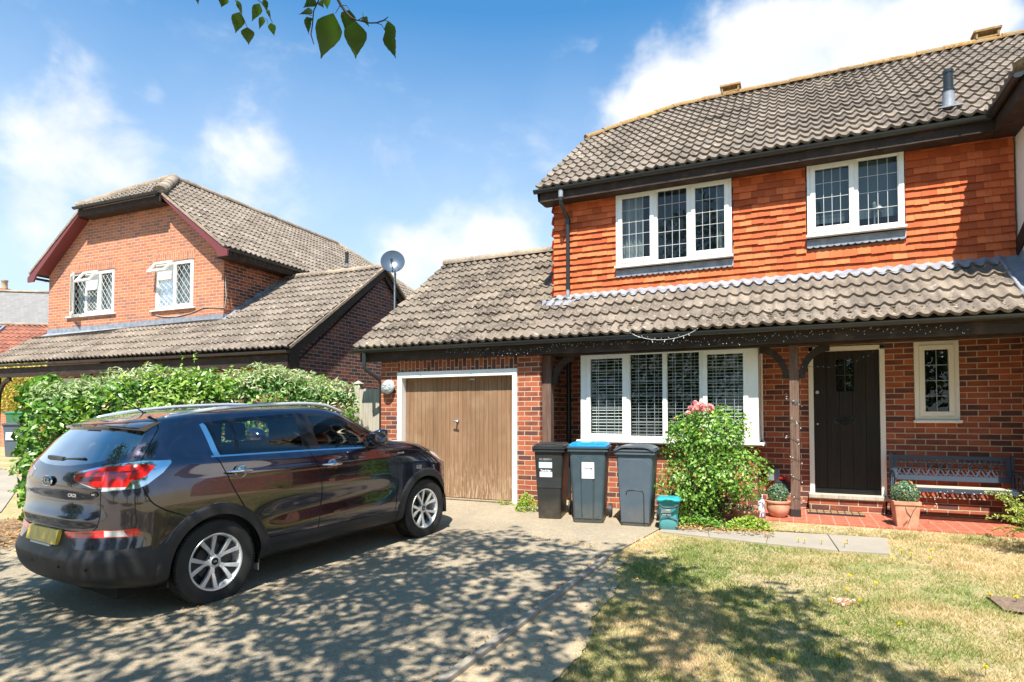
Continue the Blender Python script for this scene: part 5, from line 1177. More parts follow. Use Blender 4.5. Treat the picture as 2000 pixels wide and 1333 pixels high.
# mirrors
for s_ in (1, -1):
    mb = MB(); prof = [(0, 0, .0), (.02, .055, .05), (.10, .085, .075), (.17, .095, .085), (.21, .085, .078), (.225, .06, .055), (.23, 0, 0)]
    vs = []; fs = []; n = 20
    for i, (u, a_, b_) in enumerate(prof):
        for k in range(n): an = 2 * math.pi * k / n; ex = 3.; ca, sa = math.cos(an), math.sin(an); vs.append((s_ * (.905 + (u - .02) + .03 * abs(math.sin(an))), y_(2.70) - .035 + a_ * math.copysign(abs(ca) ** .7, ca), 1.245 + .02 * u / .2 + b_ * math.copysign(abs(sa) ** .7, sa)))
    for i in range(len(prof) - 1):
        for k in range(n): fs.append((i * n + k, i * n + (k + 1) % n, (i + 1) * n + (k + 1) % n, (i + 1) * n + k))
    mb.add(vs, fs); mr = mb.build('door_mirror', 'car_paint', CAR, smooth=60)
    mb = MB(); mb.add([(s_ * .81, y_(2.66), 1.15), (s_ * .81, y_(2.79), 1.15), (s_ * .82, y_(2.76), 1.24), (s_ * .82, y_(2.69), 1.24), (s_ * .97, y_(2.68), 1.165), (s_ * .97, y_(2.76), 1.165), (s_ * .97, y_(2.76), 1.20), (s_ * .97, y_(2.68), 1.20)], [(0, 1, 2, 3), (4, 7, 6, 5), (0, 4, 5, 1), (1, 5, 6, 2), (2, 6, 7, 3), (3, 7, 4, 0)]); mb.build('mirror_stalk', 'black_gloss', mr, bevel=.01)
# door handles with round dishes
for s_ in (1, -1):
    for sc_, zc_ in ((1.13, 1.072), (2.135, 1.024)):
        xb = .912
        mb = MB(); mb.lathe([(0, .000), (.030, .001), (.048, .006), (.055, .0115), (.058, .009), (.059, .003)], (s_ * 0, y_(sc_ + .012), zc_ - .004), 28, 'X')
        mb.v = [(s_ * (xb - .002 + v[0] - .0), v[1], v[2]) for v in mb.v]; dh = mb.build('handle_dish', 'chrome', CAR, smooth=40)
        mb = MB(); n = 14; pts = []; rr = []
        for k in range(n + 1): t = k / n; pts.append((s_ * (xb + .014 + .022 * math.sin(math.pi * t) ** .6), y_(sc_ - .125 + .25 * t), zc_ + .008 - .012 * t)); rr.append(.006 + .0115 * math.sin(math.pi * t) ** .7)
        mb.tube(pts, rr, 12); mb.build('door_handle', 'chrome', dh, smooth=60)
# plate, badges, wiper
pl = MB(); pl.add([(-.26, y_(.020), .607), (.26, y_(.020), .607), (.26, y_(.048), .712), (-.26, y_(.048), .712), (-.26, y_(.060), .607), (.26, y_(.060), .607), (.26, y_(.085), .712), (-.26, y_(.085), .712)], [(0, 1, 2, 3), (7, 6, 5, 4), (0, 4, 5, 1), (1, 5, 6, 2), (2, 6, 7, 3), (3, 7, 4, 0)])
lp = pl.build('number_plate', 'plate_yellow', CAR); mb = MB(); mb.box(-.17, .17, y_(.018), y_(.06), .588, .603); mb.build('plate_surround', 'white_label', lp)
ROTX = lambda tilt=0, yaw=0: Matrix.Rotation(yaw, 4, 'Z') @ Matrix.Rotation(R(90) - tilt, 4, 'X')
mb = MB(); n = 32
bt = R(8)
def B(x, z, dy): return (x, y_(.090) + dy + (z - 1.0) * .12 - .0, z)
E_ = lambda a, b, dy: [(a * math.cos(2 * math.pi * k / n), y_(.083) + dy + .14 * (b * math.sin(2 * math.pi * k / n)), 1.072 + b * math.sin(2 * math.pi * k / n)) for k in range(n)]
o1, o2, o3 = E_(.088, .044, -.004), E_(.081, .038, -.011), E_(.075, .033, -.008)
mb.add(o1 + o2 + o3, [(k, (k + 1) % n, n + (k + 1) % n, n + k) for k in range(n)] + [(n + k, n + (k + 1) % n, 2 * n + (k + 1) % n, 2 * n + k) for k in range(n)]); bd = mb.build('badge', 'chrome', CAR, smooth=50)
mb = MB(); mb.add(E_(.077, .035, -.007), [tuple(range(n - 1, -1, -1))]); mb.build('badge_field', 'black_gloss', bd)
text_mesh('badge_letters', 'KIA', .058, 'chrome', bd, (0, y_(.083) - .010, 1.072), ROTX(-.14), .001, bold=.0012, sx=1.05)
tx = text_mesh('model_letters', 'CRDI', .036, 'chrome', CAR, (.36, y_(.103), .977), ROTX(-.0, .14), .0015, bold=.0008, sx=1.25)
text_mesh('model_letters', 'SPORTAGE', .036, 'chrome', CAR, (-.48, y_(.122), .962), ROTX(0, -.22), .0015, bold=.0008, sx=1.1)
mb = MB(); n = 24; E2 = [(.60 + .034 * math.cos(2 * math.pi * k / n), y_(.146) + .3 * .034 * math.cos(2 * math.pi * k / n), .993 + .0185 * math.sin(2 * math.pi * k / n)) for k in range(n)]; mb.add(E2, [tuple(range(n - 1, -1, -1))]); mb.tube(E2 + E2[:1], .0022, 6); eb = mb.build('engine_badge', 'black_gloss', CAR)
text_mesh('badge_letters', '4x4', .020, 'silver_text', eb, (.60, y_(.142), .993), ROTX(0, .29), .001, bold=.0006)
text_mesh('wing_letters', 'AWD', .030, 'silver_text', CAR, (.898, y_(3.15), 1.045), Matrix.Rotation(R(90), 4, 'Z') @ Matrix.Rotation(R(90), 4, 'X'), .001, shear=.3, sx=1.5)
mb = MB(); mb.bar((-.22, y_(.182), 1.243), (.05, y_(.182), 1.236), .035, .03); mb.bar((.05, y_(.182), 1.236), (.36, y_(.195), 1.250), .02, .014); mb.build('rear_wiper', 'black_plastic', CAR, bevel=.006)
mb = MB(); mb.lathe([(0, -.01), (.008, -.01), (.009, 0)], (-.1, y_(.012), .455), 10, 'Y'); mb.lathe([(0, -.01), (.008, -.01), (.009, 0)], (.33, y_(.02), .452), 10, 'Y'); mb.lathe([(0, -.01), (.008, -.01), (.009, 0)], (.62, y_(.075), .452), 10, 'Y'); mb.build('parking_sensors', 'gap_black', cl_)
mb = MB(); mb.box(.80, .86, y_(1.325), y_(1.335), .17, .36); mb.build('mud_flap', 'alloy', CAR)
# wheels
def wheel(x, s, sgn, parent):
    mb = MB(); prof = [(.235, -.10), (.262, -.108), (.31, -.112), (.338, -.104), (.349, -.085), (.3505, -.05), (.348, -.046), (.351, -.042), (.351, -.004), (.347, 0), (.351, .004), (.351, .042), (.348, .046), (.3505, .05), (.349, .085), (.338, .104), (.31, .112), (.262, .108), (.235, .10)]
    c = (x, y_(s), .345); ty = mb.lathe([(r, h) for r, h in prof], c, 96, 'X')
    for k in range(96):                                               # tread blocks at the shoulders
        a = 2 * math.pi * (k + .5) / 96
        for h in (-.078, .078):
            p = Vector((x + h, y_(s) + .349 * math.cos(a), .345 + .349 * math.sin(a))); t_ = Vector((0, -math.sin(a), math.cos(a)))
            mb.bar(p - Vector((.022, 0, 0)), p + Vector((.022, 0, 0)), .006, .015, up=(0, math.cos(a), math.sin(a)))
    W_ = parent; mb.build('tyre', 'tyre', parent, smooth=40)
    mb = MB(); o = sgn * .10
    mb.lathe([(.236, sgn * .098), (.232, sgn * .104), (.221, sgn * .102), (.214, sgn * .092), (.205, -sgn * .06), (.205, -sgn * .09)], c, 64, 'X'); rim = mb.build('rim', 'alloy', W_, smooth=40)
    mb = MB(); mb.lathe([(.0, sgn * .0), (.20, sgn * .0)], c, 40, 'X'); mb.lathe([(.0, sgn * .03), (.145, sgn * .03), (.145, sgn * .0)], c, 40, 'X'); mb.build('brake_disc', 'alloy_dark', W_, smooth=30)
    mb = MB(); mb2 = MB()
    def PP(r, a, h): return (x + sgn * h, y_(s) + r * math.cos(a), .345 + r * math.sin(a))
    for k in range(5):                                                # five pairs of spokes
        A = math.pi / 2 + 2 * math.pi * k / 5 + .31
        for q in (-1, 1):
            st = [(.050, .13, .009, .074), (.095, .125, .0125, .078), (.135, .20, .0155, .086), (.218, .285, .0185, .097)]
            vs = []
            for r, da, wd, h in st:
                a = A + q * da; ta = Vector((0, -math.sin(a), math.cos(a))); ce = Vector(PP(r, a, h))
                vs += [ce - ta * wd, ce + ta * wd, ce + ta * wd * .8 - Vector((sgn * .032, 0, 0)), ce - ta * wd * .8 - Vector((sgn * .032, 0, 0))]
            fs = []
            for i in range(3):
                b = i * 4
                for j in range(4): fs.append((b + j, b + (j + 1) % 4, b + 4 + (j + 1) % 4, b + 4 + j))
            mb.add(vs, fs)
    mb.lathe([(.0, sgn * .078), (.036, sgn * .078), (.040, sgn * .074), (.058, sgn * .070), (.062, sgn * .04)], c, 30, 'X'); sp_ = mb.build('spokes', 'alloy', W_, bevel=.0015)
    for k in range(5):
        a = math.pi / 2 + 2 * math.pi * (k + .5) / 5 + .31; p = PP(.062, a, .062); mb2.tube([p, (p[0] + sgn * .014, p[1], p[2])], .0085, 8)
        a0 = math.pi / 2 + 2 * math.pi * k / 5 + .31
        vs = [PP(.10, a0 - .09, .055), PP(.10, a0 + .09, .055), PP(.214, a0 + .2, .070), PP(.214, a0 - .2, .070)]; mb2.add(vs, [(0, 1, 2, 3)])
    mb2.build('wheel_inserts', 'alloy_dark', W_)
    mb = MB(); mb.lathe([(.0, sgn * .0815), (.028, sgn * .0815), (.031, sgn * .078)], c, 28, 'X'); cp = mb.build('hub_cap', 'black_gloss', W_, smooth=30)
    text_mesh('hub_letters', 'KIA', .020, 'silver_text', W_, (x + sgn * .0825, y_(s), .345), Matrix.Rotation(R(90) * sgn, 4, 'Z') @ Matrix.Rotation(R(90), 4, 'X'), .0008, bold=.0006)
    return W_
for s in (.92, 3.56):
    for sgn in (1, -1):
        wh = bpy.data.objects.new('wheel', None); COL.objects.link(wh); wh.parent = CAR; wheel(sgn * .795, s, sgn, wh)
bm.free()

# ------------------------------------------------------------------ bins
def turned(name, label, cat, x, y, deg, group=None, z=None):
    return thing(name, label, cat, (x, y, gz(y) if z is None else z), (0, 0, R(deg)), group, local=True)
def rbox(mb, secs, n=5):
    """loft of rounded rectangles: (x0,x1,y0,y1,z,r)"""
    rings = []
    for x0, x1, y0, y1, z, r in secs:
        for cx, cy, a0 in ((x1 - r, y1 - r, 0), (x0 + r, y1 - r, 90), (x0 + r, y0 + r, 180), (x1 - r, y0 + r, 270)):
            for i in range(n + 1): a = R(a0 + 90 * i / n); rings.append((cx + r * math.cos(a), cy + r * math.sin(a), z))
    m = 4 * (n + 1); k = len(secs)
    mb.add(rings, [(i * m + j, i * m + (j + 1) % m, (i + 1) * m + (j + 1) % m, (i + 1) * m + j) for i in range(k - 1) for j in range(m)] + [tuple(range(m - 1, -1, -1)), tuple((k - 1) * m + j for j in range(m))]); return mb
def wheelie(x, y, deg, label, m, lid, style, h=1.03, w=.46, group='wheelie bins in front of the bay window'):
    t = turned('wheelie_bin', label, 'bin', x, y, deg, group); W = w / 2; D = .54; hb = h - .13
    mb = MB(); rbox(mb, [(-W + .075, W - .075, .06, D - .04, 0, .03), (-W + .065, W - .065, .045, D - .03, .03, .04), (-W + .02, W - .02, .01, D, hb - .01, .04), (-W + .02, W - .02, .01, D, hb, .04), (-W - .005, W + .005, -.015, D + .02, hb + .002, .03), (-W - .005, W + .005, -.015, D + .02, hb + .022, .03), (-W + .004, W - .004, -.008, D + .01, hb + .024, .03), (-W + .004, W - .004, -.008, D + .01, hb + .040, .03), (-W - .012, W + .012, -.022, D + .02, hb + .042, .03), (-W - .012, W + .012, -.022, D + .02, hb + .062, .03)])
    b = mb.build('body', m, t, smooth=35)
    fy = lambda z: .045 + (.01 - .045) * (z - .03) / (hb - .04)                    # front face depth at height z
    hx = lambda z: (W - .065) + (.045) * (z - .03) / (hb - .04)
    if style == 'ribs':
        mb = MB()
        for xa, xb in ((-.86, -.42), (-.36, .30), (.40, .88)):
            pts = []
            for i in range(9): tt = i / 8; pts.append((xa + (xb - xa) * tt, .80 + .055 * math.sin(math.pi * tt)))
            fv = [(xa * hx(.06), fy(.06) - .010, .06), (xb * hx(.06), fy(.06) - .010, .06)] + [(u * hx(z), fy(z) - .012, z) for u, z in reversed(pts)]
            bv = [(p[0], p[1] + .03, p[2]) for p in fv]; k = len(fv); mb.add(fv + bv, [tuple(range(k))] + [(i, i + k, (i + 1) % k + k, (i + 1) % k) for i in range(k)])
        mb.build('moulded_rib', m, b, bevel=.005)
    if style == 'arch':
        mb = MB()
        def arch(xw, z0, z1, cr, dep):
            pts = [(-xw, z0), (xw, z0)] + [(xw - cr + cr * math.cos(a), z1 - cr + cr * math.sin(a)) for a in [i * math.pi / 16 for i in range(9)]] + [(-xw + cr + cr * math.cos(a), z1 - cr + cr * math.sin(a)) for a in [math.pi / 2 + i * math.pi / 16 for i in range(9)]]
            fv = [(u * hx(z) / .2, fy(z) - dep, z) for u, z in pts]; bv = [(p[0], p[1] + .03, p[2]) for p in fv]; k = len(fv); mb.add(fv + bv, [tuple(range(k))] + [(i, i + k, (i + 1) % k + k, (i + 1) % k) for i in range(k)])
        arch(.185, .05, .84, .11, .010); mb.build('moulded_panel', m, b, bevel=.004)
        mb = MB(); pts = [(-.105, .16 + .26), (-.105, .40), (-.10, .435), (-.07, .455), (.07, .455), (.10, .44), (.112, .40), (.112, .03)]
        mb.tube([(u, fy(z) - .010, z) for u, z in pts], .006, 8); mb.build('moulded_edge', 'bin_black', b, smooth=True)
    if style == 'plain':
        mb = MB(); mb.box(-.165, .165, fy(.5) - .003, fy(.5) + .01, .42, .56); mb.build('moulded_panel', m, b)
    mb = MB(); z0 = hb + .064
    if style == 'arch':
        n = 12; vs = []
        for i in range(n + 1):
            u = -1 + 2 * i / n; zz = z0 + .045 * (1 - abs(u) ** 3.5)
            for yy, dz in ((-.035, -.0), (-.03, .004), (D * .5, .014), (D + .02, .006)): vs.append((u * (W - .01), yy, zz + dz))
        for i in range(n + 1):
            u = -1 + 2 * i / n; zz = z0 + .045 * (1 - abs(u) ** 3.5) - .012
            for yy, dz in ((-.035, -.0), (-.03, .004), (D * .5, .014), (D + .02, .006)): vs.append((u * (W - .022), yy, zz + dz - .004))
        o = (n + 1) * 4; mb.add(vs, [(i * 4 + j, i * 4 + j + 1, i * 4 + 5 + j, i * 4 + 4 + j) for i in range(n) for j in range(3)] + [(o + i * 4 + j, o + i * 4 + 4 + j, o + i * 4 + 5 + j, o + i * 4 + j + 1) for i in range(n) for j in range(3)] + [(i * 4, i * 4 + 4, o + i * 4 + 4, o + i * 4) for i in range(n)] + [(i * 4 + 3, o + i * 4 + 3, o + i * 4 + 7, i * 4 + 7) for i in range(n)])
        mb.tube([(-W + .02, -.01, z0), (-W + .03, -.01, z0 + .03), (-W + .05, .0, z0 + .04)], .01, 8)
    else:
        rbox(mb, [(-W + .01, W - .01, -.02, D + .02, z0, .03), (-W + .01, W - .01, -.02, D + .02, z0 + .018, .03), (-W + .05, W - .05, .03, D - .02, z0 + .050, .04), (-W + .06, W - .06, .04, D - .03, z0 + .052, .04)])
        mb.box(-.10, .10, -.005, .025, z0 + .030, z0 + .042)
    ld = mb.build('lid', lid, t, smooth=35)
    if style != 'arch':
        mb = MB()
        for s_ in (-1, 1): mb.box(s_ * W * .62 - .04, s_ * W * .62 + .04, -.012, .045, z0 + .020, z0 + .046)
        mb.build('lid_grip', 'bin_black' if lid != 'bin_lid_blue' else 'bin_lid_blue', ld, bevel=.008)
    mb = MB(); mb.tube([(-W + .04, D + .06, hb + .05), (W - .04, D + .06, hb + .05)], .014, 10); mb.tube([(-W + .04, D, hb + .02), (-W + .04, D + .06, hb + .05)], .014, 8); mb.tube([(W - .04, D, hb + .02), (W - .04, D + .06, hb + .05)], .014, 8); mb.build('handle', m, t, smooth=40)
    for s_ in (-1, 1): mb = MB(); c = (s_ * (W - .01), D - .02, .10); mb.lathe([(.0, -.02), (.035, -.022), (.06, -.018), (.098, -.02), (.10, 0), (.098, .02), (.06, .018), (.035, .022), (0, .02)], c, 24, 'X'); mb.build('wheel', 'rubber', t, smooth=40)
    return t, b, fy, hx
t1, b1, fy1, _ = wheelie(-2.965, 7.60, 10, 'plain black wheelie bin printed RUBBISH beside the garage pier', 'bin_black', 'bin_black', 'plain', 1.03, .44)
sl1 = math.atan(.035 / .85)
text_mesh('lettering', 'RUBBISH', .040, 'silver_text', b1, (-.045, fy1(.80) - .003, .80), Matrix.Rotation(R(90) + sl1, 4, 'X'), .001, bold=.0008, sx=1.1)
for nm, m_, z0, z1, x0, x1 in (('sticker', 'pale_blue_label', .685, .765, -.135, .045), ('sticker', 'white_label', .565, .635, -.125, .045)):
    mb = MB(); mb.add([(x0, fy1(z0) - .0035, z0), (x1, fy1(z0) - .0035, z0), (x1, fy1(z1) - .0035, z1), (x0, fy1(z1) - .0035, z1)], [(0, 1, 2, 3)]); mb.build(nm, m_, b1)
text_mesh('lettering', 'Tandridge', .036, 'white_label', b1, (-.04, fy1(.655) - .004, .652), Matrix.Rotation(R(90) + sl1, 4, 'X'), .001, bold=.001)
text_mesh('lettering', 'District Council', .020, 'grey_print', b1, (-.04, fy1(.60) - .006, .595), Matrix.Rotation(R(90) + sl1, 4, 'X'), .001)
t2, b2, fy2, _ = wheelie(-2.40, 7.53, 11, 'slate wheelie bin with bright blue lid and white sticker, middle of the three', 'bin_slate', 'bin_lid_blue', 'ribs', 1.055, .52)
mb = MB(); mb.add([(-.075, fy2(.58) - .016, .58), (.085, fy2(.58) - .016, .58), (.085, fy2(.79) - .016, .79), (-.075, fy2(.79) - .016, .79)], [(0, 1, 2, 3)]); mb.build('sticker', 'white_label', b2)
for tx_, sz_, z_, m_ in (('DRY RECYCLING', .018, .775, 'grey_print'), ('Tandridge', .030, .715, 'gap_black'), ('District Council', .017, .692, 'grey_print')): text_mesh('lettering', tx_, sz_, m_, b2, (.005, fy2(z_) - .018, z_), Matrix.Rotation(R(90) + sl1, 4, 'X'), .0008)
wheelie(-1.80, 7.56, 5, 'blue grey wheelie bin with raised arch panel, nearest the rose bush', 'bin_grey', 'bin_lid_grey', 'arch', 1.03, .50)
# food caddy
t = turned('food_caddy', 'small teal food waste caddy standing between the grey bin and the rose bush', 'caddy', -1.375, 7.52, 8)
mb = MB(); rbox(mb, [(-.10, .10, 0, .21, 0, .03), (-.108, .108, -.008, .218, .015, .035), (-.112, .112, -.012, .22, .12, .035), (-.104, .104, -.006, .215, .135, .035), (-.128, .128, -.03, .235, .335, .03), (-.132, .132, -.034, .24, .34, .03), (-.132, .132, -.034, .24, .35, .03)]); b = mb.build('body', 'caddy_teal', t, smooth=40)
mb = MB(); mb.tube([(-.112, -.016, .125), (-.05, -.020, .155), (0, -.020, .165), (.05, -.020, .15), (.112, -.016, .115)], .005, 8); mb.build('moulded_edge', 'bin_black', b, smooth=True)
mb = MB(); rbox(mb, [(-.142, .142, -.045, .25, .352, .04), (-.145, .145, -.048, .252, .368, .04), (-.12, .12, -.02, .23, .392, .04), (-.10, .10, 0, .21, .394, .04)]); ld = mb.build('lid', 'caddy_teal', t, smooth=40)
mb = MB(); mb.tube([(-.13, -.02, .33), (-.11, -.055, .31), (-.06, -.062, .285), (0, -.064, .278), (.06, -.062, .285), (.11, -.055, .31), (.13, -.02, .33)], .011, 8); mb.tube([(.09, -.05, .30), (.11, -.05, .30)], .02, 8); mb.build('handle', 'bin_black', t, smooth=True)
mb = MB(); mb.tube([(-.07, -.05, .352), (-.045, -.063, .376), (0, -.066, .384), (.045, -.063, .376), (.07, -.05, .352)], .009, 8); mb.build('lid_catch', 'bin_lid_blue' if False else 'caddy_teal', ld, smooth=True)
mb = MB(); mb.add([(-.085, -.0305, .215), (.03, -.0305, .215), (.03, -.0335, .255), (-.085, -.0335, .255)], [(0, 1, 2, 3)]); mb.build('sticker', 'white_label', b); text_mesh('lettering', 'Food waste', .022, 'white_label', b, (-.02, -.030, .192), Matrix.Rotation(R(97), 4, 'X'), .001)
# bins by the neighbour
t = turned('wheelie_bin', 'distant grey wheelie bin with white sticker and green crate on its lid', 'bin', -23.3, 11.3, 30, z=0)
mb = MB(); rbox(mb, [(-.25, .25, 0, .5, 0, .04), (-.32, .32, -.04, .58, 1.0, .05), (-.34, .34, -.06, .6, 1.01, .05), (-.34, .34, -.06, .6, 1.04, .05)]); b = mb.build('body', 'bin_grey', t, smooth=40); mb = MB(); rbox(mb, [(-.35, .35, -.08, .6, 1.045, .05), (-.35, .35, -.08, .6, 1.08, .05), (-.3, .3, 0, .55, 1.11, .05)]); mb.build('lid', 'bin_lid_grey', t, smooth=40)
mb = MB(); mb.box(-.2, .2, -.05, -.03, .55, .8); mb.build('sticker', 'white_label', b)
t = turned('recycling_crate', 'green plastic crate standing on the lid of the distant grey bin', 'crate', -23.3, 11.3, 30, z=1.11)
mb = MB(); rbox(mb, [(-.24, .24, .0, .5, 0, .04), (-.27, .27, -.02, .55, .30, .04), (-.29, .29, -.04, .57, .31, .04), (-.29, .29, -.04, .57, .34, .04)]); mb.build('crate_body', 'bin_green', t, smooth=40); mb = MB(); rbox(mb, [(-.28, .28, -.03, .56, .342, .04), (-.26, .26, -.01, .54, .37, .04)]); mb.build('lid', 'bin_green', t, smooth=40)

# ------------------------------------------------------------------ bench
bn = thing('garden_bench', 'dark blue metal garden bench with lattice back and wooden seat slats under the small window', 'bench', (1.15, 8.88, .062))
OFF[bn.name] = Vector((1.15, 8.88, .062))
Y0, Y1 = 8.88, 9.27; BX0, BX1 = 1.165, 2.43; Z = .062
for x_ in (BX0, BX1):
    mb = MB()
    mb.tube([(x_, 9.30, .86), (x_, 9.285, .70), (x_, 9.24, .47), (x_, 9.22, .42), (x_, 9.26, .25), (x_, 9.32, Z)], .019, 8); mb.tube([(x_, 9.22, .43), (x_, 9.05, .42), (x_, 8.90, .44), (x_, 8.86, .40), (x_, 8.87, .28), (x_, 8.84, .16), (x_, 8.80, Z)], .019, 8)
    mb.tube([(x_, 9.27, .66), (x_, 9.10, .665), (x_, 8.93, .655), (x_, 8.86, .63), (x_, 8.85, .59), (x_, 8.88, .57), (x_, 8.90, .59)], .016, 8); mb.tube([(x_, 8.93, .65), (x_, 8.97, .57), (x_, 8.94, .49), (x_, 8.91, .44)], .012, 8); mb.tube([(x_, 9.08, .65), (x_, 9.12, .57), (x_, 9.08, .50), (x_, 9.1, .43)], .009, 8)
    mb.tube([(x_, 8.86, .33), (x_, 9.0, .30), (x_, 9.12, .24), (x_, 9.2, .27), (x_, 9.23, .35)], .010, 8)
    mb.box(x_ - .017, x_ + .017, 9.255, 9.30, .44, .87)
    mb.build('bench_end', 'bench_metal', bn, smooth=50)
def pan(u, v, d=0): yy = 9.235 + (v - .48) * .11; return (BX0 + u * (BX1 - BX0), yy + d, v)
mb = MB(); tl_ = -.012
mb.bar(pan(.02, .825), pan(.98, .825), .014, .045, up=(0, .1, 1)); mb.bar(pan(.02, .565), pan(.98, .565), .014, .062, up=(0, .1, 1)); mb.bar(pan(.035, .56), pan(.035, .83), .04, .014, up=(0, 1, 0)); mb.bar(pan(.965, .56), pan(.965, .83), .045, .014, up=(0, 1, 0)); mb.build('back_frame', 'bench_metal', bn)
mb = MB(); n = 11; ua, ub = .05, .95; st = (ub - ua) / n; zb, zt = .593, .805; zm_ = (zb + zt) / 2
for k in range(n):
    a, b_ = ua + k * st, ua + (k + 1) * st
    mb.bar(pan(a, zb, -.004), pan(b_, zt, -.004), .015, .012, up=(0, 1, 0)); mb.bar(pan(a, zt, .004), pan(b_, zb, .004), .015, .012, up=(0, 1, 0)); mb.bar(pan(a, (zb + zt) / 2 - .03, -.001), pan(a + st * .62, zb, -.001), .010, .010, up=(0, 1, 0)); mb.bar(pan(b_, (zb + zt) / 2 + .03, -.001), pan(b_ - st * .62, zt, -.001), .010, .010, up=(0, 1, 0))
mb.build('back_lattice', 'bench_metal', bn)
for k in range(3): mb = MB(); ya = 8.89 + k * .115; mb.box(BX0 + .01, BX1 - .01, ya, ya + .10, .445 + .004 * k, .468 + .004 * k); mb.build('seat_slat', 'bench_slat' if k else 'bench_metal', bn, bevel=.004)
mb = MB(); mb.box(BX0, BX1, 8.875, 8.887, .425, .455); mb.build('front_rail', 'bench_metal', bn)
# door mat
mb = MB(); mb.box(.175, .83, 8.95, 9.27, .064, .082); mt = mb.build('door_mat', 'coir', None, bevel=.004, origin=(.5, 8.95, .064)); tag(mt, 'brown coir door mat with dark rubber grid lying on the red tiles', 'door mat')
mb = MB()
for k in range(8): mb.box(.20 + k * .082, .212 + k * .082, 8.96, 9.26, .082, .084)
for yy in (8.953, 9.10, 9.253): mb.box(.18, .825, yy, yy + .012, .0821, .0845)
mb.box(.17, .835, 8.942, 8.952, .063, .086)
g_ = mb.build('rubber_grid', 'rubber', None); g_.parent = mt
OFF[mt.name] = Vector((.5, 8.95, .064)); g_.location = (-.5, -8.95, -.064)

# ------------------------------------------------------------------ pots
def ball(n, c, r, seed=0, size=.022):
    d = rng.normal(size=(n, 3)); d /= np.linalg.norm(d, axis=1)[:, None]; rr = r * (1 - .22 * rng.random((n, 1)) ** 2); P = np.array(c) + d * rr; return P, d, size * (.7 + .6 * rng.random(n))
t = thing('bowl_pot', 'rounded terracotta bowl pot with clipped green ball plant beside the numbered porch post', 'pot', (-.176, 8.53, .062), local=True)
mb = MB(); mb.lathe([(0, 0), (.075, 0), (.085, .01), (.125, .06), (.138, .12), (.132, .165), (.128, .18), (.146, .185), (.148, .205), (.140, .212), (.128, .20), (.12, .18), (0, .18)], n=40); mb.build('pot_body', 'terracotta', t, smooth=50)
P, d, s_ = ball(1500, (0, 0, .295), .125); leafmesh('ball_foliage', P, d, s_, 'box_leaf', t, asp=.6)
mb = MB()
for a, b_, c_ in ((-.07, -.09, .36), (.03, -.11, .33), (-.02, -.06, .41), (.09, -.05, .35)): mb.lathe([(0, 0), (.012, .004), (.014, .012), (0, .016)], (a, b_, c_), 8)
mb.build('flower', 'lead', t)
t = thing('square_pot', 'square terracotta pot with flowering ball plant, between the door and the bench', 'pot', (1.20, 8.47, .062), (0, 0, R(3)), local=True)
mb = MB(); rbox(mb, [(-.105, .105, -.105, .105, 0, .01), (-.13, .13, -.13, .13, .255, .01), (-.14, .14, -.14, .14, .258, .015), (-.14, .14, -.14, .14, .295, .015), (-.12, .12, -.12, .12, .297, .01), (-.115, .115, -.115, .115, .27, .01)]); mb.build('pot_body', 'terracotta', t, smooth=35)
P, d, s_ = ball(1700, (0, 0, .375), .145, size=.025); leafmesh('ball_foliage', P, d, s_, 'box_leaf', t, asp=.6)
P, d, s_ = ball(9, (0, -.02, .385), .15, size=.04); P = P[(d[:, 1] < .1)]; leafmesh('flower', P, d[(d[:, 1] < .1)], s_[: len(P)], 'orange_petal', t, asp=1., jit=.1); P, d, s_ = ball(16, (0, -.02, .385), .15, size=.04); q = d[:, 1] < .1; leafmesh('lilac_flower', P[q], d[q], s_[q], 'grey_leaf', t, asp=1., jit=.1)
mb = MB(); mb.tube([(-.03, -.125, .26), (-.01, -.13, .18), (.03, -.12, .12), (.0, -.12, .04)], .003, 5); mb.tube([(.03, -.12, .12), (.06, -.125, .2), (.10, -.13, .26)], .003, 5); mb.tube([(.0, -.122, .08), (-.05, -.12, .02)], .003, 5); mb.build('dry_stem', 'twig', t)
t = thing('trough_pot', 'low terracotta trough with small blue flowers under the rose bush', 'pot', (-.56, 8.40, .0), local=True)
mb = MB(); mb.lathe([(0, 0), (.13, 0), (.15, .02), (.165, .12), (.18, .125), (.18, .15), (.16, .15), (.15, .12), (0, .12)], n=32); mb.build('pot_body', 'terracotta', t, smooth=40)
P = rng.normal(size=(220, 3)) * (.07, .07, .025) + (0, 0, .17); leafmesh('foliage', P, np.tile((0, -.3, 1.), (220, 1)), np.full(220, .03), 'box_leaf', t)
mb = MB()
for k in range(9): mb.lathe([(0, 0), (.014, .004), (.012, .012), (0, .012)], (random.uniform(-.09, .1), random.uniform(-.12, 0), .17 + random.uniform(0, .03)), 7)
mb.build('flower', 'bench_metal', t)
t = thing('plastic_bottle', 'clear plastic bottle standing upright between the bowl pot and the brick plinth', 'bottle', (-.37, 8.44, .0), local=True)
mb = MB(); mb.lathe([(0, 0), (.042, .0), (.046, .02), (.044, .08), (.046, .10), (.046, .22), (.04, .26), (.018, .30), (.016, .33)], n=20); mb.build('bottle_body', 'clear_bottle', t, smooth=40); mb = MB(); mb.lathe([(.019, .325), (.019, .345), (0, .346)], n=14); mb.build('cap', 'white_label', t)
t = thing('toy_trike', 'black and red wheeled toy behind the porch post and bowl pot', 'toy', (-.13, 9.0, .062), local=True)
mb = MB(); mb.lathe([(.03, -.03), (.09, -.03), (.115, -.02), (.115, .02), (.09, .03), (.03, .03)], (0, 0, .33), 24, 'Y'); mb.build('wheel', 'rubber', t, smooth=40); mb = MB(); mb.lathe([(0, -.035), (.05, -.035), (.055, -.02)], (0, 0, .33), 16, 'Y'); mb.build('hub', 'lead_line', t, smooth=40)
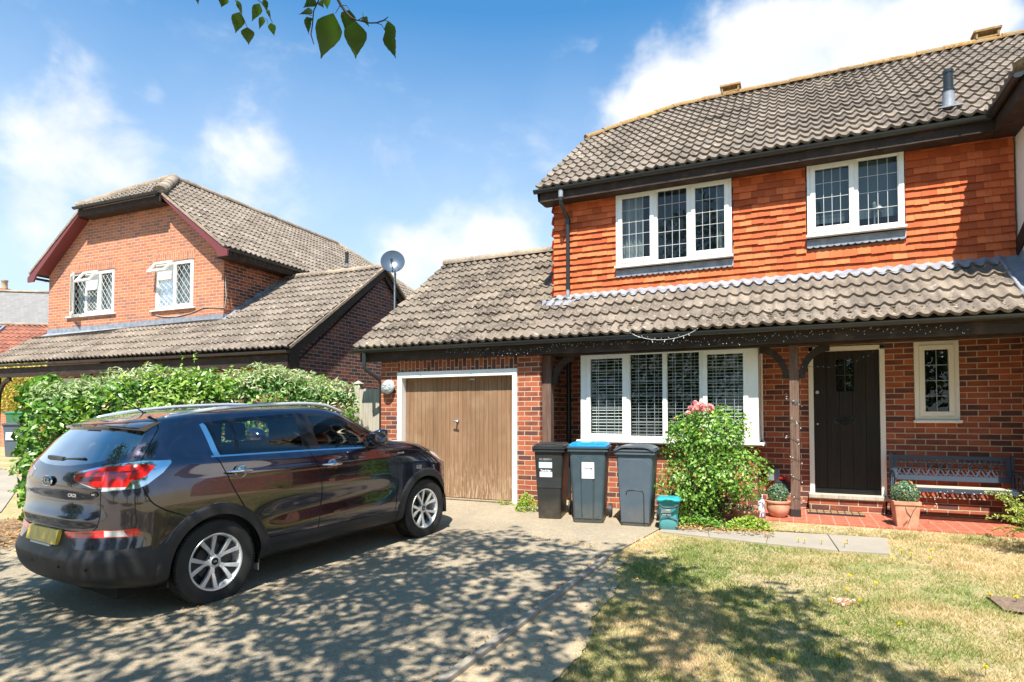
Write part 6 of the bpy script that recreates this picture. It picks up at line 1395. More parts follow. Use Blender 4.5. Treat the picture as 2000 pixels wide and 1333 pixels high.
mb = MB(); mb.bar((.04, 0, .44), (.20, .02, .36), .10, .03); mb.bar((-.02, .02, .45), (.05, 0, .45), .12, .03); mb.bar((.16, .02, .1), (.18, .02, .4), .03, .03); mb.bar((.0, .05, .0), (.0, .05, .33), .025, .025); mb.bar((-.10, .08, .02), (.2, .08, .02), .03, .03); mb.build('cover', 'red_plastic', t, bevel=.008)

# ------------------------------------------------------------------ wall lamp and satellite dish
t = thing('wall_lamp', 'round white fluted bulkhead lamp on the brick pier between garage door and gate', 'lamp', (-6.215, 8.51, 1.83), local=True)
mb = MB(); n = 8; vs = [(0, -.135, .01)]; ring = []
for j, (r_, h) in enumerate(((.02, -.13), (.075, -.118), (.118, -.08), (.128, -.055), (.12, -.04))):
    for k in range(32): a = 2 * math.pi * k / 32; fl = 1 - .06 * abs(math.sin(4 * a)); ring.append((r_ * fl * math.cos(a), h - (.012 * abs(math.sin(4 * a)) if j < 4 else 0), r_ * fl * math.sin(a)))
mb.add(vs + ring, [(0, 1 + k, 1 + (k + 1) % 32) for k in range(32)] + [(1 + i * 32 + k, 1 + (i + 1) * 32 + k, 1 + (i + 1) * 32 + (k + 1) % 32, 1 + i * 32 + (k + 1) % 32) for i in range(4) for k in range(32)]); sh = mb.build('lamp_shade', 'lamp_white', t, smooth=25)
sh.rotation_euler = (R(-14), 0, R(6))
mb = MB(); mb.lathe([(.0, -.10), (.035, -.10), (.04, -.02), (.055, -.015), (.055, 0)], (0, 0, 0), 24, 'Y'); mb.build('back_plate', 'lamp_white', t, smooth=40); mb = MB()
for k in range(4): a = math.pi * k / 4; mb.bar((.122 * math.cos(a) * .97, -.082, .122 * math.sin(a) * .97), (-.0, -.138, 0), .004, .005); mb.bar((-.122 * math.cos(a) * .97, -.082, -.122 * math.sin(a) * .97), (-.0, -.138, 0), .004, .005)
o = mb.build('guard', 'lead_line', t); o.rotation_euler = (R(-14), 0, R(6))
t = thing('satellite_dish', 'round grey satellite dish on a tall pole behind the garage roof', 'dish', (-7.06, 9.7, 2.16), local=True)
mb = MB(); mb.tube([(.08, 0, 0), (.08, 0, 2.05)], .019, 12); mb.tube([(.08, 0, .2), (.62, 0, .2)], .015, 8); mb.build('pole', 'galv', t, smooth=40)
N_ = Vector((.50, -.80, .30)).normalized(); up_ = Vector((0, 0, 1)); X_ = up_.cross(N_).normalized(); U_ = N_.cross(X_); C_ = Vector((.05, -.03, 2.17))
mb = MB(); vs = []; fs = []; n = 36
for i, r_ in enumerate((0.0001, .06, .12, .18, .225, .24, .245)):
    dp_ = .055 * (r_ / .24) ** 2 - (.0 if i < 6 else .012)
    for k in range(n): a = 2 * math.pi * k / n; vs.append(C_ + (X_ * math.cos(a) * .95 + U_ * math.sin(a)) * r_ + N_ * dp_)
for i in range(6):
    for k in range(n): fs.append((i * n + k, i * n + (k + 1) % n, (i + 1) * n + (k + 1) % n, (i + 1) * n + k))
mb.add(vs, fs); mb.build('reflector', 'dish_grey', t, smooth=50, normals=False)
mb = MB(); b_ = C_ - U_ * .20 + N_ * .03; e_ = C_ - U_ * .17 + N_ * .30; mb.tube([b_, e_], .010, 8); mb.tube([C_ - U_ * .22, b_], .012, 8); mb.tube([C_ + X_ * .14 - U_ * .16 + N_ * .03, e_], .004, 6); mb.tube([C_ - X_ * .14 - U_ * .16 + N_ * .03, e_], .004, 6); mb.tube([(.08, 0, 2.04), C_ - N_ * .03], .03, 10); ar = mb.build('feed_arm', 'galv', t, smooth=40)
mb = MB(); mb.tube([e_ + N_ * .03 + U_ * .03, e_ - N_ * .05 + U_ * .05], .028, 12); mb.build('feed_horn', 'black_plastic', ar, smooth=40)
mb = MB(); mb.tube([e_, e_ + Vector((.02, .02, -.12)), (.12, -.02, 1.95), (.10, -.01, 1.6), (.10, 0, .3)], .005, 5); mb.build('cable', 'black_plastic', t)

# ------------------------------------------------------------------ string lights
def strand(name, label, pts, n, spread, wire_m='wire_green', drop=.03, bs=.008):
    t = thing(name, label, 'string lights', pts[0]); P = [Vector(p) for p in pts]; mb = MB(); mb.tube(P, .0022, 5); mb.build('wire', wire_m, t)
    L_ = [0]; 
    for a, b in zip(P, P[1:]): L_.append(L_[-1] + (b - a).length)
    mb = MB(); mw = MB()
    for k in range(n):
        s_ = L_[-1] * (k + .5) / n; i = max(j for j in range(len(P) - 1) if L_[j] <= s_); q = P[i] + (P[i + 1] - P[i]) * ((s_ - L_[i]) / max(L_[i + 1] - L_[i], 1e-6))
        v = Vector((random.uniform(-1, 1) * spread, -random.uniform(.004, .02), random.uniform(-1, .6) * drop)); e = q + v; dd = (e - q).normalized()
        mw.tube([q, e], .0016, 4, cap=False); mb.tube([e, e + dd * bs * 1.1, e + dd * bs * 2.4], [bs * .42, bs * .5, .0012], 6)
    mw.build('bulb_lead', wire_m, t); tag(mb.build('bulbs', 'bulb_clear', t), kind='stuff'); return t
pts = []; k = 0; x = -5.0
while x < 1.85: pts.append((x, 8.352 - .008 * (k % 2), 2.375 + .035 * math.sin(x * 2.1) + (.018 if k % 2 else -.018) - .006 * (x + 5) / 2)); x += .05; k += 1
strand('string_lights', 'long dark string of small clear lights fixed along the porch beam', pts, 210, .02, drop=.05, bs=.006)
pts = [(-2.02, 8.24, 2.51)] + [(-2.02 + .92 * t_, 8.235, 2.50 - .20 * (1 - (2 * t_ - 1) ** 2) ** .9 * .62 - .0 * t_) for t_ in [i / 12 for i in range(1, 12)]] + [(-1.10, 8.24, 2.51)]
strand('string_lights', 'short white swag of lights hanging below the gutter above the bay window', pts, 16, .012, wire_m='white_label')
pts = []
for k in range(90):
    a = k * .46; z = 1.72 - k * .0178; pts.append((.031 + .066 * max(-1, min(1, 1.5 * math.cos(a))), 8.66 + .066 * max(-1, min(1, 1.5 * math.sin(a))), z))
strand('string_lights', 'string of lights wound in a spiral round the porch post with the number', pts, 46, .03, drop=.02)
pts = [(.09, 8.59, 2.00)] + [(.09 + .95 * t_, 8.60, 2.00 - .06 * math.sin(math.pi * t_ * .9) + .25 * t_ ** 2.4) for t_ in [i / 8 for i in range(1, 9)]]
strand('string_lights', 'thin string of tiny lights stretched across the front door top', pts, 16, .01, drop=.025, bs=.005)
pts = [(1.34, 8.45, .31), (1.44, 8.5, .27), (1.52, 8.6, .33), (1.60, 8.86, .44), (1.75, 8.86, .445), (2.0, 8.86, .44), (2.3, 8.86, .45)]
strand('string_lights', 'string of lights running from the square pot along the bench front', pts, 22, .02, drop=.02)

# ------------------------------------------------------------------ timber gate between hedge and garage
t = thing('timber_gate', 'weathered grey timber gate and post between the hedge and the garage pier', 'gate', (-6.65, 8.75, 0))
mb = MB(); x = -7.05
while x < -6.44: mb.box(x, x + .096, 8.74, 8.765, .03, 1.83 + random.uniform(-.008, .008), random.random()); x += .1
mb.build('boards', 'grey_wood', t); mb = MB(); mb.box(-7.15, -7.05, 8.73, 8.83, 0, 1.93); mb.add([(-7.17, 8.71, 1.93), (-7.03, 8.71, 1.93), (-7.03, 8.85, 1.93), (-7.17, 8.85, 1.93), (-7.1, 8.78, 1.99)], [(0, 1, 4), (1, 2, 4), (2, 3, 4), (3, 0, 4)]); mb.build('gate_post', 'grey_wood', t)
mb = MB(); mb.box(-7.05, -6.43, 8.765, 8.80, 1.5, 1.6); mb.box(-7.05, -6.43, 8.765, 8.80, .3, .4); mb.build('rail', 'grey_wood', t)
tag(sheet('manhole', [(1.39, 6.04), (1.42, 5.67), (2.02, 5.62), (2.0, 6.02)], 'rusty_iron', .012), 'rusty iron manhole cover set flat in the dry lawn', 'manhole cover')['kind'] = 'thing'

# ------------------------------------------------------------------ vegetation
def volume_leaves(name, n, fn, size, m, parent, asp=.42, jit=.6, fold=.25, shade=None, off=(0, 0, 0), curl=0.):
    P, D, T = fn(n); s_ = size * (.45 + 1.0 * rng.random(len(P)) ** 1.4); return leafmesh(name, P, D, s_, m, parent, off, T, asp=asp, jit=jit, fold=fold, curl=curl)
# hedge: follows a line from (-8.75,4.75) to (-6.98,8.7)
hA = np.array((-8.75, 4.72)); hB = np.array((-7.22, 8.38)); hd = (hB - hA) / np.linalg.norm(hB - hA); hn = np.array((hd[1], -hd[0])); HL = float(np.linalg.norm(hB - hA))
def hedge_pts(n, kind=0):
    s_ = rng.random(n * 2) * (HL + .5) - .35; a = rng.random(n * 2) * 2 * math.pi
    top = np.interp(s_, [-.35, .3, 1.2, 2.6, HL - 1.1, HL - .2, HL + .2], [1.72, 1.88, 1.95, 2.08, 2.12, 1.97, 1.82]); hw = .62
    u = np.cos(a); v = np.sin(a); r = 1 / (np.abs(u) ** 4 + np.abs(v) ** 4) ** .25; X = np.stack([s_, u * 0, v], 1)
    bx = u * r * hw; bz = top / 2 + v * r * top / 2
    endc = np.clip((s_ + .35) / .5, 0, 1) ** .5
    p2 = hA + np.outer(s_, hd) + np.outer(bx * (.55 + .45 * endc), hn); P = np.stack([p2[:, 0], p2[:, 1], bz], 1)
    D = np.stack([hn[0] * u * r, hn[1] * u * r, v * r * .9 + .25], 1) + np.outer(np.clip(.3 - s_, 0, 1), (-hd[0], -hd[1], 0)); D /= np.linalg.norm(D, axis=1)[:, None]
    bulge = (vnoise(P, 2.3) - .5) * .36 + (vnoise(P, 6.) - .5) * .20; depth = rng.random(n * 2) ** 2.2 * .22
    P = P + D * (bulge - depth + .02)[:, None]; P[:, 2] = np.maximum(P[:, 2], .05)
    keep = rng.random(n * 2) < .25 + .9 * vnoise(P, 7.5, 3); g_ = vnoise(P, 1.25, 5) - .10 * (s_ < 1.2) + .06 * ((s_ > 1.6) & (s_ < 3.4)); sel = (g_ > .53) if kind else (g_ <= .55)
    if kind == 2: sel = sel | True
    keep &= sel; P, D = P[keep][:n], D[keep][:n]; sl = ((P[:, :2] - hA) @ hd)
    return P, D, np.clip((rng.random(len(P)) * .75 + (vnoise(P, 3.1, 9) - .3) * .5) * np.clip(.72 + .4 * sl, .72, 1.12) + .06, 0, np.where(rng.random(len(P)) < .012, 1., .945))
hg = thing('laurel_hedge', 'tall dense green hedge of laurel and variegated shrubs beside the parked car', 'hedge', (float(hA[0]), float(hA[1]), 0)); HO = (float(hA[0]), float(hA[1]), 0)
volume_leaves('laurel_foliage', 21000, lambda n: hedge_pts(n, 0), .095, 'laurel_leaf', hg, asp=.40, off=HO, curl=.12)
volume_leaves('grey_foliage', 13000, lambda n: hedge_pts(n, 1), .085, 'grey_leaf', hg, asp=.26, off=HO, curl=.1)
mb = MB()                                                             # inner mass of twigs
for k in range(9):
    c = hA + hd * (HL * k / 8); tp = 1.7 - (.28 if k > 6 else 0)
    for q in range(5): x_, y2 = c + hn * random.uniform(-.2, .2) + hd * random.uniform(-.2, .2); mb.tube([(x_, y2, 0), (x_ + random.uniform(-.2, .2), y2 + random.uniform(-.2, .2), tp * .6), (x_ + random.uniform(-.35, .35), y2 + random.uniform(-.35, .35), tp)], [.03, .018, .006], 6)
mb.build('stems', 'bark', hg)
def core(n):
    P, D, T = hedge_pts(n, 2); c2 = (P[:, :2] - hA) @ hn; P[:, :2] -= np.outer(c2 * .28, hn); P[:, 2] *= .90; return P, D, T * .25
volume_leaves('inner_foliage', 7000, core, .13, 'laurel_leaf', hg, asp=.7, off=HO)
mb = MB(); S_ = []
for k in range(7):
    s0 = HL * (.15 + .8 * random.random()); b_ = hA + hd * s0 + hn * random.uniform(0, .4)
    z0 = 1.9 if s0 < HL - 1.2 else 1.65; hgt = random.uniform(.15, .42); tip = (b_[0] + random.uniform(-.1, .25), b_[1] + random.uniform(-.1, .1), z0 + hgt); mb.tube([(b_[0], b_[1], z0 - .2), ((b_[0] + tip[0]) / 2 - .03, (b_[1] + tip[1]) / 2, z0 + hgt * .5), tip], [.006, .004, .002], 5)
    for q in range(10): t_ = q / 9; S_.append((b_[0] + (tip[0] - b_[0]) * t_, b_[1] + (tip[1] - b_[1]) * t_, z0 - .05 + (hgt + .05) * t_))
mb.build('shoot', 'twig', hg); S_ = np.array(S_) + rng.normal(size=(len(S_), 3)) * .02; leafmesh('shoot_leaves', S_, np.tile((.3, -.5, .8), (len(S_), 1)), np.full(len(S_), .075), 'laurel_leaf', hg, HO, .5 + .3 * rng.random(len(S_)), asp=.45)

# rose bush
rb = thing('rose_bush', 'bushy green rose with a cluster of pink blooms under the bay window', 'shrub', (-1.0, 8.1, 0)); RO = (-1.0, 8.1, 0)
LOB = [((-1.02, 8.10, .95), (.50, .38, .48)), ((-1.12, 8.05, .45), (.50, .38, .42)), ((-.66, 8.08, .62), (.42, .33, .36)), ((-.90, 8.1, 1.20), (.44, .32, .30)), ((-1.25, 8.1, 1.12), (.25, .25, .25))]
def rose_pts(n):
    out = []; D_ = []
    for c, r in LOB:
        m = int(n * r[0] * r[2] * 1.15 / .75); d = rng.normal(size=(m, 3)); d /= np.linalg.norm(d, axis=1)[:, None]; q = (1 - .55 * rng.random((m, 1)) ** 1.7) * (1 + .30 * (vnoise(d * 2 + np.array(c), 2.6, 2)[:, None] - .5)); out.append(np.array(c) + d * q * r); D_.append(d)
    P = np.concatenate(out); D = np.concatenate(D_); k = (P[:, 2] > .06) & (rng.random(len(P)) < .2 + vnoise(P, 8, 4)); return P[k], D[k] + np.array((0, -.3, .5)), rng.random(k.sum())
volume_leaves('foliage', 11500, rose_pts, .046, 'rose_leaf', rb, asp=.68, off=RO)
mb = MB()
for k in range(34):
    x_, y2 = -1.0 + random.gauss(0, .12), 8.12 + random.gauss(0, .06); c, r = random.choice(LOB); e = [c[i] + r[i] * random.uniform(-.8, .8) for i in range(3)]; mb.tube([(x_, y2, 0), (x_ * .6 + e[0] * .4 + random.uniform(-.06, .06), y2, max(.15, e[2] * .5)), e], [.009, .006, .002], 6)
mb.build('stems', 'twig', rb)
def bloom(P, D, n, r, size, m, nm):
    pts, dd = [], []
    for p, d in zip(P, D):
        for k in range(n): v = rng.normal(size=3) * .6 + np.array(d); v /= np.linalg.norm(v); pts.append(np.array(p) + v * r * rng.random() ** .5); dd.append(v)
    leafmesh(nm, pts, dd, np.full(len(pts), size), m, rb, RO, asp=.9, fold=.35, jit=.35)
P = [(-1.06 + random.gauss(0, .075), 7.86 + random.gauss(0, .04), 1.45 + random.gauss(0, .04)) for k in range(26)]; bloom(P, [(0, -.6, .7)] * 26, 18, .032, .032, 'pink_petal', 'pink_blooms')
P, D, T = rose_pts(9000); q = (D[:, 1] < -.5) & (P[:, 2] > .35); P, D = P[q], D[q]; ii = rng.choice(len(P), 34, replace=False); bloom(P[ii] + D[ii] * .02, D[ii], 10, .014, .018, 'orange_petal', 'peach_blooms')
def clump(name, label, cat, x, y, rx, ry, h, n, size, m, kind=None, asp=.6, z=None):
    t = thing(name, label, cat, (x, y, gz(y))); th = rng.random(n) * 2 * math.pi; r = rng.random(n) ** .6; P = np.stack([x + rx * r * np.cos(th), y + ry * r * np.sin(th), gz(y) + .01 + h * (1 - r ** 2) * (.3 + .7 * rng.random(n))], 1)
    P += (vnoise(P, 9)[:, None] - .5) * (.1, .1, .06); P[:, 2] = np.maximum(P[:, 2], gz(y) + .006)
    leafmesh('foliage', P, np.tile((0, -.35, .9), (n, 1)), size * (.6 + .8 * rng.random(n)), m, t, (x, y, gz(y)), asp=asp)
    mb = MB()
    for k in range(14): a = random.random() * 6.28; q = random.random(); mb.tube([(x, y, gz(y)), (x + rx * q * math.cos(a), y + ry * q * math.sin(a), gz(y) + h * .8 * (1 - q * q) + .01)], .002, 4)
    mb.build('stems', 'twig', t)
    if kind: t['kind'] = kind
    return t
clump('weed_clump', 'bright lime green weeds growing at the foot of the garage pier', 'weeds', -3.50, 8.12, .20, .16, .26, 750, .032, 'lime_leaf')
clump('weed_clump', 'thin row of small weeds along the garage door threshold', 'weeds', -3.98, 8.42, .22, .05, .07, 160, .02, 'lime_leaf')
clump('ground_cover', 'dark green low leaves under the rose bush beside the teal caddy', 'ground cover', -1.05, 7.85, .40, .16, .16, 900, .036, 'rose_leaf')
clump('ground_cover', 'yellow green low geranium leaves between the rose bush and bowl pot', 'ground cover', -.50, 7.92, .30, .15, .15, 900, .036, 'lime_leaf')
# dead leaves and litter
def litter(name, pts, m, size, label=None):
    P = np.array(pts); o = leafmesh(name, P, np.tile((0, 0, 1.), (len(P), 1)), size * (.5 + rng.random(len(P))), m, None, tuple(P[0]), asp=.6, jit=.35, fold=.15); return tag(o, label, kind='stuff')
pts = []
while len(pts) < 1500:
    x_, y2 = random.uniform(-10.2, -7.9), random.uniform(2.9, 5.2)
    if (x_ + 8.75) * hn[0] + (y2 - 4.7) * hn[1] < 1.1: pts.append((x_, y2, gz(y2) + .012 + random.random() * .012))
litter('fallen_leaves', pts, 'dead_leaf', .045)
litter('leaf_litter', [(random.uniform(-1.3, -.2), random.uniform(7.48, 7.95), .0 + random.random() * .02) for k in range(520)], 'dead_leaf', .03)
litter('debris', [(random.gauss(-4.18, .12), random.gauss(3.45, .16), -.172 + random.random() * .01) for k in range(130)] + [(random.gauss(-3.1, .35), random.gauss(4.6, .5), -.128) for k in range(26)] + [(random.uniform(-6, -1.9), random.uniform(3, 7.5), 0) for k in range(1)], 'dead_leaf', .016)
litter('joint_weeds', [(-3.3 + 1.35 * t_ + random.gauss(0, .02), 6.72 - .30 * t_ + random.gauss(0, .02), gz(6.6) + .006 + random.random() * .01) for t_ in [random.random() ** .7 for k in range(150)]], 'dead_leaf', .018)
litter('kerb_litter', [(DX(y) - .05 + random.gauss(0, .03), y, gz(y) + .008) for y in [random.uniform(3, 6.2) for k in range(260)]] + [(DX(y) + .3 + random.gauss(0, .16), y, gz(y) + .010) for y in [random.uniform(3, 6.0) for k in range(220)]], 'dead_leaf', .02)
# bushes at the far left and right
yb = thing('golden_bush', 'yellow green bush behind the distant grey bin and green crate', 'shrub', (-24.5, 12.5, 0)); n = 5200; d = rng.normal(size=(n, 3)); d /= np.linalg.norm(d, axis=1)[:, None]; P = np.array((-24.6, 12.6, 2.4)) + d * (1 - .3 * rng.random((n, 1)) ** 2) * (1.5, 1.2, 1.15) * (1 + .3 * (vnoise(d, 3)[:, None] - .5)); leafmesh('foliage', P, d, .13 * (.6 + .8 * rng.random(n)), 'gold_leaf', yb, (-24.5, 12.5, 0), asp=.6)
mb = MB(); mb.tube([(-24.6, 12.6, 0), (-24.5, 12.6, 1.6)], [.09, .05], 8); mb.build('trunk', 'bark', yb)
lw = clump('low_shrub', 'pale low shrub with dry edges beyond the left end of the hedge', 'shrub', -16.6, 8.6, .8, .5, .7, 900, .08, 'grey_leaf')
fs_ = thing('conifer_shrub', 'low yellow green conifer with arching sprays in front of the bench', 'shrub', (2.25, 7.75, 0)); P_, D_ = [], []; mb = MB()
for k in range(46):
    a = random.uniform(0, 6.28); L_ = random.uniform(.28, .52); e = Vector((2.28 + L_ * math.cos(a) * .95, 7.72 + L_ * math.sin(a) * .75, random.uniform(.10, .62))); b_ = Vector((2.28, 7.75, .05)); m_ = (b_ + e) / 2 + Vector((0, 0, .20)); prev = b_
    for q in range(1, 13):
        t_ = q / 12; p = b_ * (1 - t_) ** 2 + m_ * 2 * t_ * (1 - t_) + e * t_ * t_; 
        if q > 3:
            for z_ in range(7): P_.append(tuple(p + Vector((random.gauss(0, .022), random.gauss(0, .022), random.gauss(0, .012))))); D_.append((random.gauss(0, .3), random.gauss(-.3, .3), 1))
        mb.tube([prev, p], .003, 4, cap=False); prev = p
mb.build('stems', 'twig', fs_); leafmesh('sprays', P_, D_, .030 * (.6 + .8 * rng.random(len(P_))), 'fern_leaf', fs_, (2.25, 7.75, 0), asp=.4)

# lawn
LAWN = [(-1.66, 5.9), (-1.42, 4.6), (-1.24, 3.3), (-1.15, 2.4), (3.6, 2.4), (3.6, 8.12), (.96, 8.06), (.90, 7.20), (.42, 7.15), (-.28, 7.20), (-.9, 7.30), (-1.45, 7.36), (-1.62, 6.9)]
def inside(X, Y, poly):
    r = np.zeros(len(X), bool); n = len(poly)
    for i in range(n):
        (x0, y0), (x1, y1) = poly[i], poly[(i + 1) % n]; c = ((y0 > Y) != (y1 > Y)); xi = (x1 - x0) * (Y - y0) / (y1 - y0 + 1e-12) + x0; r ^= c & (X < xi)
    return r
def blades(name, n, poly, hgt, tint_fn, bbox, zf=None):
    X = rng.uniform(bbox[0], bbox[1], n); Y = bbox[2] + (bbox[3] - bbox[2]) * rng.random(n) ** 1.35; k = inside(X, Y, poly)
    X, Y = X[k], Y[k]; P = np.stack([X, Y, X * 0], 1)
    d = vnoise(P, 7, 8) * .6 + vnoise(P, 2.2, 3) * .5
    k = rng.random(len(X)) < np.clip(d * 1.5 - .1, .25, 1); X, Y, P = X[k], Y[k], P[k]; n = len(X); Z_ = zf(Y) if zf else -.035 * np.maximum(0, 8.5 - Y) - .014
    a = rng.random(n) * 6.283; h = hgt * (.4 + .9 * rng.random(n)) * (.45 + .7 * vnoise(P, 5, 1) + 1.3 * np.clip(vnoise(P, 11, 14) - .62, 0, 1) * 2); w_ = .0022 + .002 * rng.random(n); ln = h * (.3 + 1.1 * rng.random(n)); b = rng.random(n) * 6.283
    V = np.stack([np.stack([X - w_ * np.cos(a), Y - w_ * np.sin(a), Z_], 1), np.stack([X + w_ * np.cos(a), Y + w_ * np.sin(a), Z_], 1), np.stack([X + ln * np.cos(b), Y + ln * np.sin(b), Z_ + h], 1)], 1).reshape(-1, 3)
    T = np.clip(tint_fn(P) + rng.normal(size=n) * .16, 0, 1); o = npmesh(name, V, np.arange(n * 3).reshape(-1, 3), np.repeat(T, 3), 'grass_blade', None, (0, 5, -.1)); return tag(o, kind='stuff')
tf = lambda P: .04 + .98 * (vnoise(P, .75, 2) * .55 + vnoise(P, 2.6, 6) * .45) + .10 * np.clip((P[:, 0] - 1.2) * .6, -.3, 1) + .35 * np.clip((P[:, 1] - 7.3) * 1.2, 0, 1) * (P[:, 0] > .9) + .6 * np.clip(1 - (P[:, 0] + 1.62) * 2.2, 0, 1) * (P[:, 1] > 6)
blades('lawn_grass', 340000, LAWN, .033, tf, (-1.7, 3.2, 2.6, 8.12))
EDGE = [(-.40, 7.96), (2.5, 8.0), (2.5, 8.28), (-.42, 8.26)]
blades('edge_grass', 18000, EDGE, .034, lambda P: .35 + .6 * vnoise(P, 3, 2), (-.5, 2.5, 7.95, 8.41), zf=lambda Y: -.02 + .068 * np.clip((Y - 8.02) / .25, 0, 1) * .85)
KE = [(DX(2.8) + .06, 2.8), (DX(2.8) + .13, 2.8), (DX(6.2) + .14, 6.2), (-1.40, 7.36), (-1.52, 7.40), (DX(6.2) - .03, 6.2)]
blades('kerb_grass', 9000, KE, .035, lambda P: .55 + .4 * vnoise(P, 3, 2), (-2., -1.2, 2.8, 7.4))
fl = [(.05, 7.373), (.11, 7.348), (.274, 7.363), (.525, 7.485), (.488, 7.306), (1.048, 7.097), (.856, 6.845), (.439, 6.056), (.39, 5.642), (.254, 5.303), (.456, 5.374), (.244, 4.219), (.995, 4.361), (1.55, 5.908), (-.121, 4.004), (1.387, 5.892), (.655, 4.933), (1.25, 7.32), (.98, 7.2), (1.18, 6.98), (.62, 5.9)]
proto = None
for k, (x_, y2) in enumerate(fl):
    if proto is None:
        proto = thing('dandelion', '', 'flower', (x_, y2, gz(y2)), group='small yellow flowers scattered in the lawn', local=True); proto['label'] = 'small yellow dandelion flower growing in the dry lawn'
        q = np.zeros((14, 3)) + (0, 0, .055); leafmesh('flower_head', q, rng.normal(size=(14, 3)) * .5 + (0, -.3, 1), np.full(14, .030), 'yellow_petal', proto, asp=.7, jit=.3); mb = MB(); mb.tube([(0, 0, 0), (.002, 0, .055)], .0015, 5); mb.build('stalk', 'twig', proto)
    else: c = copy_tree(proto); c.location = (x_, y2, gz(y2)); c.rotation_euler.z = k
pp = thing('fallen_petals', 'small clump of pale pink petals lying on the lawn', 'petals', (.338, 5.412, -.108)); n = 36; P = rng.normal(size=(n, 3)) * (.028, .02, .008) + (.338, 5.412, -.088); leafmesh('petals', P, rng.normal(size=(n, 3)) * .5 + (0, 0, 1), np.full(n, .03), 'pink_petal', pp, (.338, 5.412, -.108), np.full(n, 1.), asp=.8)

# ------------------------------------------------------------------ the tree over the drive (it stands behind the camera, its twigs hang into view)
tree = thing('poplar_tree', 'tall leafy tree overhead whose leafy twigs hang into the top of the view', 'tree', (1.6, -4.2, 0)); TO = (1.6, -4.2, 0)
SH = [(-11, .3), (-11, 3.6), (-9.2, 4.3), (-8.0, 3.6), (-6.9, 3.3), (-5.6, 4.4), (-4.4, 5.3), (-3.95, 6.35), (-3.1, 6.75), (-2.5, 6.35), (-1.95, 6.15), (-1.35, 6.35), (-.95, 5.7), (-.75, 5.25), (-.1, 5.55), (.30, 5.25), (.15, 4.7), (.2, 4.35), (.8, 4.35), (1.0, 3.9), (1.5, 3.6), (2.6, 2.4), (3, -8), (-3, -8), (-3.5, .3)]
nC = 2600; X = rng.uniform(-11, 3, nC * 4); Y = rng.uniform(-8, 6.9, nC * 4); k = inside(X, Y, SH); X, Y = X[k], Y[k]; P0 = np.stack([X, Y, X * 0], 1)
dn = .20 + vnoise(P0, 1.15, 21) * .38 + vnoise(P0, 3.2, 22) * .28; k = rng.random(len(X)) < np.clip((dn - np.where((X > -1.9) & (Y > 3.9), .02, .20)) * np.where((X > -1.9) & (Y > 3.9), 3.6, 2.5) + .06 * np.clip((4.6 - Y), 0, 1), .12, 1); X, Y, P0 = X[k][:nC], Y[k][:nC], P0[k][:nC]
Hh = np.maximum((1.6 - .3015 * X + .654 * Y) / 1.424, 3.4) + .25 + 1.5 * vnoise(P0, .5, 30) + rng.random(len(X)) * .9; C0 = np.stack([X + .171 * Hh, Y - .570 * Hh, Hh], 1)
LP = []; LD = []
nl = 22
tw_dir = rng.normal(size=(len(C0), 3)) * (.5, .5, .2) + (0, 0, -.35); tw_dir /= np.linalg.norm(tw_dir, axis=1)[:, None]
tt = rng.random((len(C0), nl, 1)) * .62 - .31; LP = (C0[:, None] + tw_dir[:, None] * tt + rng.normal(size=(len(C0), nl, 3)) * (.085, .085, .07)).reshape(-1, 3); LD = rng.normal(size=LP.shape) * .7 + (0, -.2, .9)
dep = -.4187 * LP[:, 0] + .908 * LP[:, 1]; k = (LP[:, 2] > 1.6 + .72 * dep); LP, LD = LP[k], LD[k]
leafmesh('crown', LP, LD, .105 * (.7 + .6 * rng.random(len(LP))), 'tree_leaf', tree, TO, asp=.72, jit=.5)
mb = MB(); mb.tube([(1.6, -4.2, -.5), (1.55, -4.15, 1.5), (1.4, -4.0, 3.2), (1.2, -3.9, 5.5), (.9, -3.8, 8.5)], [.26, .2, .17, .11, .04], 14); mb.build('trunk', 'bark', tree, smooth=True)
mb = MB(); heads = []
for k in range(15):
    c = C0[int(rng.integers(len(C0)))]; tgt = Vector(c); tgt.z = min(tgt.z, 7.4); b_ = Vector((1.4, -4.0, 3.4 + .28 * k)); m1 = b_ * .6 + tgt * .4 + Vector((0, 0, .5)); m2 = b_ * .25 + tgt * .75 + Vector((0, 0, .35)); mb.tube([b_, m1, m2, tgt], [.05, .028, .016, .006], 8); heads += [m1, m2, tgt]
mb.build('limb', 'bark', tree, smooth=True)
mb = MB()
for c in C0[::2]:
    if 1.6 + .75 * (-.4187 * c[0] + .908 * c[1]) < c[2] - .1:
        h = min(heads, key=lambda q: (q - Vector(c)).length)
        if (h - Vector(c)).length < 1.7: mb.tube([h, (h + Vector(c)) / 2 + Vector((0, 0, .15)), Vector(c)], [.007, .005, .002], 4, cap=False)
mb.build('branch', 'bark', tree)
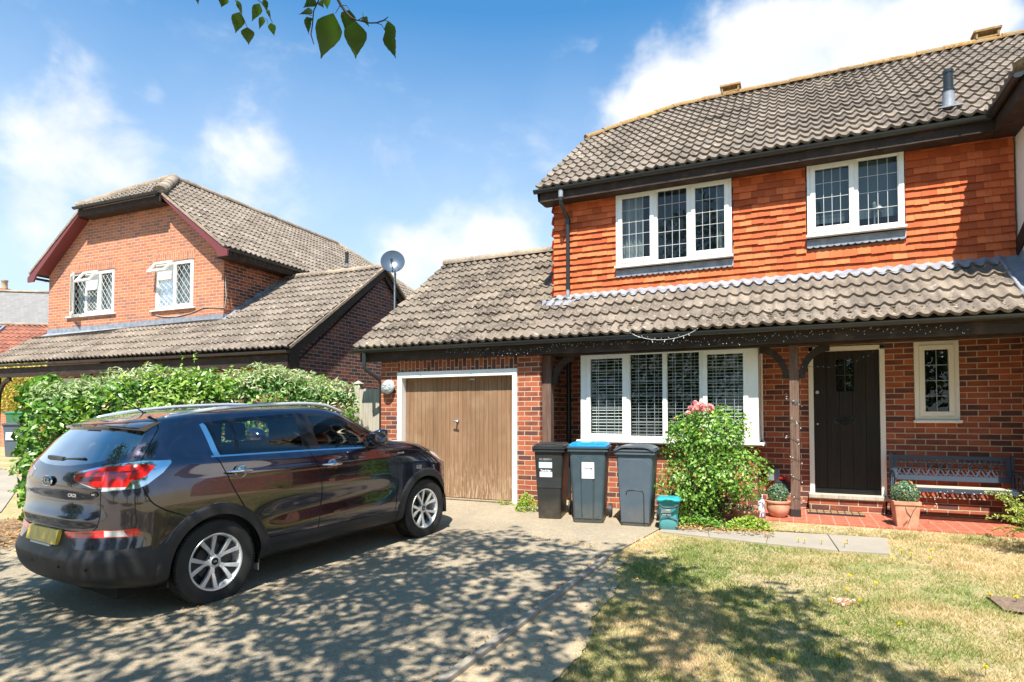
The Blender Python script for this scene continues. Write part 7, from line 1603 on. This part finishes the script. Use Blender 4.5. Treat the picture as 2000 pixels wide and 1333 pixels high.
TWIG_LEAVES = [
    ((-1.367, .513, 2.183), (-1.372, .534, 2.152), .0223),
    ((-0.637, 0.721, 1.983), (-0.673, 0.734, 1.927), 0.0401) ,
    ((-0.619, 0.751, 1.984), (-0.636, 0.773, 1.939), 0.0358) ,
    ((-0.647, 0.77, 2.021), (-0.67, 0.788, 2.001), 0.0236) ,
    ((-0.594, 0.796, 1.988), (-0.594, 0.824, 1.957), 0.02) ,
    ((-0.608, 0.821, 2.023), (-0.614, 0.847, 1.994), 0.0185) ,
    ((-0.626, 0.78, 2.009), (-0.634, 0.804, 2.01), 0.0105) ,
    ((-0.945, 1.01, 2.279), (-0.986, 1.018, 2.276), 0.0228) ,
    ((-0.935, 1.015, 2.275), (-0.945, 1.038, 2.276), 0.0157) ,
    ((-0.922, 1.021, 2.28), (-0.937, 1.041, 2.273), 0.0171) ,
    ((-0.95, 1.008, 2.254), (-0.996, 1.015, 2.262), 0.0128) ,
    ((-0.961, 1.004, 2.241), (-0.976, 1.025, 2.217), 0.0148) ,
    ((-0.953, 1.007, 2.238), (-0.976, 1.024, 2.237), 0.0085) ,
    ((-1.383, 1.187, 2.483), (-1.414, 1.201, 2.439), 0.0351) ,
    ((-1.364, 1.197, 2.441), (-1.381, 1.218, 2.407), 0.0351) ,
    ((-1.389, 1.183, 2.516), (-1.396, 1.208, 2.494), 0.0136) ,
    ((-1.332, 1.21, 2.507), (-1.372, 1.22, 2.473), 0.0258) ,
    ((-1.324, 1.215, 2.471), (-1.353, 1.229, 2.451), 0.0165) ,
    ((-1.304, 1.224, 2.453), (-1.315, 1.247, 2.432), 0.0208) ,
    ((-1.32, 1.215, 2.52), (-1.332, 1.237, 2.501), 0.0151) ,
    ((-1.313, 1.219, 2.489), (-1.323, 1.242, 2.484), 0.01) ,
    ((-1.422, 1.168, 2.526), (-1.45, 1.183, 2.513), 0.028) ,
    ((-1.49, 1.136, 2.524), (-1.509, 1.155, 2.52), 0.01) ,
]
TWIGS = [
    ([(-0.64, 0.729, 2.026), (-0.637, 0.731, 2.01), (-0.633, 0.733, 2.002), (-0.627, 0.737, 1.992), (-0.619, 0.74, 1.982), (-0.61, 0.745, 1.978)], 0.0032) ,
    ([(-0.635, 0.733, 2.001), (-0.641, 0.73, 1.989)], 0.001) ,
    ([(-0.645, 0.749, 2.015), (-0.638, 0.753, 2.015), (-0.634, 0.755, 2.008)], 0.0008) ,
    ([(-0.61, 0.745, 1.978), (-0.601, 0.749, 1.984), (-0.603, 0.748, 1.99)], 0.001) ,
    ([(-0.621, 0.761, 1.991), (-0.605, 0.769, 1.987), (-0.595, 0.773, 1.987), (-0.584, 0.778, 1.991), (-0.578, 0.781, 1.997)], 0.0016) ,
    ([(-0.601, 0.781, 1.993), (-0.594, 0.785, 1.991), (-0.589, 0.787, 1.981)], 0.0009) ,
    ([(-0.59, 0.786, 1.998), (-0.584, 0.789, 1.996)], 0.001) ,
    ([(-0.939, 1.023, 2.301), (-0.946, 1.021, 2.281), (-0.955, 1.017, 2.259), (-0.958, 1.017, 2.227), (-0.961, 1.016, 2.207), (-0.955, 1.019, 2.185)], 0.0022) ,
    ([(-0.958, 1.016, 2.249), (-0.965, 1.012, 2.25)], 0.001) ,
    ([(-1.404, 1.186, 2.545), (-1.401, 1.188, 2.524), (-1.388, 1.195, 2.488), (-1.372, 1.204, 2.447)], 0.002) ,
    ([(-1.348, 1.212, 2.542), (-1.345, 1.214, 2.524), (-1.336, 1.218, 2.517), (-1.326, 1.223, 2.502), (-1.317, 1.228, 2.481), (-1.307, 1.233, 2.459)], 0.002) ,
    ([(-1.327, 1.224, 2.472), (-1.32, 1.227, 2.467), (-1.321, 1.227, 2.456)], 0.0012) ,
]
mb = MB(); V_, F_ = [], []
for (b_, t_, wd) in TWIG_LEAVES:
    b_ = Vector(b_); t_ = Vector(t_); ax = t_ - b_; vw = ((b_ + t_) / 2 - Vector((0, 0, 1.36))).normalized(); sd_ = ax.cross(vw).normalized(); nn = sd_.cross(ax).normalized(); tl_ = random.uniform(-.25, .25); n = 11; rows_ = []
    prof = [0, .34, .72, .95, 1., .94, .82, .66, .47, .28, .12, 0]; o0 = len(mb.v); vs = []; cv = random.uniform(.02, .12) * ax.length
    for i in range(n + 1):
        u = i / n; p = b_ + ax * u + nn * cv * math.sin(math.pi * u); hw = wd / 2 * prof[i] + (.0006 if i % 2 else 0); q = nn * hw * (.30 + tl_)
        vs += [p - sd_ * hw + q, p, p + sd_ * hw + nn * hw * (.30 - tl_)]
    mb.add(vs, [(3 * i, 3 * i + 1, 3 * i + 4, 3 * i + 3) for i in range(n)] + [(3 * i + 1, 3 * i + 2, 3 * i + 5, 3 * i + 4) for i in range(n)], random.uniform(.4, .75))
mb.build('hanging_leaves', 'tree_leaf', tree, smooth=True, normals=False)
mb = MB()
for pts, r_ in TWIGS:
    if len(pts) > 3 and r_ > .0018: p0 = Vector(pts[0]); h = p0 + Vector((.15, -.5, 1.1)); mb.tube([Vector((.9, -2.4, 4.6)), h, p0 + Vector((.03, -.08, .25)), p0], [.008, .004, r_ * 1.1, r_], 6)
    mb.tube(pts, [r_ * .65] * (len(pts) - 1) + [r_ * .35], 6)
mb.build('hanging_twig', 'twig', tree, smooth=True)

# trees across the street behind the viewer: the windows and the car mirror them
for k, (x_, y2, r_) in enumerate([(-17, -15, 4.6), (-7, -19, 5.2), (3.5, -17, 4.8), (13, -14, 4.6), (22, -8, 4.5), (-26, -8, 4.6)]):
    t = thing('street_tree', '', 'tree', (x_, y2, -.8), group='leafy trees across the street mirrored in the glass'); t['label'] = 'leafy green tree across the street, seen only as a reflection in the window glass'
    n = 5200; d = rng.normal(size=(n, 3)); d /= np.linalg.norm(d, axis=1)[:, None]; q = (1 - .45 * rng.random((n, 1)) ** 1.5) * (1 + .45 * (vnoise(d * 2, 2.4, k)[:, None] - .5))
    P = np.array((x_, y2, r_ + .4)) + d * q * (r_, r_ * .8, r_ * .95); keep = P[:, 2] > -.2; P, d = P[keep], d[keep]
    leafmesh('crown', P, d, .34 * (.6 + .8 * rng.random(len(P))), 'tree_leaf', t, (x_, y2, -.8), asp=.7)
    mb = MB(); mb.tube([(x_, y2, -.8), (x_, y2, r_ * .5), (x_ + .2, y2, r_ * 1.2)], [.3, .2, .08], 10); mb.build('trunk', 'bark', t)
